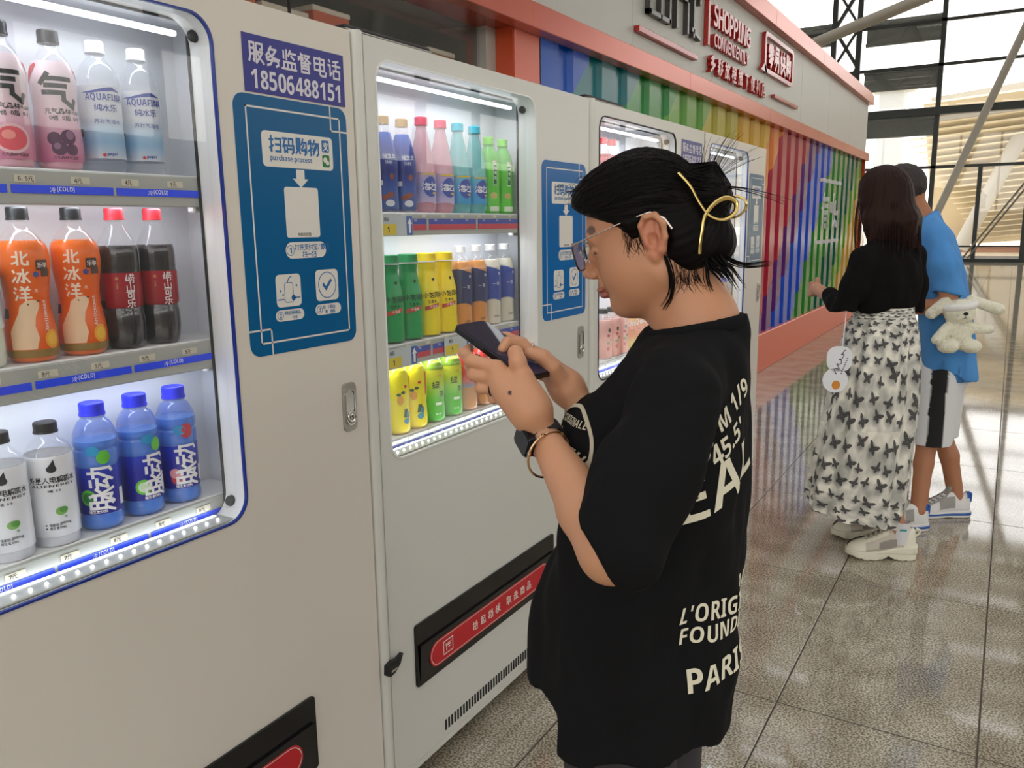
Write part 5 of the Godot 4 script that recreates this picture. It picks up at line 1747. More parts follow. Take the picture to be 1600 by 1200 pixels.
func second_machine() -> void:
	var S := [1.489, 1.166, 0.930]
	var X := -1.33
	var G := "bottles in the machine behind the phone"
	var clear: Material = mats.pet_clear
	var z0 := -1.614
	var o_tall := [[0.0, 0.004], [0.022, 0.0], [0.031, 0.005], [0.032, 0.02], [0.0315, 0.06], [0.033, 0.1], [0.033, 0.12], [0.028, 0.15], [0.0205, 0.18], [0.0148, 0.196], [0.0138, 0.2], [0.0138, 0.21]]
	var p := bottle("almond_bottle", {"label": "x", "outline": o_tall, "shell": clear, "cap": [0.0155, 0.019, c8(206, 168, 110)], "sleeves": [[0.006, 0.19, [[0.006, c8(70, 100, 160)], [0.06, c8(46, 84, 170)], [0.1, c8(24, 42, 132)], [0.15, c8(28, 60, 168)], [0.19, c8(40, 100, 206)]]]], "prints": [[c8(206, 214, 236), [["han", "维生素", 0.011, -0.015, 0.128, 1.05, 0.12], ["han", "饮料", 0.009, -0.01, 0.114, 1.05, 0.11]]], [c8(150, 72, 44), [["disc", 0.006, 0.0075, 0.006, 0.085], ["disc", 0.01, 0.007, 0.002, 0.042], ["disc", 0.008, 0.006, -0.012, 0.036]]], [c8(222, 226, 234), [["rect", 0.012, 0.012, -0.022, 0.07], ["disc", 0.012, 0.008, 0.0, 0.022]]]]})
	for k in 2:
		place(p, k == 0, Vector3(X, S[0], z0 - k * 0.073), -0.5, ["dark blue bottle with gold cap at the left end of the top shelf", "dark blue bottle with gold cap next to the pink bottles"][k], G)
	for v in 2:
		var tint := c8(244, 176, 188) if v == 0 else c8(128, 214, 216)
		var o_cone := [[0.0, 0.008], [0.012, 0.006], [0.02, 0.0], [0.028, 0.004], [0.0325, 0.02], [0.0325, 0.09], [0.033, 0.105], [0.029, 0.135], [0.0205, 0.18], [0.0152, 0.205], [0.0138, 0.212], [0.0138, 0.222]]
		var q := bottle("sea_salt_bottle", {"label": "x", "outline": o_cone, "shell": glass("pet_tint%d" % v, tint, 0.5, 0.04), "cap": [0.0168, 0.02, c8(236, 84, 112) if v == 0 else c8(60, 186, 206)], "sleeves": [[0.024, 0.1, [[0.024, c8(206, 190, 220) if v == 0 else c8(60, 160, 216)], [0.06, c8(150, 156, 208) if v == 0 else c8(80, 160, 214)], [0.095, c8(190, 170, 206) if v == 0 else c8(110, 186, 210)]], 0.003]], "prints": [[c8(62, 84, 170), [["disc", 0.022, 0.026, 0.006, 0.066]]], [c8(238, 238, 244), [["han", "海之言", 0.019, -0.018, 0.058, 0.85, 0.12]], 1], [c8(226, 196, 70), [["disc", 0.006, 0.003, 0.016, 0.05], ["rect", 0.05, 0.004, 0.004, 0.098]], 1]]})
		for k in 2:
			place(q, k == 0, Vector3(X, S[0], z0 - 0.154 - v * 0.163 - k * 0.083), -0.42, [["pink bottle with red cap, left of the pair", "pink bottle with red cap, next to the teal bottles"], ["teal bottle with turquoise cap, left of the pair", "teal bottle with turquoise cap, next to the green tea"]][v][k], G)
	var o_tea := [[0.0, 0.004], [0.022, 0.0], [0.0305, 0.005], [0.0315, 0.02], [0.03, 0.06], [0.031, 0.1], [0.031, 0.135], [0.0255, 0.165], [0.0165, 0.185], [0.0138, 0.19], [0.0138, 0.198]]
	p = bottle("green_tea_bottle", {"label": "x", "outline": o_tea, "shell": glass("pet_green", c8(96, 214, 58), 0.7, 0.05), "cap": [0.0158, 0.02, c8(126, 216, 60)], "sleeves": [[0.008, 0.145, [[0.008, c8(98, 206, 52)], [0.07, c8(92, 200, 56)], [0.145, c8(110, 216, 70)]]]], "prints": [[c8(226, 240, 214), [["rect", 0.013, 0.07, 0.002, 0.115], ["rect", 0.03, 0.014, 0.0, 0.014]]], [c8(24, 110, 60), [["rect", 0.0105, 0.055, 0.002, 0.11]], 1], [c8(236, 246, 226), [["han", "绿茶生", 0.009, -0.0025, 0.125, 1.5, 0.12, true]], 2], [c8(206, 188, 110), [["disc", 0.011, 0.009, -0.002, 0.052]]], [c8(196, 60, 60), [["han", "一元", 0.006, -0.004, 0.143]], 1]]})
	for k in 2:
		place(p, k == 0, Vector3(X, S[0], -2.088 - k * 0.078), -0.45, ["light green tea bottle, left of the pair", "light green tea bottle at the right end of the top shelf"][k], G)
	# second shelf
	for v in 2:
		var base := c8(24, 158, 84) if v == 0 else c8(248, 224, 24)
		var deep := c8(12, 138, 74) if v == 0 else c8(240, 208, 10)
		var o_round := [[0.0, 0.004], [0.024, 0.0], [0.0335, 0.006], [0.0345, 0.03], [0.0335, 0.06], [0.0345, 0.1], [0.033, 0.125], [0.0265, 0.155], [0.0225, 0.175], [0.024, 0.19], [0.024, 0.2]]
		var q := bottle("fruit_tea_bottle", {"label": "x", "outline": o_round, "shell": clear, "cap": [0.0262, 0.021, deep], "sleeves": [[0.005, 0.195, [[0.005, base], [0.1, base], [0.195, deep]]]], "prints": [[c8(26, 60, 40) if v == 0 else c8(60, 56, 30), [["han", "小茗同学", 0.0145, -0.024, 0.104, 1.05, 0.13], ["han", "生素茶", 0.008, -0.012, 0.09, 1.05, 0.11], ["poly", [Vector2(0.002, 0.152), Vector2(0.008, 0.156), Vector2(0.012, 0.152), Vector2(0.007, 0.146)]]]], [c8(206, 74, 56), [["poly", [Vector2(-0.02, 0.07), Vector2(0.022, 0.08), Vector2(0.022, 0.09), Vector2(-0.02, 0.081)]]]], [c8(240, 226, 214), [["han", "小茗茶", 0.007, -0.008, 0.0775, 1.1, 0.12]], 1]]})
		for k in 2:
			place(q, k == 0, Vector3(X, S[1], z0 - v * 0.156 - k * 0.077), -0.52, [["green bottle with green cap at the left end of the second shelf", "green bottle with green cap next to the yellow bottles"], ["yellow bottle with yellow cap, left of the pair", "yellow bottle with yellow cap, next to the milk teas"]][v][k], G)
	for v in 2:
		var o_milk := [[0.0, 0.004], [0.022, 0.0], [0.0305, 0.005], [0.031, 0.02], [0.0305, 0.06], [0.032, 0.1], [0.032, 0.15], [0.0305, 0.175], [0.0225, 0.196], [0.0148, 0.205], [0.0138, 0.21], [0.0138, 0.218]]
		var top := c8(232, 156, 74) if v == 0 else c8(232, 226, 206)
		var q := bottle("milk_tea_bottle", {"label": "x", "outline": o_milk, "shell": clear, "liquid": mat("milk_tea%d" % v, top, 0.2), "liquid_top": 0.192, "cap": [0.0158, 0.018, c8(236, 236, 234)], "sleeves": [[0.07, 0.165, [[0.07, c8(64, 70, 110) if v == 0 else c8(70, 90, 168)], [0.165, c8(56, 64, 104) if v == 0 else c8(64, 84, 164)]], 0.006]], "prints": [[c8(206, 206, 220), [["han", "一茶", 0.011, -0.011, 0.115, 1.1, 0.1], ["disc", 0.004, 0.004, 0.013, 0.15]]], [c8(70, 62, 70), [["han", "生素水", 0.006, -0.006, 0.022]]]]})
		for k in 2:
			place(q, k == 0, Vector3(X, S[1], -1.930 - v * 0.155 - k * 0.079), -0.45, [["amber milk tea bottle with white cap, left of the pair", "amber milk tea bottle with white cap, next to the creamy ones"], ["creamy milk tea bottle with blue label, left of the pair", "creamy milk tea bottle at the right end of the second shelf"]][v][k], G)
	# bottom shelf
	var o_short := [[0.0, 0.004], [0.024, 0.0], [0.033, 0.005], [0.0345, 0.02], [0.0335, 0.05], [0.0325, 0.07], [0.034, 0.09], [0.034, 0.14], [0.0325, 0.155], [0.0235, 0.172], [0.0165, 0.18], [0.0165, 0.186]]
	p = bottle("lemon_tea_bottle", {"label": "x", "outline": o_short, "shell": clear, "liquid": mat("lemon_drink", c8(238, 208, 10), 0.1), "liquid_top": 0.165, "cap": [0.0188, 0.018, c8(244, 226, 30)], "sleeves": [[0.006, 0.165, [[0.006, c8(240, 218, 10)], [0.165, c8(246, 234, 30)]]]], "prints": [[c8(70, 150, 170), [["disc", 0.01, 0.008, 0.006, 0.035], ["disc", 0.006, 0.01, 0.012, 0.05]]], [c8(60, 96, 60), [["poly", [Vector2(-0.004, 0.045), Vector2(0.014, 0.045), Vector2(0.01, 0.066), Vector2(0.0, 0.066)]], ["disc", 0.006, 0.004, -0.016, 0.105], ["disc", 0.006, 0.004, -0.004, 0.11]]], [c8(204, 50, 46), [["rect", 0.006, 0.06, 0.026, 0.12], ["disc", 0.005, 0.004, 0.004, 0.125]]], [c8(224, 160, 40), [["disc", 0.009, 0.012, -0.012, 0.09]]]]})
	for k in 2:
		place(p, k == 0, Vector3(X, S[2], -1.623 - k * 0.074), [-0.2, -0.55][k], ["yellow lemon drink at the left end of the bottom shelf", "yellow lemon drink next to the green tea with characters"][k], G)
	p = bottle("green_tea_bottle", {"label": "x", "outline": o_short, "shell": clear, "liquid": mat("tea_green", c8(150, 190, 40), 0.1), "liquid_top": 0.165, "cap": [0.0188, 0.018, c8(150, 196, 60)], "sleeves": [[0.006, 0.145, [[0.006, c8(66, 176, 30)], [0.06, c8(92, 194, 36)], [0.11, c8(196, 216, 50)], [0.145, c8(226, 222, 60)]]]], "prints": [[c8(40, 60, 30), [["han", "绿", 0.02, -0.016, 0.095, 1.0, 0.1], ["han", "茶", 0.018, 0.004, 0.07, 1.0, 0.1]]], [c8(220, 120, 40), [["han", "一元", 0.008, -0.005, 0.125]]], [c8(236, 244, 220), [["rect", 0.02, 0.007, 0.003, 0.052], ["han", "茶小茶", 0.005, -0.008, 0.022]]]]})
	for k in 2:
		place(p, k == 0, Vector3(X, S[2], -1.777 - k * 0.085), -0.42, ["yellow-green tea bottle with black characters, left of the pair", "yellow-green tea bottle with black characters, right of the pair"][k], G)
	p = bottle("iced_tea_bottle", {"label": "x", "outline": o_short, "shell": clear, "liquid": mat("tea_brown", c8(196, 130, 60), 0.08), "liquid_top": 0.165, "cap": [0.0188, 0.018, c8(214, 60, 60)], "sleeves": [[0.07, 0.178, [[0.07, c8(96, 126, 160)], [0.09, c8(206, 70, 50)], [0.178, c8(226, 54, 48)]]]], "prints": [[c8(244, 234, 220), [["han", "冰红茶", 0.017, -0.021, 0.13, 0.98, 0.14], ["han", "元一", 0.007, -0.006, 0.152]]], [c8(240, 196, 60), [["disc", 0.012, 0.014, 0.0, 0.108]]], [c8(206, 60, 50), [["disc", 0.006, 0.012, 0.006, 0.106]], 1]]})
	for k in 2:
		place(p, k == 0, Vector3(X, S[2], -1.940 - k * 0.084), -0.42, ["red-label iced tea bottle partly behind the hand", "red-label iced tea bottle hidden behind the fingers"][k], G)
	p = bottle("green_tea_bottle", {"label": "x", "outline": o_short, "shell": clear, "liquid": mat("tea_lime", c8(120, 206, 60), 0.08), "liquid_top": 0.168, "cap": [0.0188, 0.018, c8(220, 70, 70)], "sleeves": [[0.02, 0.165, [[0.02, c8(120, 206, 60)], [0.165, c8(140, 220, 80)]]]], "prints": [[c8(230, 240, 220), [["han", "茶", 0.014, -0.007, 0.12]]]]})
	place(p, true, Vector3(X, S[2], -2.112), -0.42, "bright green bottle above the fingers at the right end of the bottom shelf", G)


func far_machines() -> void:
	var G := "bottles in the machine behind the woman"
	var clear: Material = mats.pet_clear
	var y := 0.945
	var o_pouch := [[0.0, 0.002], [0.028, 0.0], [0.0345, 0.004], [0.035, 0.02], [0.034, 0.08], [0.034, 0.13], [0.03, 0.15], [0.0185, 0.164], [0.0165, 0.168], [0.0165, 0.174]]
	var p := bottle("peach_bottle", {"label": "x", "outline": o_pouch, "shell": clear, "liquid": mat("peach_drink", c8(240, 186, 172), 0.15), "liquid_top": 0.15, "cap": [0.0186, 0.018, c8(60, 56, 54)], "sleeves": [[0.006, 0.148, [[0.006, c8(236, 160, 140)], [0.148, c8(242, 186, 176)]]]], "prints": [[c8(86, 62, 60), [["rect", 0.012, 0.014, 0.006, 0.11], ["rect", 0.006, 0.01, 0.014, 0.075]]], [c8(206, 70, 64), [["disc", 0.007, 0.006, 0.002, 0.09], ["disc", 0.006, 0.007, 0.0, 0.04]]], [c8(112, 140, 70), [["disc", 0.007, 0.005, 0.0, 0.062]]]]})
	var pl := ["pink peach bottle at the left edge of the third machine's window", "pink peach bottle, second from the left under the chin", "pink peach bottle beside the orange juice bottles"]
	for k in 3:
		place(p, k == 0, Vector3(-1.33, y, -2.888 - (k - 0.0) * 0.079 + 0.0), -0.5, pl[k], G)
	p = bottle("juice_bottle", {"label": "x", "outline": o_pouch, "shell": clear, "liquid": mat("juice_orange", c8(244, 176, 40), 0.15), "liquid_top": 0.15, "cap": [0.0186, 0.018, c8(240, 160, 30)], "sleeves": [[0.006, 0.15, [[0.006, c8(232, 206, 40)], [0.03, c8(226, 200, 60)], [0.06, c8(236, 140, 70)], [0.1, c8(240, 130, 50)], [0.13, c8(246, 176, 20)], [0.15, c8(250, 186, 20)]]]], "prints": [[c8(240, 226, 220), [["lat", "Qoo", 0.022, 0.0, 0.098, 0.9]]], [c8(206, 70, 50), [["rect", 0.03, 0.004, 0.0, 0.084]]]]})
	pl = ["orange juice bottle under the chin, leftmost of four", "orange juice bottle under the chin, second of four", "orange juice bottle under the chin, third of four", "orange juice bottle next to the neck, rightmost of four"]
	for k in 4:
		place(p, k == 0, Vector3(-1.33, y, -3.128 - k * 0.079), -0.45, pl[k], G)
	var o_std := [[0.0, 0.004], [0.024, 0.0], [0.0325, 0.006], [0.034, 0.02], [0.034, 0.14], [0.028, 0.17], [0.0165, 0.186], [0.0145, 0.19], [0.0145, 0.2]]
	p = bottle("berry_bottle", {"label": "x", "outline": o_std, "shell": clear, "liquid": mat("berry_drink", c8(196, 40, 60), 0.2), "liquid_top": 0.16, "cap": [0.0165, 0.02, c8(214, 40, 50)], "sleeves": [[0.02, 0.15, [[0.02, c8(206, 40, 66)], [0.15, c8(220, 70, 90)]]]], "prints": []})
	for k in 2:
		place(p, k == 0, Vector3(-1.33, 1.549, -2.875 - k * 0.08), -0.4, ["red drink bottle at the left end of the third machine's top shelf", "red drink bottle hidden by the hair on the third machine's top shelf"][k], G)
	# farthest machine
	G = "bottles in the farthest machine"
	var yy := 1.028
	var shelf_y := 0.945
	var o_fat := [[0.0, 0.002], [0.03, 0.0], [0.04, 0.006], [0.042, 0.03], [0.041, 0.11], [0.043, 0.15], [0.043, 0.19], [0.034, 0.208], [0.0235, 0.216], [0.0215, 0.22], [0.0215, 0.225]]
	p = bottle("tea_jug", {"label": "x", "outline": o_fat, "shell": clear, "liquid": mats.tea_brown, "liquid_top": 0.2, "cap": [0.024, 0.02, c8(50, 46, 44)], "sleeves": [[0.085, 0.2, [[0.085, c8(226, 130, 50)], [0.2, c8(238, 186, 50)]]]], "prints": [[c8(222, 84, 40), [["disc", 0.012, 0.02, 0.0, 0.14]]]]})
	place(p, true, Vector3(-1.335, shelf_y, -4.352), -0.6, "orange-label jug with black cap behind the loose hair", G)
	var o_plain := [[0.0, 0.004], [0.024, 0.0], [0.031, 0.006], [0.032, 0.02], [0.032, 0.14], [0.026, 0.17], [0.0165, 0.185], [0.0145, 0.19], [0.0145, 0.196]]
	for k in 2:
		var q := bottle("water_bottle", {"label": "x", "outline": o_plain, "shell": mats.pet_water, "liquid": mat("water_grey", c8(206, 212, 224), 0.05), "liquid_top": 0.15, "cap": [0.0168, 0.02, c8(60, 86, 220)], "sleeves": [], "prints": [[c8(226, 228, 236), [["rect", 0.05, 0.04, 0.0, 0.09]]]]})
		place(q, true, Vector3(-1.33, shelf_y, [-4.27, -4.44][k]), -0.6, ["blue-capped water bottle left of the orange jug", "blue-capped water bottle right of the orange jug"][k], G)


# ------------------------------------------------------------------ the woman with the phone
# local frame: x forwards, y up, z to her right; the camera sees her left side
var fold_noise := FastNoiseLite.new()
const W_SHOULDER := Vector3(-0.036, 1.222, -0.165)
const W_ELBOW := Vector3(0.014, 1.034, -0.279)
const W_WRIST := Vector3(0.158, 1.14, -0.175)
const W_ELBOW_R := Vector3(0.113, 1.0, 0.075)
const W_WRIST_R := Vector3(0.147, 1.178, -0.078)
var shirt_rows := [[0.50, 0.085, 0.165, 0.215], [0.62, 0.085, 0.165, 0.212], [0.71, 0.08, 0.166, 0.208], [0.84, 0.066, 0.160, 0.202], [0.90, 0.058, 0.154, 0.198], [1.0, 0.044, 0.142, 0.194], [1.1, 0.03, 0.126, 0.19], [1.17, 0.02, 0.113, 0.182], [1.22, 0.008, 0.102, 0.165], [1.27, -0.004, 0.084, 0.122], [1.295, -0.011, 0.076, 0.09], [1.315, -0.013, 0.07, 0.077], [1.40, -0.014, 0.065, 0.072]]
var head_t := Transform3D()
var head_inv := Transform3D()


func row_at(rows: Array, y: float) -> Vector3:
	var k := 0
	while k < rows.size() - 2 and rows[k + 1][0] < y:
		k += 1
	var t := clampf((y - rows[k][0]) / (rows[k + 1][0] - rows[k][0]), 0.0, 1.0)
	return Vector3(lerpf(rows[k][1], rows[k + 1][1], t), lerpf(rows[k][2], rows[k + 1][2], t), lerpf(rows[k][3], rows[k + 1][3], t))


func shirt_d(p: Vector3) -> float:
	var r := row_at(shirt_rows, p.y)
	var qx := p.x - r.x
	var e := Vector2(qx / r.y, p.z / r.z)
	var k := e.length()
	var g := Vector2(e.x / r.y, e.y / r.z).length()
	var d := k * (k - 1.0) / maxf(g, 1e-4) if k > 0.05 else -minf(r.y, r.z)
	# bust
	d = smin(d, ell(Vector3(p.x, p.y, absf(p.z)), Vector3(0.105, 1.115, 0.07), Vector3(0.068, 0.075, 0.075)), 0.05)
	# shoulders and the wide short sleeves
	d = smin(d, cap(p, Vector3(-0.02, 1.255, -0.05), Vector3(-0.02, 1.218, -0.16), 0.052, 0.052), 0.04)
	d = smin(d, cap(p, Vector3(-0.02, 1.255, 0.05), Vector3(0.02, 1.212, 0.15), 0.05, 0.05), 0.04)
	var mid := W_SHOULDER.lerp(W_ELBOW, 0.55)
	var s := cap(p, W_SHOULDER, mid, 0.056, 0.066)
	s = smin(s, cap(p, mid, W_ELBOW + Vector3(-0.004, 0.012, 0.006), 0.066, 0.066), 0.03)
	# sleeve opening: cut square to the bend
	var ax := (W_ELBOW - W_SHOULDER).normalized()
	var fo := (W_WRIST - W_ELBOW).normalized()
	s = smax(s, (p - W_ELBOW - fo * 0.03 - ax * 0.014).dot((ax + fo * 0.6).normalized()), 0.01)
	d = smin(d, s, 0.028)
	var sr := Vector3(0.03, 1.215, 0.155)
	var mr := sr.lerp(W_ELBOW_R, 0.85)
	d = smin(d, cap(p, sr, mr, 0.066, 0.068), 0.03)
	# hem: shorter in front than behind, with a slit at her left side
	var hem := 0.690 if qx > -0.02 + p.z * 0.1 else 0.648
	hem = lerpf(0.700, 0.655, smoothstep(0.055, 0.045, qx))
	d = smax(d, hem - p.y, 0.006)
	# neckline
	d = smax(d, (p - Vector3(0.0, 1.302, 0.0)).dot(Vector3(0.2, 0.98, 0).normalized()), 0.006)
	# folds
	if absf(d) < 0.04:
		var low := smoothstep(1.06, 0.78, p.y)
		var a := atan2(p.z, qx)
		d += low * 0.0055 * sin(a * 5.0 + 0.8 + sin(p.y * 6.0) * 0.7)
		d += fold_noise.get_noise_3d(p.x * 1.0, p.y * 0.55, p.z * 1.0) * 0.017
		# drag line from the shoulder seam
		d += 0.003 * exp(-pow((p.x * 0.7 + (p.y - 1.16) - 0.03 * sin(p.z * 20.0)) / 0.012, 2.0)) * smoothstep(-0.11, -0.17, p.z)
	return d


var w_arm_bones := []
var w_hand_l := []
var w_hand_r := []


func woman_arms_d(p: Vector3) -> float:
	return bones(p, w_arm_bones, 9.0)


func hand_l_d(p: Vector3) -> float:
	return bones(p, w_hand_l, 9.0)


func hand_r_d(p: Vector3) -> float:
	return bones(p, w_hand_r, 9.0)


# one finger as a chain, thick to thin
func finger(list: Array, pts: Array, r0: float, r1: float) -> void:
	for k in pts.size() - 1:
		var ra := lerpf(r0, r1, float(k) / (pts.size() - 1))
		var rb := lerpf(r0, r1, float(k + 1) / (pts.size() - 1))
		list.append([pts[k], pts[k + 1], ra, rb, 0.004])


func head_d(q: Vector3) -> float:
	# q in head axes: x forwards, y up, z right; the ears are at the origin
	var m := Vector3(q.x, q.y, absf(q.z))
	var d := ell(q, Vector3(0.012, 0.045, 0), Vector3(0.096, 0.088, 0.078))
	d = smin(d, ell(q, Vector3(0.045, -0.012, 0), Vector3(0.066, 0.1, 0.062)), 0.03)
	d = smin(d, ell(m, Vector3(0.052, -0.035, 0.036), Vector3(0.042, 0.045, 0.034)), 0.025)       # cheeks
	d = smin(d, cap(m, Vector3(0.006, -0.05, 0.054), Vector3(0.068, -0.088, 0.02), 0.026, 0.02), 0.03)  # jaw
	d = smin(d, ell(q, Vector3(0.086, -0.088, 0), Vector3(0.02, 0.018, 0.022)), 0.022)            # chin
	d = smin(d, cap(m, Vector3(0.103, 0.028, 0.006), Vector3(0.1, 0.03, 0.04), 0.009, 0.008), 0.016)   # brow
	d = smax(d, -ell(m, Vector3(0.121, 0.008, 0.031), Vector3(0.017, 0.014, 0.02)), 0.012)       # eye hollows
	d = smin(d, ell(m, Vector3(0.096, 0.006, 0.031), Vector3(0.013, 0.0115, 0.0155)), 0.004)     # lids
	d = smin(d, cap(q, Vector3(0.104, 0.018, 0), Vector3(0.131, -0.023, 0), 0.007, 0.0095), 0.012) # nose
	d = smin(d, ell(m, Vector3(0.12, -0.027, 0.0105), Vector3(0.011, 0.0085, 0.0075)), 0.006)
	d = smin(d, ell(q, Vector3(0.106, -0.047, 0), Vector3(0.012, 0.012, 0.02)), 0.01)
	d = smin(d, ell(q, Vector3(0.1135, -0.0545, 0), Vector3(0.0105, 0.0058, 0.019)), 0.004)       # lips
	d = smin(d, ell(q, Vector3(0.1105, -0.0645, 0), Vector3(0.0105, 0.0065, 0.017)), 0.004)
	d = smax(d, -cap(m, Vector3(0.128, -0.0592, 0), Vector3(0.105, -0.0585, 0.021), 0.0016, 0.001), 0.002)
	# ear
	var e := ell(m, Vector3(-0.004, 0.002, 0.078), Vector3(0.019, 0.028, 0.006))
	var rim := [Vector3(0.012, 0.006, 0.077), Vector3(0.012, 0.022, 0.081), Vector3(0.002, 0.033, 0.085), Vector3(-0.014, 0.031, 0.089), Vector3(-0.023, 0.016, 0.09), Vector3(-0.02, -0.004, 0.087), Vector3(-0.009, -0.02, 0.082), Vector3(0.002, -0.029, 0.078), Vector3(0.009, -0.022, 0.074)]
	for k in rim.size() - 1:
		e = smin(e, cap(m, rim[k], rim[k + 1], 0.0048 if k < 6 else 0.0068, 0.0048 if k < 5 else 0.0068), 0.004)
	e = smin(e, cap(m, Vector3(-0.012, 0.016, 0.083), Vector3(-0.008, -0.012, 0.081), 0.004, 0.004), 0.004)
	e = smax(e, -ell(m, Vector3(0.0, -0.003, 0.088), Vector3(0.009, 0.0125, 0.011)), 0.003)
	e = smin(e, ell(m, Vector3(0.0105, -0.004, 0.079), Vector3(0.0045, 0.0075, 0.006)), 0.004)
	d = smin(d, e, 0.006)
	return d


func neck_head_d(p: Vector3) -> float:
	var d := head_d(head_inv * p)
	d = smin(d, cap(p, Vector3(0.03, 1.40, 0), Vector3(-0.012, 1.30, 0), 0.054, 0.058), 0.03)
	d = smin(d, cap(p, Vector3(-0.012, 1.305, 0), Vector3(-0.02, 1.24, 0), 0.058, 0.058), 0.03)
	d = smin(d, cap(p, Vector3(-0.012, 1.255, -0.03), Vector3(-0.015, 1.225, -0.11), 0.036, 0.024), 0.04)
	d = smin(d, cap(p, Vector3(-0.012, 1.255, 0.03), Vector3(-0.015, 1.225, 0.11), 0.036, 0.024), 0.04)
	return d


func hair_d(p: Vector3) -> float:
	var q := head_inv * p
	var m := Vector3(q.x, q.y, absf(q.z))
	var d := ell(q, Vector3(0.016, 0.046, 0), Vector3(0.100, 0.098, 0.088))
	d = smin(d, ell(q, Vector3(0.07, 0.083, 0), Vector3(0.056, 0.045, 0.066)), 0.025)     # lifted front
	d = smin(d, ell(m, Vector3(-0.035, -0.012, 0.03), Vector3(0.052, 0.058, 0.05)), 0.03)  # gathered low behind the ears
	# face and neck stay free: cut by a slanted surface in front of the ear
	var cut := (q - Vector3(0.045, 0.030, 0)).dot(Vector3(0.55, -0.83, 0).normalized())
	var cut2 := (q - Vector3(0.008, -0.01, 0)).dot(Vector3(0.95, -0.3, 0).normalized())
	var face := smin(cut, cut2, 0.02)
	d = smax(d, face, 0.01)
	# free the ear
	d = smax(d, -ell(m, Vector3(-0.002, -0.004, 0.088), Vector3(0.026, 0.04, 0.022)), 0.006)
	d = smax(d, -0.062 - q.y + q.x * 0.35, 0.012)
	# sideburn
	d = smin(d, cap(m, Vector3(0.032, 0.03, 0.068), Vector3(0.03, 0.004, 0.0685), 0.01, 0.003), 0.014)
	# bun: upper tuft and lower coil
	d = smin(d, ell(q, Vector3(-0.088, 0.036, 0.0), Vector3(0.034, 0.038, 0.042)), 0.016)
	d = smin(d, cap(q, Vector3(-0.085, 0.05, 0), Vector3(-0.1, 0.076, 0.0), 0.028, 0.013), 0.015)
	d = smin(d, ell(q, Vector3(-0.082, -0.026, 0.0), Vector3(0.029, 0.04, 0.038)), 0.016)
	if absf(d) < 0.02:
		# combed ridges running from the forehead to the bun
		var a := atan2(q.y - 0.04, q.z)
		d += 0.0005 * sin(a * 46.0 + q.x * 14.0) + 0.0016 * fold_noise.get_noise_3d(q.x * 0.8, q.y * 4.0, q.z * 4.0)
	return d


func skin_tint(p: Vector3, _n: Vector3) -> Color:
	var base := c8(204, 146, 110).srgb_to_linear()
	var q := head_inv * p
	var m := Vector3(q.x, q.y, absf(q.z))
	var lips := minf(ell(q, Vector3(0.1135, -0.0545, 0), Vector3(0.013, 0.0062, 0.021)), ell(q, Vector3(0.1105, -0.0645, 0), Vector3(0.013, 0.007, 0.019)))
	if lips < 0.0008 and q.x > 0.1:
		return c8(176, 108, 94).srgb_to_linear()
	var brow := cap(m, Vector3(0.108, 0.036, 0.014), Vector3(0.094, 0.04, 0.05), 0.0045, 0.003)
	if brow < 0.004:
		return c8(110, 84, 70).srgb_to_linear()
	var lash := cap(m, Vector3(0.112, 0.003, 0.018), Vector3(0.098, 0.003, 0.047), 0.0018, 0.0015)
	if lash < 0.0012:
		return c8(44, 34, 32).srgb_to_linear()
	if ell(m, Vector3(-0.004, 0.002, 0.082), Vector3(0.024, 0.036, 0.012)) < 0.0:
		return c8(208, 138, 106).srgb_to_linear()
	if (m - Vector3(0.066, -0.03, 0.066)).length() < 0.0022 or (m - Vector3(0.045, -0.012, 0.07)).length() < 0.0016:
		return c8(120, 82, 66).srgb_to_linear()
	return base


func hand_tint(p: Vector3, _n: Vector3) -> Color:
	if (p - Vector3(0.2, 1.215, -0.205)).length() < 0.0035:
		return c8(70, 44, 36).srgb_to_linear()
	return c8(208, 152, 116).srgb_to_linear()


# flat print laid on a soft surface along a fixed direction
func drape(flat: MB, surf: Callable, at: Vector3, right: Vector3, up: Vector3, into: Vector3, gap := 0.0012, bend = null) -> MB:
	var out := MB.new()
	for t in range(0, flat.i.size(), 3):
		var list := [[flat.v[flat.i[t]], flat.v[flat.i[t + 1]], flat.v[flat.i[t + 2]]]]
		while list.size():
			var f: Array = list.pop_back()
			var e := 0
			var most := 0.0
			for k in 3:
				var l: float = (f[k] - f[(k + 1) % 3]).length()
				if l > most:
					most = l
					e = k
			if most > 0.012:
				var m: Vector3 = (f[e] + f[(e + 1) % 3]) * 0.5
				list.append([f[e], m, f[(e + 2) % 3]])
				list.append([m, f[(e + 1) % 3], f[(e + 2) % 3]])
				continue
			var k0 := out.v.size()
			var ok := true
			for k in 3:
				var fl: Vector3 = f[k] if bend == null else bend.call(f[k])
				var p: Vector3 = at + right * fl.x + up * fl.y - into * 0.12
				for step in 40:
					var d: float = surf.call(p)
					if d < gap + 0.0004:
						break
					p += into * (d - gap) * 0.7
				if surf.call(p) > 0.01:
					ok = false
				out.vert(p, -into)
			if ok:
				out.face(k0, k0 + 1, k0 + 2)
	return out


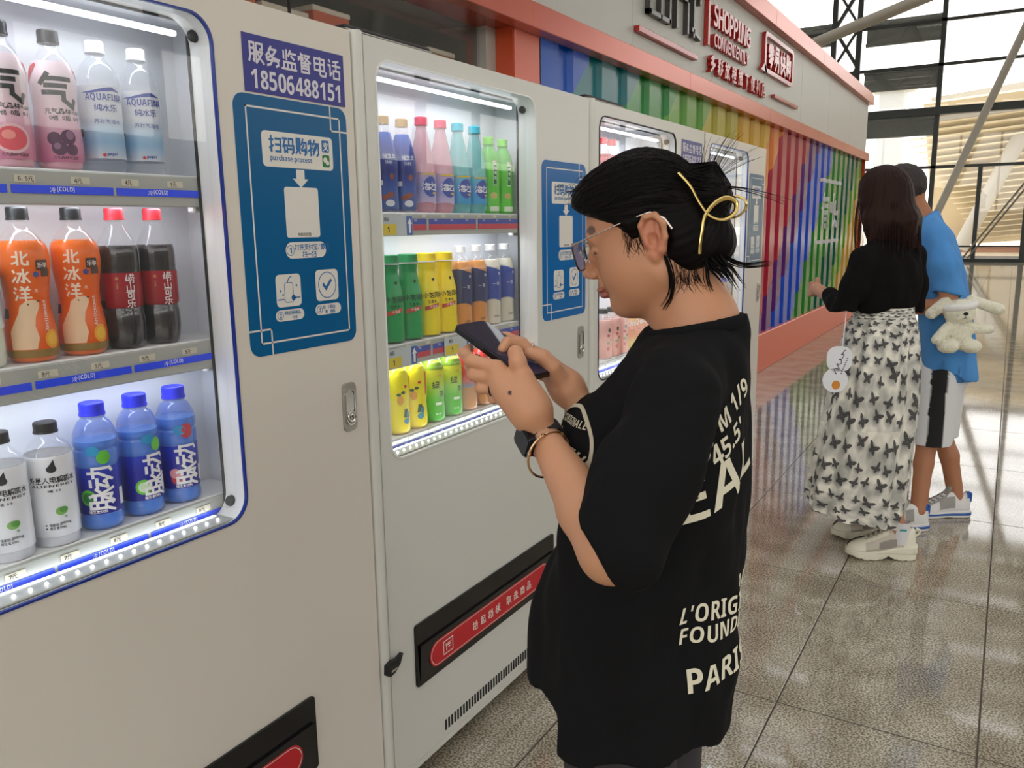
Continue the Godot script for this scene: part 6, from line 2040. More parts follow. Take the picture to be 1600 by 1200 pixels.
func build_woman() -> void:
	fold_noise.seed = 11
	fold_noise.frequency = 7.0
	fold_noise.fractal_octaves = 2
	var at := Vector3(-0.415, 0.0, -1.21)
	var turn := -3.087
	var w := thing("person", "woman in a black printed T-shirt and glasses looking down at a phone", "person", at, turn)
	var skin := vcol("skin", 0.5)
	skin.subsurf_scatter_enabled = true
	skin.subsurf_scatter_strength = 0.12
	head_t = Transform3D(Basis(Vector3.UP, 0.14) * Basis(Vector3(0, 0, 1), -0.28), Vector3(0.045, 1.432, 0.0))
	head_t.basis = head_t.basis.scaled(Vector3.ONE * 0.955)
	head_inv = head_t.affine_inverse()
	# arms
	w_arm_bones = [[W_SHOULDER, W_ELBOW, 0.045, 0.04, 0.02], [W_ELBOW, W_ELBOW.lerp(W_WRIST, 0.35), 0.0405, 0.041, 0.02], [W_ELBOW.lerp(W_WRIST, 0.35), W_WRIST, 0.039, 0.0235, 0.01], [W_WRIST, Vector3(0.172, 1.168, -0.178), 0.0235, 0.0235, 0.008],
		[Vector3(0.03, 1.215, 0.155), W_ELBOW_R, 0.045, 0.038, 0.02], [W_ELBOW_R, W_ELBOW_R.lerp(W_WRIST_R, 0.35), 0.038, 0.038, 0.02], [W_ELBOW_R.lerp(W_WRIST_R, 0.35), W_WRIST_R, 0.036, 0.0215, 0.01], [W_WRIST_R, Vector3(0.16, 1.195, -0.08), 0.0215, 0.0215, 0.008]]
	# her left hand: wrist, palm fan, four fingers under the phone, thumb on its edge
	var L := w_hand_l
	L.append([Vector3(0.165, 1.155, -0.176), Vector3(0.182, 1.192, -0.182), 0.0232, 0.0235, 0.014])
	L.append([Vector3(0.180, 1.185, -0.181), Vector3(0.232, 1.246, -0.186), 0.022, 0.0125, 0.016])
	L.append([Vector3(0.182, 1.185, -0.182), Vector3(0.231, 1.232, -0.19), 0.022, 0.0125, 0.016])
	L.append([Vector3(0.184, 1.183, -0.182), Vector3(0.226, 1.217, -0.19), 0.021, 0.012, 0.016])
	L.append([Vector3(0.182, 1.178, -0.18), Vector3(0.215, 1.204, -0.187), 0.02, 0.0115, 0.016])
	L.append([Vector3(0.176, 1.19, -0.178), Vector3(0.192, 1.234, -0.18), 0.024, 0.0165, 0.018])
	finger(L, [Vector3(0.232, 1.246, -0.186), Vector3(0.274, 1.256, -0.191), Vector3(0.297, 1.262, -0.170), Vector3(0.302, 1.266, -0.148)], 0.0108, 0.0078)
	finger(L, [Vector3(0.231, 1.232, -0.19), Vector3(0.268, 1.235, -0.193), Vector3(0.288, 1.243, -0.168), Vector3(0.291, 1.250, -0.143)], 0.0106, 0.0078)
	finger(L, [Vector3(0.226, 1.217, -0.19), Vector3(0.256, 1.216, -0.192), Vector3(0.274, 1.226, -0.165), Vector3(0.277, 1.236, -0.14)], 0.0102, 0.0076)
	finger(L, [Vector3(0.215, 1.204, -0.187), Vector3(0.238, 1.2, -0.186), Vector3(0.254, 1.208, -0.164), Vector3(0.257, 1.218, -0.143)], 0.0092, 0.0068)
	finger(L, [Vector3(0.190, 1.226, -0.180), Vector3(0.200, 1.257, -0.181), Vector3(0.208, 1.268, -0.172), Vector3(0.218, 1.262, -0.154)], 0.0145, 0.0092)
	# her right hand
	var R := w_hand_r
	R.append([Vector3(0.152, 1.185, -0.079), Vector3(0.168, 1.205, -0.083), 0.0238, 0.0225, 0.018])
	R.append([Vector3(0.168, 1.205, -0.083), Vector3(0.203, 1.25, -0.088), 0.021, 0.0125, 0.016])
	R.append([Vector3(0.168, 1.205, -0.08), Vector3(0.208, 1.238, -0.074), 0.021, 0.0125, 0.016])
	R.append([Vector3(0.168, 1.203, -0.077), Vector3(0.206, 1.222, -0.064), 0.021, 0.012, 0.016])
	R.append([Vector3(0.166, 1.2, -0.076), Vector3(0.198, 1.208, -0.056), 0.02, 0.0115, 0.016])
	finger(R, [Vector3(0.203, 1.25, -0.088), Vector3(0.236, 1.272, -0.105), Vector3(0.246, 1.276, -0.128), Vector3(0.245, 1.268, -0.145)], 0.0105, 0.0072)
	finger(R, [Vector3(0.208, 1.238, -0.074), Vector3(0.250, 1.266, -0.068), Vector3(0.272, 1.277, -0.082), Vector3(0.286, 1.281, -0.1)], 0.0105, 0.0076)
	finger(R, [Vector3(0.206, 1.222, -0.064), Vector3(0.24, 1.232, -0.052), Vector3(0.25, 1.24, -0.07), Vector3(0.24, 1.236, -0.088)], 0.01, 0.0074)
	finger(R, [Vector3(0.198, 1.208, -0.056), Vector3(0.224, 1.212, -0.045), Vector3(0.233, 1.217, -0.06), Vector3(0.226, 1.216, -0.076)], 0.009, 0.0066)
	finger(R, [Vector3(0.166, 1.212, -0.094), Vector3(0.176, 1.24, -0.112), Vector3(0.189, 1.256, -0.122), Vector3(0.205, 1.262, -0.130)], 0.0145, 0.0095)
	var b := MB.new()
	nets(b, woman_arms_d, Vector3(-0.06, 0.94, -0.34), Vector3(0.2, 1.3, 0.24), 0.007, hand_tint)
	nets(b, hand_l_d, Vector3(0.13, 1.12, -0.22), Vector3(0.32, 1.29, -0.12), 0.0028, hand_tint)
	nets(b, hand_r_d, Vector3(0.12, 1.15, -0.17), Vector3(0.31, 1.3, -0.02), 0.0028, hand_tint)
	nets(b, neck_head_d, Vector3(-0.11, 1.2, -0.16), Vector3(0.24, 1.60, 0.16), 0.0032, skin_tint)
	part(w, "body", b.mesh(), skin)
	# hair
	b = MB.new()
	nets(b, hair_d, Vector3(-0.14, 1.33, -0.12), Vector3(0.2, 1.62, 0.12), 0.0036)
	hair_strands(b)
	var hm := mat("hair_black", c8(18, 15, 15), 0.5)
	hm.metallic_specular = 0.2
	part(w, "hair", b.mesh(), hm)
	# T-shirt
	b = MB.new()
	nets(b, shirt_d, Vector3(-0.16, 0.62, -0.38), Vector3(0.28, 1.36, 0.3), 0.0085)
	var cloth := mat("tee_black", c8(25, 25, 26), 0.95)
	cloth.metallic_specular = 0.25
	cloth.normal_enabled = true
	cloth.normal_texture = noise_tex(0.2, FastNoiseLite.TYPE_SIMPLEX, 2, [], [], 256, 3, true, 1.0)
	cloth.normal_scale = 0.25
	cloth.uv1_triplanar = true
	cloth.uv1_scale = Vector3.ONE * 9.0
	var tee := part(w, "t_shirt", b.mesh(), cloth)
	# ribbed collar band
	b = MB.new()
	nets(b, func(p: Vector3) -> float:
		var e := Vector2((p.x + 0.010) / 0.069, p.z / 0.074).length()
		var h := (p - Vector3(0.0, 1.293, 0.0)).dot(Vector3(0.2, 0.98, 0))
		return Vector2((e - 1.0) * 0.071, h * 0.55).length() - 0.0062, Vector3(-0.1, 1.26, -0.1), Vector3(0.08, 1.34, 0.1), 0.004)
	part(tee, "collar", b.mesh(), cloth)
	shirt_prints(tee)
	# trousers
	b = MB.new()
	nets(b, func(p: Vector3) -> float: return minf(cap(p, Vector3(0.075, 0.70, -0.08), Vector3(0.06, 0.1, -0.085), 0.1, 0.06), cap(p, Vector3(0.075, 0.70, 0.08), Vector3(0.05, 0.1, 0.085), 0.1, 0.06)), Vector3(-0.06, 0.04, -0.2), Vector3(0.2, 0.74, 0.2), 0.012)
	part(w, "trousers", b.mesh(), mat("trouser_grey", c8(52, 50, 52), 0.85))
	for s in [-0.085, 0.085]:
		b = MB.new()
		shoe_shape(b, 0.25)
		part(w, "shoe", b.mesh(), mat("shoe_plain", c8(225, 222, 215), 0.6), Vector3(0.1, 0.0, s))
	woman_things(at, turn)


# plain low shoe pointing along +x, sole on y = 0
func shoe_shape(b: MB, length: float) -> void:
	var rings := []
	for k in 9:
		var t := k / 8.0
		var ring := []
		var x := lerpf(-length * 0.42, length * 0.58, t)
		var hw := 0.042 * sin(PI * clampf(t * 0.84 + 0.1, 0.0, 1.0)) + 0.008
		var hh := lerpf(0.095, 0.04, smoothstep(0.25, 0.8, t))
		if k == 0 or k == 8:
			hw *= 0.5
			hh *= 0.7
		for s in 14:
			var a := TAU * s / 14.0
			ring.append(Vector3(x, maxf(hh * 0.5 + sin(a) * hh * 0.5, 0.0), cos(a) * hw))
		rings.append(ring)
	b.loft(rings, true, true, true)


func hair_strands(b: MB) -> void:
	var g := RandomNumberGenerator.new()
	g.seed = 5
	# combed strands over the skull towards the bun
	for k in 260:
		var a := g.randf_range(-1.25, 1.25)
		var up := g.randf_range(-0.1, 1.0)
		var from := Vector3(cos(a) * 0.9, 0.25 + up * 0.7, sin(a)).normalized()
		var to := Vector3(-0.95, 0.12 + g.randf_range(-0.35, 0.25), g.randf_range(-0.3, 0.3)).normalized()
		var pts := []
		var rad := []
		for s in 12:
			var dir := from.slerp(to, s / 11.0)
			var p := head_t * (Vector3(0.01, 0.04, 0) + dir * 0.05)
			var o := (head_t.basis * dir).normalized()
			for it in 14:
				var d := hair_d(p)
				if absf(d) < 0.0006:
					break
				p -= o * d * 0.8
			pts.append(p + o * g.randf_range(0.0, 0.0008))
			rad.append(0.0009 if s > 0 and s < 11 else 0.0003)
		var q: Vector3 = head_inv * pts[0]
		if q.y > 0.0 or q.x < 0.02:
			b.tube(pts, rad, 4, false)
	# loose ends: spikes from the tuft, a lock in front of the neck, tails under the bun
	var loose := [
		[Vector3(-0.1, 0.07, 0.0), Vector3(-0.125, 0.1, -0.01), Vector3(-0.15, 0.11, -0.02)], [Vector3(-0.105, 0.065, 0.01), Vector3(-0.14, 0.078, 0.0), Vector3(-0.17, 0.08, -0.01)], [Vector3(-0.09, 0.075, -0.01), Vector3(-0.098, 0.1, -0.015), Vector3(-0.115, 0.115, -0.02)], [Vector3(-0.08, 0.072, -0.01), Vector3(-0.075, 0.094, -0.02), Vector3(-0.06, 0.1, -0.03)], [Vector3(-0.115, 0.045, -0.01), Vector3(-0.155, 0.03, -0.03), Vector3(-0.2, -0.005, -0.06)],
		[Vector3(-0.1, 0.06, -0.01), Vector3(-0.125, 0.085, 0.0), Vector3(-0.15, 0.11, 0.01)], [Vector3(-0.095, 0.074, 0.0), Vector3(-0.11, 0.1, 0.0), Vector3(-0.13, 0.118, 0.01)]]
	for l in loose:
		for j in 5:
			var jit := Vector3(g.randf_range(-1, 1), g.randf_range(-1, 1), g.randf_range(-1, 1)) * 0.008
			var pts := []
			var rad := []
			for s in 9:
				var t := s / 8.0
				var p: Vector3 = (l[0] as Vector3).lerp(l[1], t).lerp((l[1] as Vector3).lerp(l[2], t), t)
				pts.append(head_t * (p + jit * (0.4 + t)))
				rad.append(lerpf(0.0008 if j == 0 else 0.00045, 0.00015, t))
			b.tube(pts, rad, 4, false)
	# thicker locks (head axes)
	var locks := [
		[[Vector3(-0.012, -0.03, -0.074), Vector3(-0.014, -0.06, -0.076), Vector3(-0.006, -0.09, -0.072), Vector3(0.012, -0.108, -0.066)], 0.0042],
		[[Vector3(-0.075, -0.045, -0.02), Vector3(-0.082, -0.065, -0.03), Vector3(-0.09, -0.08, -0.035), Vector3(-0.1, -0.108, -0.04)], 0.009],
		[[Vector3(-0.065, -0.045, -0.03), Vector3(-0.072, -0.065, -0.04), Vector3(-0.08, -0.078, -0.04), Vector3(-0.088, -0.092, -0.045)], 0.008],
		[[Vector3(-0.08, -0.05, -0.01), Vector3(-0.1, -0.07, -0.015), Vector3(-0.12, -0.08, -0.02), Vector3(-0.15, -0.085, -0.03)], 0.004],
		[[Vector3(-0.06, -0.03, -0.045), Vector3(-0.062, -0.06, -0.05), Vector3(-0.058, -0.085, -0.05), Vector3(-0.06, -0.1, -0.05)], 0.0035]]
	for l in locks:
		for j in 11:
			var jit := Vector3(g.randf_range(-1, 1), g.randf_range(-1, 1), g.randf_range(-1, 1)) * float(l[1]) * 0.8
			var c := Curve3D.new()
			for p in l[0]:
				c.add_point(p + jit)
			var pts := []
			var rad := []
			for s in 13:
				var t := s / 12.0
				var k := t * 3.0
				var i0 := mini(int(k), 2)
				var f := k - i0
				var a0: Vector3 = l[0][maxi(i0 - 1, 0)]
				var a1: Vector3 = l[0][i0]
				var a2: Vector3 = l[0][i0 + 1]
				var a3: Vector3 = l[0][mini(i0 + 2, 3)]
				pts.append(head_t * (a1.cubic_interpolate(a2, a0, a3, f) + jit * (1.0 + t * 0.6)))
				rad.append(lerpf(l[1] * 0.3, 0.0002, pow(t, 1.2)))
			b.tube(pts, rad, 6, false)
	# fine short hair on the nape and in front of the ear
	for k in 150:
		var q0 := Vector3(g.randf_range(-0.06, -0.012), g.randf_range(-0.075, -0.04), -0.06) if k < 100 else Vector3(g.randf_range(0.012, 0.042), g.randf_range(0.0, 0.03), -0.07)
		var dir := Vector3(g.randf_range(-0.1, 0.6), -1.0, 0).normalized() * g.randf_range(0.012, 0.03)
		var curl := g.randf_range(-0.012, 0.012)
		var pts := []
		for s in 6:
			var t := s / 5.0
			var p := head_t * (q0 + dir * t + Vector3(curl * t * t, 0, 0))
			for it in 5:
				var d := neck_head_d(p)
				var gr := Vector3(neck_head_d(p + Vector3(0.002, 0, 0)) - d, neck_head_d(p + Vector3(0, 0.002, 0)) - d, neck_head_d(p + Vector3(0, 0, 0.002)) - d).normalized()
				p -= gr * (d - 0.0007)
			pts.append(p)
		b.tube(pts, [0.0004, 0.0004, 0.00035, 0.0003, 0.00025, 0.0001], 3, false)
	# short wisps at the hairline
	for k in 60:
		var a := g.randf_range(-1.0, 0.3)
		var p0 := Vector3(0.09 + g.randf_range(-0.03, 0.03), 0.1 + g.randf_range(-0.02, 0.02), a * 0.07)
		var pts := []
		for s in 5:
			pts.append(head_t * (p0 + Vector3(0.004 * s, 0.004 * s - 0.0012 * s * s, -0.001 * s)))
		b.tube(pts, [0.0005, 0.0005, 0.0004, 0.0003, 0.0002], 3, false)


func shirt_prints(tee: Node3D) -> void:
	var ink := mat("print_ivory", c8(238, 232, 206), 0.7)
	# round badge on the chest, left of centre
	var f := MB.new()
	band(f, ellipse(0.064, 0.064, 44), ellipse(0.0585, 0.0585, 44), 0, 0)
	f.xf = Transform3D(Basis(Vector3(0, 0, 1), -0.35), Vector3.ZERO)
	latin(f, "PALLADIUM", 0.032, Vector3(0, -0.016, 0), true, 0.0, 0.55, true, 0.25)
	f.xf = Transform3D()
	latin(f, "1947", 0.013, Vector3(0.006, -0.05, 0), true, 0.0, 1.0, true)
	latin(f, "L'ORIGINALE", 0.011, Vector3(0.004, 0.034, 0), true, 0.0, 0.85, true)
	var into := Vector3(-0.72, -0.12, 0.68).normalized()
	var right := into.cross(Vector3.UP).normalized()
	var up := right.cross(into).normalized()
	part(tee, "chest_badge", drape(f, shirt_d, Vector3(0.122, 1.122, -0.112), right, up, into).mesh(), ink)
	# back print, read from behind: right is her right-hand side (+z)
	into = Vector3(0.75, 0, 0.66).normalized()
	right = Vector3(-0.66, 0, 0.75).normalized()
	up = Vector3.UP
	var lines := [["ALT M 1/9", 0.030, -0.125, 1.128, 0.55, 0.8], ["5°45.5'", 0.032, -0.108, 1.098, 0.45, 0.85], ["EAL", 0.066, -0.128, 1.035, 0.25, 1.25], ["L'ORIGINAL", 0.028, -0.118, 0.878, -0.1, 0.95], ["FOUNDED", 0.026, -0.113, 0.842, -0.06, 0.95], ["PARIS", 0.036, -0.1, 0.765, 0.02, 1.05]]
	for l in lines:
		f = MB.new()
		f.xf = Transform3D(Basis(Vector3(0, 0, 1), l[4]), Vector3.ZERO)
		latin(f, l[0], l[1], Vector3.ZERO, true, 0.0, l[5])
		var org: Vector3 = Vector3(-0.08, l[3], -0.1) + right * (l[2] + 0.06)
		part(tee, "lettering", drape(f, shirt_d, org, right, up, into).mesh(), ink)


# things she wears and holds, each a thing of its own
func woman_things(at: Vector3, turn: float) -> void:
	var T := Transform3D(Basis(Vector3.UP, turn), at)
	# phone
	var top := Vector3(0.326, 1.300, -0.152)
	var bot := Vector3(0.187, 1.2305, -0.178)
	var A := (top - bot).normalized()
	var Wd := (Vector3(0.0, 0.10, 1.0) - A * A.dot(Vector3(0.0, 0.10, 1.0))).normalized()
	var N := Wd.cross(A)
	if N.y < 0:
		N = -N
	var ph := thing("smartphone", "black smartphone held in both hands", "phone")
	ph.transform = T * Transform3D(Basis(Wd, A, N) if Wd.cross(A).dot(N) > 0 else Basis(-Wd, A, N), (top + bot) * 0.5 + Wd * 0.035 + N * 0.0)
	var b := MB.new()
	b.prism(rrect(0.074, 0.157, 0.011, 6), -0.0055, 0.0035, 0.0012)
	part(ph, "case", b.mesh(), mat("phone_case", c8(20, 20, 22), 0.35))
	b = MB.new()
	b.prism(rrect(0.069, 0.152, 0.009, 6), 0.0035, 0.0042)
	var scr := mat("phone_screen", c8(24, 24, 32), 0.02)
	scr.emission_enabled = true
	scr.emission = c8(150, 140, 200)
	scr.emission_energy_multiplier = 0.03
	part(ph, "screen", b.mesh(), scr)
	b = MB.new()
	b.box(Vector3(0.0375, 0.03, -0.001), Vector3(0.0015, 0.012, 0.003), 0.0005)
	b.box(Vector3(0.0375, 0.01, -0.001), Vector3(0.0015, 0.02, 0.003), 0.0005)
	b.box(Vector3(-0.0375, 0.02, -0.001), Vector3(0.0015, 0.02, 0.003), 0.0005)
	part(ph, "side_buttons", b.mesh(), mat("phone_button", c8(40, 40, 44), 0.3))
	# wrist watch on the left wrist
	var ax := (W_WRIST - W_ELBOW).normalized()
	var wp := W_WRIST + ax * 0.009
	var side := (Vector3(0.35, 0.1, -0.93) - ax * ax.dot(Vector3(0.35, 0.1, -0.93))).normalized()
	var face_n := (Vector3(0.28, -0.2, -0.94) - ax * ax.dot(Vector3(0.28, -0.2, -0.94))).normalized()
	var wt := thing("wrist_watch", "square black smart watch on the woman's left wrist", "watch")
	wt.transform = T * Transform3D(Basis(face_n.cross(ax).normalized() * -1.0, ax, face_n) if face_n.cross(ax).cross(ax).dot(face_n) < 0 else Basis(ax.cross(face_n), ax, face_n), wp)
	b = MB.new()
	var ring := []
	for s in 33:
		var a := TAU * s / 32.0
		ring.append(Vector3(cos(a) * 0.0295, 0, sin(a) * 0.0295))
	var rings := []
	for e in [[-0.0115, 0.0], [-0.010, 0.002], [0.010, 0.002], [0.0115, 0.0]]:
		var rr := []
		for s in 32:
			var a := TAU * s / 32.0
			rr.append(Vector3(cos(a) * (0.0292 + e[1]), e[0], sin(a) * (0.0292 + e[1])))
		rings.append(rr)
	b.loft(rings)
	part(wt, "strap", b.mesh(), mat("strap_black", c8(24, 23, 24), 0.7))
	b = MB.new()
	b.prism(rrect(0.038, 0.044, 0.009, 6), 0.025, 0.0365, 0.002)
	part(wt, "case", b.mesh(), mat("watch_case", c8(30, 30, 34), 0.25, 0.6))
	b = MB.new()
	b.prism(rrect(0.033, 0.039, 0.007, 6), 0.0365, 0.0372)
	part(wt, "screen", b.mesh(), mat("watch_screen", c8(22, 34, 50), 0.03))
	b = MB.new()
	b.xf = Transform3D(Basis(Vector3(0, 0, 1), -PI / 2), Vector3(0.018, 0.006, 0.032))
	b.lathe([Vector2(0, 0.003), Vector2(0.0032, 0.003), Vector2(0.0035, 0.0)], 12)
	part(wt, "crown", b.mesh(), mats.chrome)
	# bangle below it
	var bp := W_WRIST - ax * 0.02
	var bg := thing("bangle", "thin gold bangle below the watch on the woman's left arm", "bracelet")
	var tilt := Basis(side, 0.35)
	bg.transform = T * Transform3D(tilt * Basis(ax.cross(side).normalized(), ax, side), bp + Vector3(0.004, -0.006, 0.0))
	b = MB.new()
	ring = []
	for s in 41:
		var a := TAU * s / 40.0
		ring.append(Vector3(cos(a) * 0.036, 0, sin(a) * 0.036))
	b.tube(ring, 0.0019, 8, false)
	part(bg, "band", b.mesh(), mat("rose_gold", c8(226, 190, 150), 0.15, 1.0))
	b = MB.new()
	b.box(Vector3(0, 0.0, 0.036), Vector3(0.006, 0.005, 0.005), 0.001)
	b.box(Vector3(0.03, 0.0, 0.02), Vector3(0.005, 0.005, 0.006), 0.001)
	part(bg, "clasp", b.mesh(), mats.rose_gold)
	# hair tie on the right wrist
	var axr := (W_WRIST_R - W_ELBOW_R).normalized()
	var ht := thing("hair_tie", "black hair tie round the woman's right wrist", "hair tie")
	var sr := axr.cross(Vector3.UP).normalized()
	ht.transform = T * Transform3D(Basis(sr, axr, sr.cross(axr)), W_WRIST_R - axr * 0.012)
	b = MB.new()
	ring = []
	for s in 33:
		var a := TAU * s / 32.0
		ring.append(Vector3(cos(a) * 0.0265, 0, sin(a) * 0.0265))
	b.tube(ring, 0.0034, 8, false)
	part(ht, "loop", b.mesh(), mats.strap_black)
	# rings
	for r in [["finger_ring", "thin silver ring on the woman's right index finger", Vector3(0.2215, 1.2623, -0.0975), Vector3(0.033, 0.022, -0.017), 0.0108, mats.chrome], ["finger_ring", "black ring on the woman's left ring finger", Vector3(0.238, 1.2166, -0.1908), Vector3(0.03, -0.001, -0.002), 0.0112, mats.strap_black]]:
		var rg := thing(r[0], r[1], "ring")
		var ra: Vector3 = (r[3] as Vector3).normalized()
		var rs := ra.cross(Vector3.UP).normalized()
		rg.transform = T * Transform3D(Basis(rs, ra, rs.cross(ra)), r[2])
		b = MB.new()
		ring = []
		for s in 25:
			var a := TAU * s / 24.0
			ring.append(Vector3(cos(a) * r[4], 0, sin(a) * r[4]))
		b.tube(ring, 0.0015, 6, false)
		part(rg, "band", b.mesh(), r[5])
	# glasses, in head axes
	var gl := thing("glasses", "thin metal glasses with dark lower rims on the woman's face", "glasses")
	gl.transform = T * head_t
	var metal := mat("glass_metal", c8(206, 198, 190), 0.2, 1.0)
	var rim_m := mat("glass_rim", c8(44, 34, 38), 0.3, 0.3)
	for s in [-1.0, 1.0]:
		b = MB.new()
		b.tube([Vector3(0.128, 0.022, s * 0.066), Vector3(0.126, 0.024, s * 0.0735), Vector3(0.08, 0.030, s * 0.0795), Vector3(0.02, 0.037, s * 0.0845), Vector3(-0.008, 0.037, s * 0.0865), Vector3(-0.026, 0.022, s * 0.088), Vector3(-0.033, 0.004, s * 0.087)], [0.0014, 0.0016, 0.0013, 0.0013, 0.002, 0.0022, 0.0022], 8)
		part(gl, "temple", b.mesh(), metal)
		b = MB.new()
		var lens := rrect(0.053, 0.044, 0.016, 6)
		var path := []
		for p in lens:
			path.append(Vector3(0.131 - absf(p.x) * 0.06, p.y + 0.006, s * 0.0365 + p.x))
		path.append(path[0])
		b.tube(path, 0.0015, 6, false)
		part(gl, "rim", b.mesh(), rim_m)
		b = MB.new()
		b.xf = Transform3D(Basis(Vector3(0, 0, 1), Vector3(0, 1, 0), Vector3(-1, 0, 0)), Vector3(0.129, 0.006, s * 0.0365))
		b.prism(rrect(0.051, 0.042, 0.015, 6), 0, 0.0012)
		part(gl, "lens", b.mesh(), glass("lens_glass", c8(210, 190, 205), 0.12))
		b = MB.new()
		b.tube([Vector3(0.128, 0.0, s * 0.012), Vector3(0.121, -0.004, s * 0.0115), Vector3(0.12, -0.009, s * 0.0125)], 0.0011, 6)
		part(gl, "nose_pad", b.mesh(), metal)
	b = MB.new()
	b.tube([Vector3(0.131, 0.014, -0.011), Vector3(0.134, 0.0165, 0.0), Vector3(0.131, 0.014, 0.011)], 0.0014, 6)
	part(gl, "bridge", b.mesh(), metal)
	# hair claw
	var hc := thing("hair_clip", "gold looped metal claw clip holding the woman's bun", "hair clip")
	hc.transform = T * head_t
	b = MB.new()
	var pts := [Vector3(-0.058, 0.082, -0.058), Vector3(-0.07, 0.058, -0.058), Vector3(-0.077, 0.03, -0.057), Vector3(-0.086, 0.008, -0.054), Vector3(-0.103, -0.003, -0.046), Vector3(-0.121, 0.003, -0.034), Vector3(-0.125, 0.017, -0.03), Vector3(-0.113, 0.027, -0.037), Vector3(-0.096, 0.023, -0.047), Vector3(-0.08, 0.009, -0.06), Vector3(-0.071, -0.012, -0.066), Vector3(-0.064, -0.03, -0.068), Vector3(-0.06, -0.042, -0.066)]
	var fine := []
	for k in pts.size() - 1:
		for s in 5:
			fine.append((pts[k] as Vector3).cubic_interpolate(pts[k + 1], pts[maxi(k - 1, 0)], pts[mini(k + 2, pts.size() - 1)], s / 5.0))
	fine.append(pts[-1])
	b.tube(fine, 0.0044, 8, true, 0.6)
	part(hc, "loop", b.mesh(), mat("gold", c8(232, 204, 130), 0.2, 1.0))
	b = MB.new()
	pts = []
	for k in fine.size():
		var p: Vector3 = fine[k]
		pts.append(Vector3(p.x - 0.012, p.y, p.z * -0.35 - 0.01))
	b.tube(pts, 0.003, 8, true, 0.6)
	part(hc, "rear_loop", b.mesh(), mats.gold)


# ------------------------------------------------------------------ the couple further on
func strip(pts: Array, r0: float, r1: float, list: Array, k := 0.02) -> void:
	for j in pts.size() - 1:
		list.append([pts[j], pts[j + 1], lerpf(r0, r1, float(j) / (pts.size() - 1)), lerpf(r0, r1, float(j + 1) / (pts.size() - 1)), k])


var girl_rows := [[1.02, 0.058, 0.1, 0.145], [1.08, 0.058, 0.1, 0.148], [1.2, 0.05, 0.105, 0.172], [1.28, 0.05, 0.098, 0.172], [1.34, 0.055, 0.075, 0.12], [1.38, 0.06, 0.06, 0.075], [1.5, 0.06, 0.055, 0.06]]
var girl_sleeves := []
var man_rows := [[0.60, 0.03, 0.122, 0.205], [0.73, 0.035, 0.12, 0.2], [0.98, 0.072, 0.118, 0.196], [1.2, 0.118, 0.12, 0.196], [1.3, 0.142, 0.115, 0.196], [1.38, 0.166, 0.1, 0.172], [1.44, 0.19, 0.082, 0.12], [1.5, 0.205, 0.066, 0.075], [1.6, 0.22, 0.06, 0.062]]
var man_sleeves := []


func rows_d(p: Vector3, rows: Array) -> float:
	var r := row_at(rows, p.y)
	var e := Vector2((p.x - r.x) / r.y, p.z / r.z)
	var k := e.length()
	var g := Vector2(e.x / r.y, e.y / r.z).length()
	return k * (k - 1.0) / maxf(g, 1e-4) if k > 0.05 else -minf(r.y, r.z)


func cardigan_d(p: Vector3) -> float:
	var d := bones(p, girl_sleeves, rows_d(p, girl_rows))
	d = smax(d, 1.075 - p.z * 0.06 - p.y, 0.006)
	d = smax(d, (p - Vector3(0.06, 1.372, 0)).dot(Vector3(0.5, 0.86, 0)), 0.006)
	if absf(d) < 0.03:
		d += fold_noise.get_noise_3d(p.x * 1.3, p.y * 0.7, p.z * 1.3) * 0.012
	return d


func man_shirt_d(p: Vector3) -> float:
	var d := bones(p, man_sleeves, rows_d(p, man_rows))
	d = smax(d, 0.705 - p.y, 0.006)
	d = smax(d, (p - Vector3(0.19, 1.475, 0)).dot(Vector3(0.55, 0.83, 0)), 0.006)
	d = smax(d, -((p - Vector3(0.055, 1.125, -0.25)).dot(Vector3(-0.15, 0.97, 0.1)) if p.z < -0.185 else 1.0), 0.004) if p.z < -0.17 else d
	if absf(d) < 0.03:
		d += fold_noise.get_noise_3d(p.x * 1.2 + 3.0, p.y * 0.6, p.z * 1.2) * 0.012
	return d


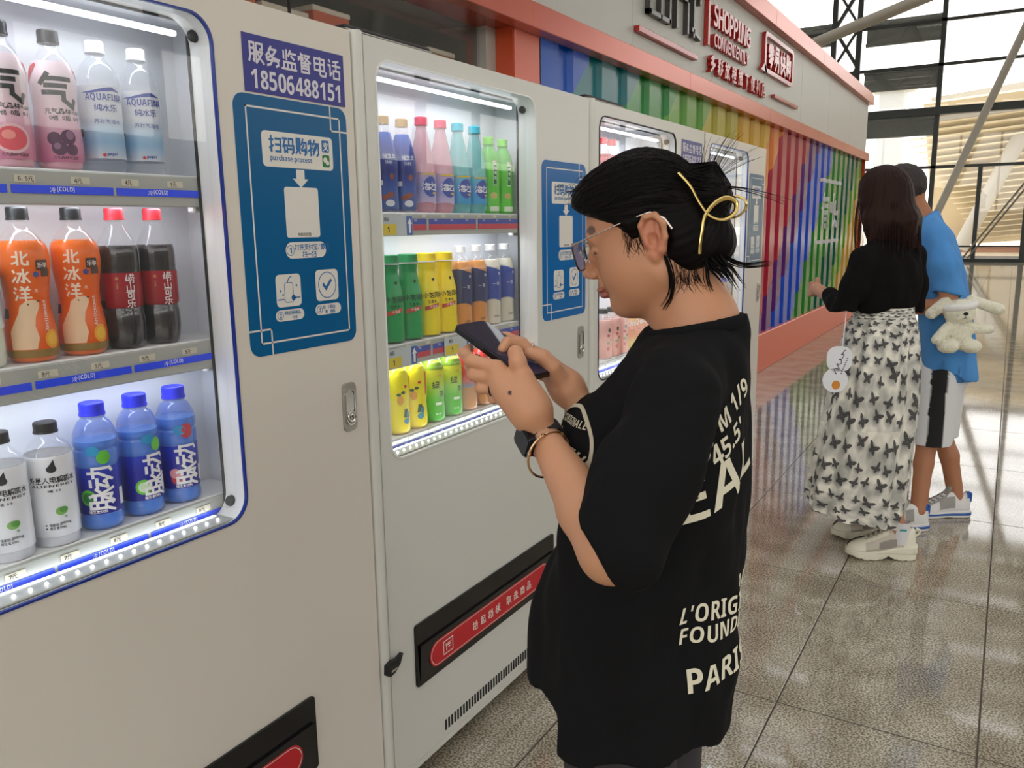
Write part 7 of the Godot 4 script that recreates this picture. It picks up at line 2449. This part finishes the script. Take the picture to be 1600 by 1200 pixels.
func butterfly_texture() -> ImageTexture:
	var im := Image.create(512, 512, false, Image.FORMAT_RGBA8)
	var n := FastNoiseLite.new()
	n.seed = 4
	n.frequency = 0.014
	n.fractal_octaves = 3
	for y in 512:
		for x in 512:
			var v := n.get_noise_2d(x, y) * 0.5 + n.get_noise_2d(512 - x, y) * 0.25 + n.get_noise_2d(x, 512 - y) * 0.25
			var k := clampf(0.5 + v * 1.6, 0.0, 1.0)
			im.set_pixel(x, y, c8(180, 179, 170).lerp(c8(246, 242, 228), k))
	var g := RandomNumberGenerator.new()
	g.seed = 77
	var stamps := []
	for s in 6:
		var st := Image.create(56, 56, false, Image.FORMAT_RGBA8)
		var rot := g.randf_range(-0.9, 0.9)
		var sz := g.randf_range(0.5, 0.82)
		for y in 56:
			for x in 56:
				var p := (Vector2(x, y) - Vector2(28, 28)).rotated(rot) / (26.0 * sz)
				var m := Vector2(absf(p.x), p.y)
				var inside := false
				for w in [[Vector2(0.48, -0.28), 0.62, 0.26, -0.62], [Vector2(0.32, 0.28), 0.4, 0.24, 0.75]]:
					var q: Vector2 = (m - w[0]).rotated(-w[3])
					if pow(q.x / w[1], 2) + pow(q.y / w[2], 2) < 1.0:
						inside = true
				if m.x < 0.06 and absf(p.y) < 0.45:
					inside = true
				var a := 0.0
				var c := c8(46, 45, 46)
				if inside:
					a = 0.84
					if sin(m.x * 19.0) * sin(p.y * 17.0) > 0.72:
						c = c8(120, 116, 112)
				else:
					var halo := clampf(1.0 - (p - Vector2(0.1, 0.3)).length() / 1.05, 0.0, 1.0)
					a = halo * 0.6
					c = c8(70, 70, 70)
				st.set_pixel(x, y, Color(c.r, c.g, c.b, a))
		stamps.append(st)
	for row in 11:
		for colm in 11:
			var p := Vector2i(int(colm * 46.5 + (23 if row % 2 else 0) + g.randf_range(-11, 11)), int(row * 46.5 + g.randf_range(-11, 11)))
			var st: Image = stamps[g.randi() % 6]
			for ox in [0, -512]:
				for oy in [0, -512]:
					im.blend_rect(st, Rect2i(0, 0, 56, 56), Vector2i(posmod(p.x, 512) + ox, posmod(p.y, 512) + oy))
	return ImageTexture.create_from_image(im)


# trainer pointing along +x with its heel at x = 0; patches: [t0, t1, s0, s1, material, grow] on both flanks
const SHOE_PLAN := [[0.0, 0.004], [0.015, 0.018], [0.05, 0.029], [0.14, 0.036], [0.35, 0.0355], [0.5, 0.040], [0.7, 0.049], [0.85, 0.047], [0.94, 0.036], [0.985, 0.019], [1.0, 0.004]]
const SHOE_TOPS := [[0.0, 0.07], [0.02, 0.108], [0.06, 0.12], [0.17, 0.104], [0.3, 0.124], [0.4, 0.122], [0.55, 0.094], [0.7, 0.07], [0.85, 0.058], [0.95, 0.044], [1.0, 0.024]]


func along(list: Array, t: float) -> float:
	for k in list.size() - 1:
		if list[k + 1][0] >= t:
			return lerpf(list[k][1], list[k + 1][1], (t - list[k][0]) / (list[k + 1][0] - list[k][0]))
	return list[-1][1]


func shoe_point(t: float, a: float, L: float, sole_h: float, grow: float) -> Vector3:
	var hw := along(SHOE_PLAN, t) - 0.001
	var h := along(SHOE_TOPS, t) + sole_h - 0.03
	var c := cos(a)
	var w := hw * signf(c) * pow(absf(c), 0.6) * lerpf(1.0, 0.74, sin(a))
	return Vector3(t * L, sole_h - 0.014 + (h - sole_h + 0.014 + grow) * pow(maxf(sin(a), 0.0), 0.8), w + grow * signf(c) * sqrt(absf(c)))


func shoe_slab(L: float, lo_heel: float, lo_toe: float, hi_heel: float, hi_toe: float, grow: float, arch: float, lugs: float, t_end := 1.0) -> MB:
	var b := MB.new()
	var rings := []
	for k in 41:
		var t := t_end * k / 40.0
		var hw := along(SHOE_PLAN, t) + grow
		var x := t * L + grow * (t * 2.0 - 1.0)
		var lo := lerpf(lo_heel, lo_toe, smoothstep(0.72, 1.0, t)) + arch * exp(-pow((t - 0.42) / 0.075, 2.0))
		if lugs > 0.0 and int(k) % 5 == 2:
			lo += lugs
		var hi := lerpf(hi_heel, hi_toe, smoothstep(0.15, 0.75, t))
		rings.append([Vector3(x, lo, -hw * 0.93), Vector3(x, lo + 0.005, -hw), Vector3(x, hi - 0.006, -hw), Vector3(x, hi, -hw * 0.93), Vector3(x, hi, hw * 0.93), Vector3(x, hi - 0.006, hw), Vector3(x, lo + 0.005, hw), Vector3(x, lo, hw * 0.93)])
	b.loft(rings, true, true, true)
	return b


func trainer(parent: Node3D, at: Vector3, turn: float, L: float, sole: Material, upper: Material, lace: Material, tab: Material, patches: Array, chunky: bool) -> void:
	var sh := group_part(parent, "shoe", at)
	sh.rotation.y = turn
	var sole_h := 0.052 if chunky else 0.036
	if chunky:
		part(sh, "sole", shoe_slab(L, 0.0, 0.016, 0.06, 0.042, 0.005, 0.016, 0.004).mesh(), sole)
		part(sh, "midsole_wave", shoe_slab(L, 0.03, 0.032, 0.066, 0.038, 0.0075, 0.0, 0.0, 0.6).mesh(), sole)
	else:
		part(sh, "sole", shoe_slab(L, 0.0, 0.012, 0.038, 0.034, 0.003, 0.004, 0.0).mesh(), sole)
		part(sh, "colour_band", shoe_slab(L, 0.012, 0.016, 0.028, 0.027, 0.0048, 0.0, 0.0).mesh(), tab)
	var b := MB.new()
	var rings := []
	for k in 33:
		var ring := []
		for s in 17:
			ring.append(shoe_point(k / 32.0, PI * s / 16.0, L, sole_h, 0.0))
		rings.append(ring)
	b.loft(rings, true, true, true)
	part(sh, "upper", b.mesh(), upper)
	for pt in patches:
		for side in 2:
			b = MB.new()
			rings = []
			for k in 9:
				var t := lerpf(pt[0], pt[1], k / 8.0)
				var ring := []
				for s in 7:
					var a := lerpf(pt[2], pt[3], s / 6.0)
					ring.append(shoe_point(t, a if side == 0 else PI - a, L, sole_h, pt[5]))
				rings.append(ring)
			b.loft(rings, false)
			for q in b.v.size():
				var c := Vector3(b.v[q].x, sole_h * 0.5, 0)
				if b.n[q].dot(b.v[q] - c) < 0:
					b.n[q] = -b.n[q]
			part(sh, "overlay", b.mesh(), pt[4])
	b = MB.new()
	if chunky:
		b.tube([Vector3(0.004, sole_h + 0.05, 0), Vector3(-0.012, sole_h + 0.062, 0), Vector3(-0.016, sole_h + 0.078, 0), Vector3(0.002, sole_h + 0.086, 0)], 0.005, 8)
	else:
		b.box(Vector3(0.006, sole_h + 0.064, 0), Vector3(0.014, 0.05, 0.034), 0.005)
	part(sh, "heel_tab", b.mesh(), tab)
	for k in 5:
		b = MB.new()
		var t := 0.44 + k * 0.07
		var pts := []
		for s in 9:
			pts.append(shoe_point(t + 0.02 * sin(s * 1.6), lerpf(0.32, 0.68, s / 8.0) * PI, L, sole_h, 0.004))
		b.tube(pts, 0.0034, 6)
		part(sh, "lace", b.mesh(), lace)
	b = MB.new()
	b.tube([Vector3(L * 0.42, sole_h + 0.085, 0), Vector3(L * 0.36, sole_h + 0.118, 0)], [0.024, 0.021], 10, true, 0.3)
	part(sh, "tongue", b.mesh(), lace)


func build_couple() -> void:
	build_girl()
	build_man()


func build_girl() -> void:
	var at := Vector3(-0.392, 0.0, -3.758)
	var turn := 2.638
	var w := thing("person", "long-haired woman in a black cardigan and butterfly skirt, seen from behind", "person", at, turn)
	var skin := vcol("skin_warm", 0.55)
	var hand := Vector3(0.33, 1.16, -0.1)
	girl_sleeves = []
	strip([Vector3(0.05, 1.325, -0.12), Vector3(0.05, 1.3, -0.165), Vector3(0.06, 1.19, -0.205), Vector3(0.085, 1.09, -0.222)], 0.055, 0.047, girl_sleeves, 0.03)
	strip([Vector3(0.085, 1.09, -0.222), Vector3(0.22, 1.14, -0.15)], 0.046, 0.036, girl_sleeves, 0.02)
	strip([Vector3(0.05, 1.325, 0.12), Vector3(0.055, 1.3, 0.165), Vector3(0.06, 1.18, 0.2), Vector3(0.07, 1.085, 0.205)], 0.055, 0.045, girl_sleeves, 0.03)
	strip([Vector3(0.07, 1.085, 0.205), Vector3(0.2, 1.1, 0.14)], 0.045, 0.036, girl_sleeves, 0.02)
	var limbs := []
	strip([Vector3(0.09, 1.50, 0), Vector3(0.06, 1.36, 0)], 0.05, 0.055, limbs)
	strip([Vector3(0.22, 1.14, -0.15), Vector3(0.33, 1.165, -0.1)], 0.028, 0.024, limbs)
	strip([Vector3(0.2, 1.1, 0.14), Vector3(0.26, 1.11, 0.1)], 0.028, 0.024, limbs)
	for f in 4:
		strip([Vector3(0.33, 1.16 + f * 0.004, -0.1), Vector3(0.36, 1.185 - f * 0.014, -0.09), Vector3(0.385, 1.18 - f * 0.016, -0.075), Vector3(0.38, 1.175 - f * 0.016, -0.055)], 0.0115, 0.007, limbs, 0.006)
	strip([Vector3(0.325, 1.17, -0.095), Vector3(0.34, 1.2, -0.08), Vector3(0.36, 1.205, -0.065)], 0.012, 0.008, limbs, 0.006)
	# trunk inside the clothes, and legs
	strip([Vector3(0.06, 1.36, 0), Vector3(0.055, 1.15, 0), Vector3(0.06, 0.8, 0)], 0.055, 0.08, limbs)
	strip([Vector3(0.06, 0.78, -0.05), Vector3(0.03, 0.5, 0.0), Vector3(-0.01, 0.32, 0.03), Vector3(-0.05, 0.09, 0.06)], 0.056, 0.034, limbs)
	strip([Vector3(0.07, 0.78, 0.05), Vector3(0.1, 0.5, 0.08), Vector3(0.12, 0.32, 0.13), Vector3(0.15, 0.09, 0.21)], 0.056, 0.034, limbs)
	var b := MB.new()
	var d_limbs := func(p: Vector3) -> float:
		var m := p - Vector3(0.115, 1.545, 0)
		var d := ell(m, Vector3(0, 0.02, 0), Vector3(0.092, 0.1, 0.075))
		d = smin(d, ell(m, Vector3(0.04, -0.04, 0), Vector3(0.055, 0.075, 0.056)), 0.03)
		d = smin(d, cap(m, Vector3(0.09, 0.0, 0), Vector3(0.108, -0.03, 0), 0.009, 0.011), 0.012)
		d = smin(d, ell(Vector3(m.x, m.y, absf(m.z)), Vector3(-0.002, 0.0, 0.078), Vector3(0.018, 0.03, 0.008)), 0.008)
		d = smin(d, ell(m, Vector3(0.088, -0.062, 0), Vector3(0.012, 0.008, 0.02)), 0.008)
		return bones(p, limbs, d)
	b.col = c8(190, 136, 104).srgb_to_linear()
	nets(b, d_limbs, Vector3(-0.02, 1.3, -0.1), Vector3(0.26, 1.68, 0.1), 0.008)
	nets(b, d_limbs, Vector3(0.15, 1.04, -0.2), Vector3(0.42, 1.26, 0.2), 0.006)
	nets(b, d_limbs, Vector3(-0.12, 0.04, -0.14), Vector3(0.23, 0.6, 0.28), 0.011)
	nets(b, d_limbs, Vector3(-0.06, 0.5, -0.14), Vector3(0.2, 1.42, 0.16), 0.018)
	part(w, "body", b.mesh(), skin)
	# long hair
	b = MB.new()
	nets(b, func(p: Vector3) -> float:
		var d := ell(p, Vector3(0.1, 1.575, 0), Vector3(0.112, 0.108, 0.1))
		d = smin(d, ell(p, Vector3(0.085, 1.47, 0), Vector3(0.1, 0.14, 0.125)), 0.06)
		d = smin(d, cap(p, Vector3(0.05, 1.45, -0.09), Vector3(0.06, 1.345, -0.125), 0.05, 0.02), 0.05)
		d = smin(d, cap(p, Vector3(0.04, 1.45, 0.09), Vector3(0.02, 1.325, 0.12), 0.055, 0.02), 0.05)
		d = smin(d, cap(p, Vector3(0.0, 1.45, 0.0), Vector3(-0.02, 1.36, 0.03), 0.06, 0.02), 0.05)
		d = smax(d, (p - Vector3(0.16, 1.56, 0)).dot(Vector3(0.9, -0.42, 0)), 0.02)
		if absf(d) < 0.02:
			d += 0.001 * sin(atan2(p.z, p.x - 0.1) * 34.0) + 0.003 * fold_noise.get_noise_3d(p.x * 4.0, p.y * 0.6, p.z * 4.0)
		return d, Vector3(-0.1, 1.27, -0.18), Vector3(0.26, 1.72, 0.18), 0.0075)
	var g := RandomNumberGenerator.new()
	g.seed = 8
	for k in 150:
		var a := g.randf_range(0.6, TAU - 0.6)
		var top := Vector3(0.1 + cos(a) * 0.06, 1.66, sin(a) * 0.06)
		var mid := Vector3(0.085 + cos(a) * 0.108, 1.5, sin(a) * 0.125)
		var low := Vector3(0.06 + cos(a) * 0.11, g.randf_range(1.29, 1.37), sin(a) * 0.15)
		var pts := []
		var rad := []
		for s in 9:
			var t := s / 8.0
			pts.append(top.lerp(mid, t).lerp(mid.lerp(low, t), t) + Vector3(cos(a), 0, sin(a)) * 0.012 * sin(PI * t))
			rad.append(lerpf(0.0018, 0.0008, t))
		b.tube(pts, rad, 4, false)
	var hm := mat("hair_brown", c8(44, 27, 23), 0.55)
	hm.metallic_specular = 0.25
	part(w, "hair", b.mesh(), hm)
	# sheer cardigan
	b = MB.new()
	nets(b, cardigan_d, Vector3(-0.1, 1.03, -0.29), Vector3(0.34, 1.42, 0.29), 0.0105)
	part(w, "cardigan", b.mesh(), mat("knit_black", c8(22, 21, 21), 0.95))
	mats.knit_black.metallic_specular = 0.2
	# skirt of printed cloth
	b = MB.new()
	var rings := []
	var rows := [[1.10, 0.058, 0.118, 0.0], [1.075, 0.058, 0.122, 0.2], [1.05, 0.06, 0.13, 0.5], [0.98, 0.064, 0.15, 0.8], [0.85, 0.07, 0.17, 1.0], [0.66, 0.085, 0.188, 1.0], [0.45, 0.11, 0.2, 1.0], [0.3, 0.128, 0.208, 1.1], [0.2, 0.135, 0.212, 1.2]]
	var fine := []
	for k in rows.size() - 1:
		for s in 4:
			var q := []
			for j in 4:
				q.append(lerpf(rows[k][j], rows[k + 1][j], s / 4.0))
			fine.append(q)
	fine.append(rows[-1])
	for q in fine:
		var ring := []
		for s in 96:
			var a := TAU * s / 96.0
			var rr: float = q[2] + q[3] * (0.009 * sin(a * 9.0 + 1.0) + 0.006 * sin(a * 17.0 + q[0] * 3.0))
			var y: float = q[0]
			if q[0] < 0.5:
				y += (0.5 - q[0]) * (0.1 * cos(a) - 0.2 * maxf(0.0, sin(a) * 0.8 - cos(a) * 0.5))
			ring.append(Vector3(q[1] + cos(a) * rr * 0.92, y, sin(a) * rr * 1.06))
		rings.append(ring)
	b.loft(rings)
	var sm := mat("skirt_print", Color.WHITE, 0.85)
	sm.albedo_texture = butterfly_texture()
	sm.uv1_scale = Vector3(2.0, 1.5, 1.0)
	part(w, "skirt", b.mesh(), sm)
	# trainers and socks
	var cream := mat("shoe_cream", c8(232, 228, 206), 0.6)
	var beige := mat("shoe_beige", c8(206, 196, 180), 0.65)
	var grey := mat("shoe_grey", c8(150, 142, 134), 0.6)
	for s in 2:
		var ft: Vector3 = [Vector3(-0.095, 0, 0.113), Vector3(0.116, 0, 0.268)][s]
		var an: Vector3 = ft + Vector3(0.62, 0, -0.785) * 0.066 if s == 0 else ft + Vector3(0.53, 0, -0.85) * 0.066
		trainer(w, ft, [0.902, 1.01][s], 0.285, cream, beige, cream if s == 0 else grey, cream, [[0.76, 0.995, 0.05, 1.5, cream, 0.0025], [0.0, 0.2, 0.05, 1.5, cream, 0.0025], [0.42, 0.78, 0.75, 1.15, cream, 0.003], [0.3, 0.56, 0.1, 0.45, grey, 0.002]], true)
		b = MB.new()
		b.tube([an + Vector3(0, 0.07, 0), an + Vector3(0, 0.17, 0)], [0.037, 0.0385], 16, false)
		part(w, "sock", b.mesh(), mat("sock_white", c8(222, 220, 222), 0.8))
		var lg := part(w, "sock_logo", box_mesh(Vector3(0.028, 0.009, 0.002), 0.0008), mat("teal_mark", c8(60, 150, 150), 0.6), an + Vector3(-0.785, 0, -0.62) * 0.0385 + Vector3(0, 0.14, 0))
		lg.rotation.y = 0.902
	# printed white fan hanging from her hand
	var fan := thing("hand_fan", "white printed card fan hanging beside the butterfly skirt", "fan", Vector3(-0.585, 0.755, -3.565), 0.35)
	b = MB.new()
	b.prism(ellipse(0.05, 0.052, 26, Vector2(0.0, 0.052)), -0.0015, 0.0015)
	b.prism(rrect(0.1, 0.105, 0.04, 6, Vector2(0.012, 0.142)), -0.0015, 0.0015)
	part(fan, "card", b.mesh(), mat("card_white", c8(232, 234, 238), 0.4))
	b = MB.new()
	# a line of looped handwriting and a line of small print, too small to read
	var ink_line := []
	for s in 40:
		var t := s / 39.0
		ink_line.append(Vector3(-0.004 + t * 0.032 + 0.007 * sin(t * 26.0), 0.075 + t * 0.1 + 0.006 * cos(t * 31.0), 0.002))
	b.tube(ink_line, 0.0016, 5)
	for s in 8:
		b.box(Vector3(0.022 + s * 0.003, 0.082 + s * 0.009, 0.002), Vector3(0.005, 0.004, 0.001))
	part(fan, "handwriting", b.mesh(), mats.ink)
	b = MB.new()
	b.prism(ellipse(0.017, 0.019, 16, Vector2(0.004, 0.032)), 0.0016, 0.002)
	part(fan, "orange_mark", b.mesh(), mat("fan_orange", c8(214, 140, 40), 0.5))
	b = MB.new()
	b.tube([Vector3(0.02, 0.19, 0), Vector3(0.028, 0.3, -0.01), Vector3(0.03, 0.36, -0.02)], 0.0022, 6)
	part(fan, "cord", b.mesh(), mats.card_white)


func build_man() -> void:
	var at := Vector3(-0.178, 0.0, -4.472)
	var turn := -3.035
	var w := thing("person", "man in a blue T-shirt and white shorts leaning over behind the long-haired woman", "person", at, turn)
	var skin: Material = mats.skin_warm
	man_sleeves = []
	strip([Vector3(0.17, 1.41, -0.1), Vector3(0.155, 1.38, -0.175), Vector3(0.105, 1.25, -0.215), Vector3(0.07, 1.10, -0.232)], 0.062, 0.062, man_sleeves, 0.03)
	strip([Vector3(0.17, 1.41, 0.1), Vector3(0.155, 1.38, 0.175), Vector3(0.12, 1.25, 0.215), Vector3(0.1, 1.12, 0.232)], 0.062, 0.062, man_sleeves, 0.03)
	var limbs := []
	strip([Vector3(0.265, 1.56, 0), Vector3(0.2, 1.44, 0)], 0.054, 0.06, limbs)
	strip([Vector3(0.105, 1.25, -0.215), Vector3(0.07, 1.07, -0.235), Vector3(0.2, 1.06, -0.2), Vector3(0.32, 1.1, -0.1)], 0.046, 0.026, limbs)
	strip([Vector3(0.12, 1.25, 0.215), Vector3(0.1, 1.06, 0.235), Vector3(0.22, 1.06, 0.2), Vector3(0.34, 1.1, 0.08)], 0.046, 0.026, limbs)
	for s in [-1.0, 1.0]:
		var wr := Vector3(0.32, 1.1, -0.1) if s < 0 else Vector3(0.34, 1.1, 0.08)
		for f in 4:
			strip([wr, wr + Vector3(0.06, 0.02 - f * 0.014, -0.006 * s), wr + Vector3(0.09, 0.018 - f * 0.016, -0.016 * s), wr + Vector3(0.095, 0.015 - f * 0.016, -0.034 * s)], 0.014, 0.008, limbs, 0.008)
		strip([wr, wr + Vector3(0.03, 0.035, -0.015 * s), wr + Vector3(0.055, 0.045, -0.03 * s)], 0.014, 0.009, limbs, 0.008)
	strip([Vector3(0.2, 1.44, 0), Vector3(0.1, 1.1, 0), Vector3(0.06, 0.78, 0)], 0.06, 0.085, limbs)
	strip([Vector3(0.07, 0.78, -0.07), Vector3(0.09, 0.5, -0.1), Vector3(0.11, 0.42, -0.12), Vector3(0.12, 0.3, -0.16), Vector3(0.13, 0.09, -0.25)], 0.062, 0.037, limbs)
	strip([Vector3(0.06, 0.78, 0.07), Vector3(0.05, 0.5, 0.08), Vector3(0.05, 0.42, 0.07), Vector3(0.0, 0.3, 0.05), Vector3(-0.045, 0.09, 0.03)], 0.062, 0.037, limbs)
	var d_limbs := func(p: Vector3) -> float:
		var m := Basis(Vector3(0, 0, 1), 0.45) * (p - Vector3(0.29, 1.585, 0))
		var d := ell(m, Vector3(0, 0.02, 0), Vector3(0.098, 0.105, 0.078))
		d = smin(d, ell(m, Vector3(0.045, -0.045, 0), Vector3(0.058, 0.08, 0.06)), 0.03)
		d = smin(d, cap(m, Vector3(0.098, 0.0, 0), Vector3(0.12, -0.03, 0), 0.01, 0.012), 0.012)
		d = smin(d, ell(Vector3(m.x, m.y, absf(m.z)), Vector3(-0.002, 0.0, 0.082), Vector3(0.018, 0.032, 0.008)), 0.008)
		return bones(p, limbs, d)
	var b := MB.new()
	b.col = c8(176, 118, 84).srgb_to_linear()
	nets(b, d_limbs, Vector3(0.1, 1.38, -0.12), Vector3(0.46, 1.72, 0.12), 0.009)
	nets(b, d_limbs, Vector3(-0.02, 0.98, -0.31), Vector3(0.46, 1.32, 0.31), 0.009)
	nets(b, d_limbs, Vector3(-0.14, 0.03, -0.33), Vector3(0.22, 0.6, 0.2), 0.011)
	nets(b, d_limbs, Vector3(-0.06, 0.52, -0.16), Vector3(0.3, 1.46, 0.16), 0.02)
	part(w, "body", b.mesh(), skin)
	b = MB.new()
	nets(b, func(p: Vector3) -> float:
		var m := Basis(Vector3(0, 0, 1), 0.45) * (p - Vector3(0.29, 1.585, 0))
		var d := ell(m, Vector3(-0.005, 0.035, 0), Vector3(0.108, 0.106, 0.09))
		d = smax(d, (m - Vector3(0.05, 0.02, 0)).dot(Vector3(0.75, -0.66, 0)), 0.02)
		d = smax(d, -0.055 - m.y, 0.01)
		if absf(d) < 0.02:
			d += 0.003 * fold_noise.get_noise_3d(m.x * 5.0, m.y * 5.0, m.z * 5.0)
		return d, Vector3(0.12, 1.48, -0.12), Vector3(0.46, 1.74, 0.12), 0.009)
	part(w, "hair", b.mesh(), mat("hair_dark_brown", c8(42, 32, 28), 0.6))
	b = MB.new()
	nets(b, man_shirt_d, Vector3(-0.14, 0.66, -0.33), Vector3(0.34, 1.54, 0.33), 0.0115)
	part(w, "t_shirt", b.mesh(), mat("tee_blue", c8(78, 146, 212), 0.85))
	# shorts with a dark side stripe
	b = MB.new()
	nets(b, func(p: Vector3) -> float:
		var d := cap(p, Vector3(0.06, 0.76, 0), Vector3(0.06, 0.7, 0), 0.11, 0.11)
		d = smin(d, cap(p, Vector3(0.075, 0.7, -0.085), Vector3(0.095, 0.36, -0.11), 0.098, 0.09), 0.02)
		d = smin(d, cap(p, Vector3(0.05, 0.7, 0.085), Vector3(0.055, 0.36, 0.08), 0.098, 0.09), 0.02)
		return smax(d, 0.39 - p.y, 0.005), Vector3(-0.08, 0.36, -0.24), Vector3(0.22, 0.86, 0.22), 0.0115, func(p: Vector3, _n: Vector3) -> Color:
			return c8(30, 30, 32).srgb_to_linear() if p.z < -0.1 and absf(p.x - 0.085) < 0.034 or p.z > 0.1 and absf(p.x - 0.06) < 0.034 else c8(226, 226, 226).srgb_to_linear())
	part(w, "shorts", b.mesh(), vcol("shorts_cloth", 0.85))
	var white := mat("shoe_white", c8(228, 226, 222), 0.5)
	var blue := mat("shoe_blue", c8(36, 88, 168), 0.5)
	var gr := mat("shoe_panel", c8(160, 158, 152), 0.6)
	var pats := [[0.3, 0.56, 0.2, 0.85, gr, 0.002], [0.0, 0.09, 0.75, 1.5, blue, 0.003], [0.84, 0.99, 0.03, 0.4, gr, 0.002], [0.44, 0.74, 0.85, 1.1, gr, 0.003]]
	trainer(w, Vector3(0.085, 0, -0.235), 0.5, 0.29, white, white, gr, blue, pats, false)
	trainer(w, Vector3(-0.11, 0, 0.045), 0.4, 0.29, white, white, gr, blue, pats, false)
	# soft toy rabbit hanging between the two
	var pl := thing("plush_rabbit", "white soft toy rabbit with a bandaged head hanging against the blue shirt", "soft toy", Vector3(-0.185, 0.862, -4.225), 0.48)
	# local: x to the right of its face, y up, z out of the face
	b = MB.new()
	nets(b, func(p: Vector3) -> float:
		var m := Vector3(absf(p.x), p.y, p.z)
		var d := ell(p, Vector3(0, 0.085, 0), Vector3(0.062, 0.075, 0.055))
		d = smin(d, ell(p, Vector3(0.0, 0.185, 0.01), Vector3(0.068, 0.06, 0.058)), 0.02)
		d = smin(d, ell(p, Vector3(0.0, 0.172, 0.045), Vector3(0.034, 0.026, 0.024)), 0.012)
		d = smin(d, ell(m, Vector3(0.05, 0.032, 0.035), Vector3(0.045, 0.032, 0.05)), 0.015)
		d = smin(d, cap(p, Vector3(0.055, 0.112, 0.02), Vector3(0.125, 0.108, 0.03), 0.024, 0.021), 0.015)
		d = smin(d, cap(p, Vector3(-0.055, 0.112, 0.02), Vector3(-0.105, 0.062, 0.04), 0.024, 0.022), 0.015)
		d = smin(d, cap(p, Vector3(0.05, 0.235, 0.0), Vector3(0.175, 0.195, 0.0), 0.024, 0.026), 0.012)
		d = smin(d, cap(p, Vector3(-0.05, 0.235, -0.01), Vector3(-0.11, 0.175, -0.02), 0.024, 0.026), 0.012)
		d += 0.0016 * fold_noise.get_noise_3d(p.x * 26.0, p.y * 26.0, p.z * 26.0)
		return d, Vector3(-0.15, -0.02, -0.08), Vector3(0.22, 0.28, 0.12), 0.0065)
	var pm := mat("plush_cream", c8(230, 226, 204), 0.95)
	part(pl, "body", b.mesh(), pm)
	b = MB.new()
	var ring := []
	for s in 31:
		var a := TAU * s / 30.0
		ring.append(Vector3(cos(a) * 0.058, 0.212 + 0.01 * cos(a), 0.01 + sin(a) * 0.05))
	b.tube(ring, 0.0175, 10, false, 1.0)
	part(pl, "bandage", b.mesh(), mat("bandage_white", c8(238, 236, 230), 0.9))
	b = MB.new()
	b.prism(ellipse(0.011, 0.008, 14, Vector2(0, 0.182)), 0.064, 0.072)
	b.tube([Vector3(-0.008, 0.160, 0.069), Vector3(0, 0.165, 0.0705), Vector3(0.008, 0.160, 0.069)], 0.0012, 5)
	b.tube([Vector3(0, 0.176, 0.070), Vector3(0, 0.165, 0.0705)], 0.0012, 5)
	part(pl, "nose_and_mouth", b.mesh(), mats.rubber_black)
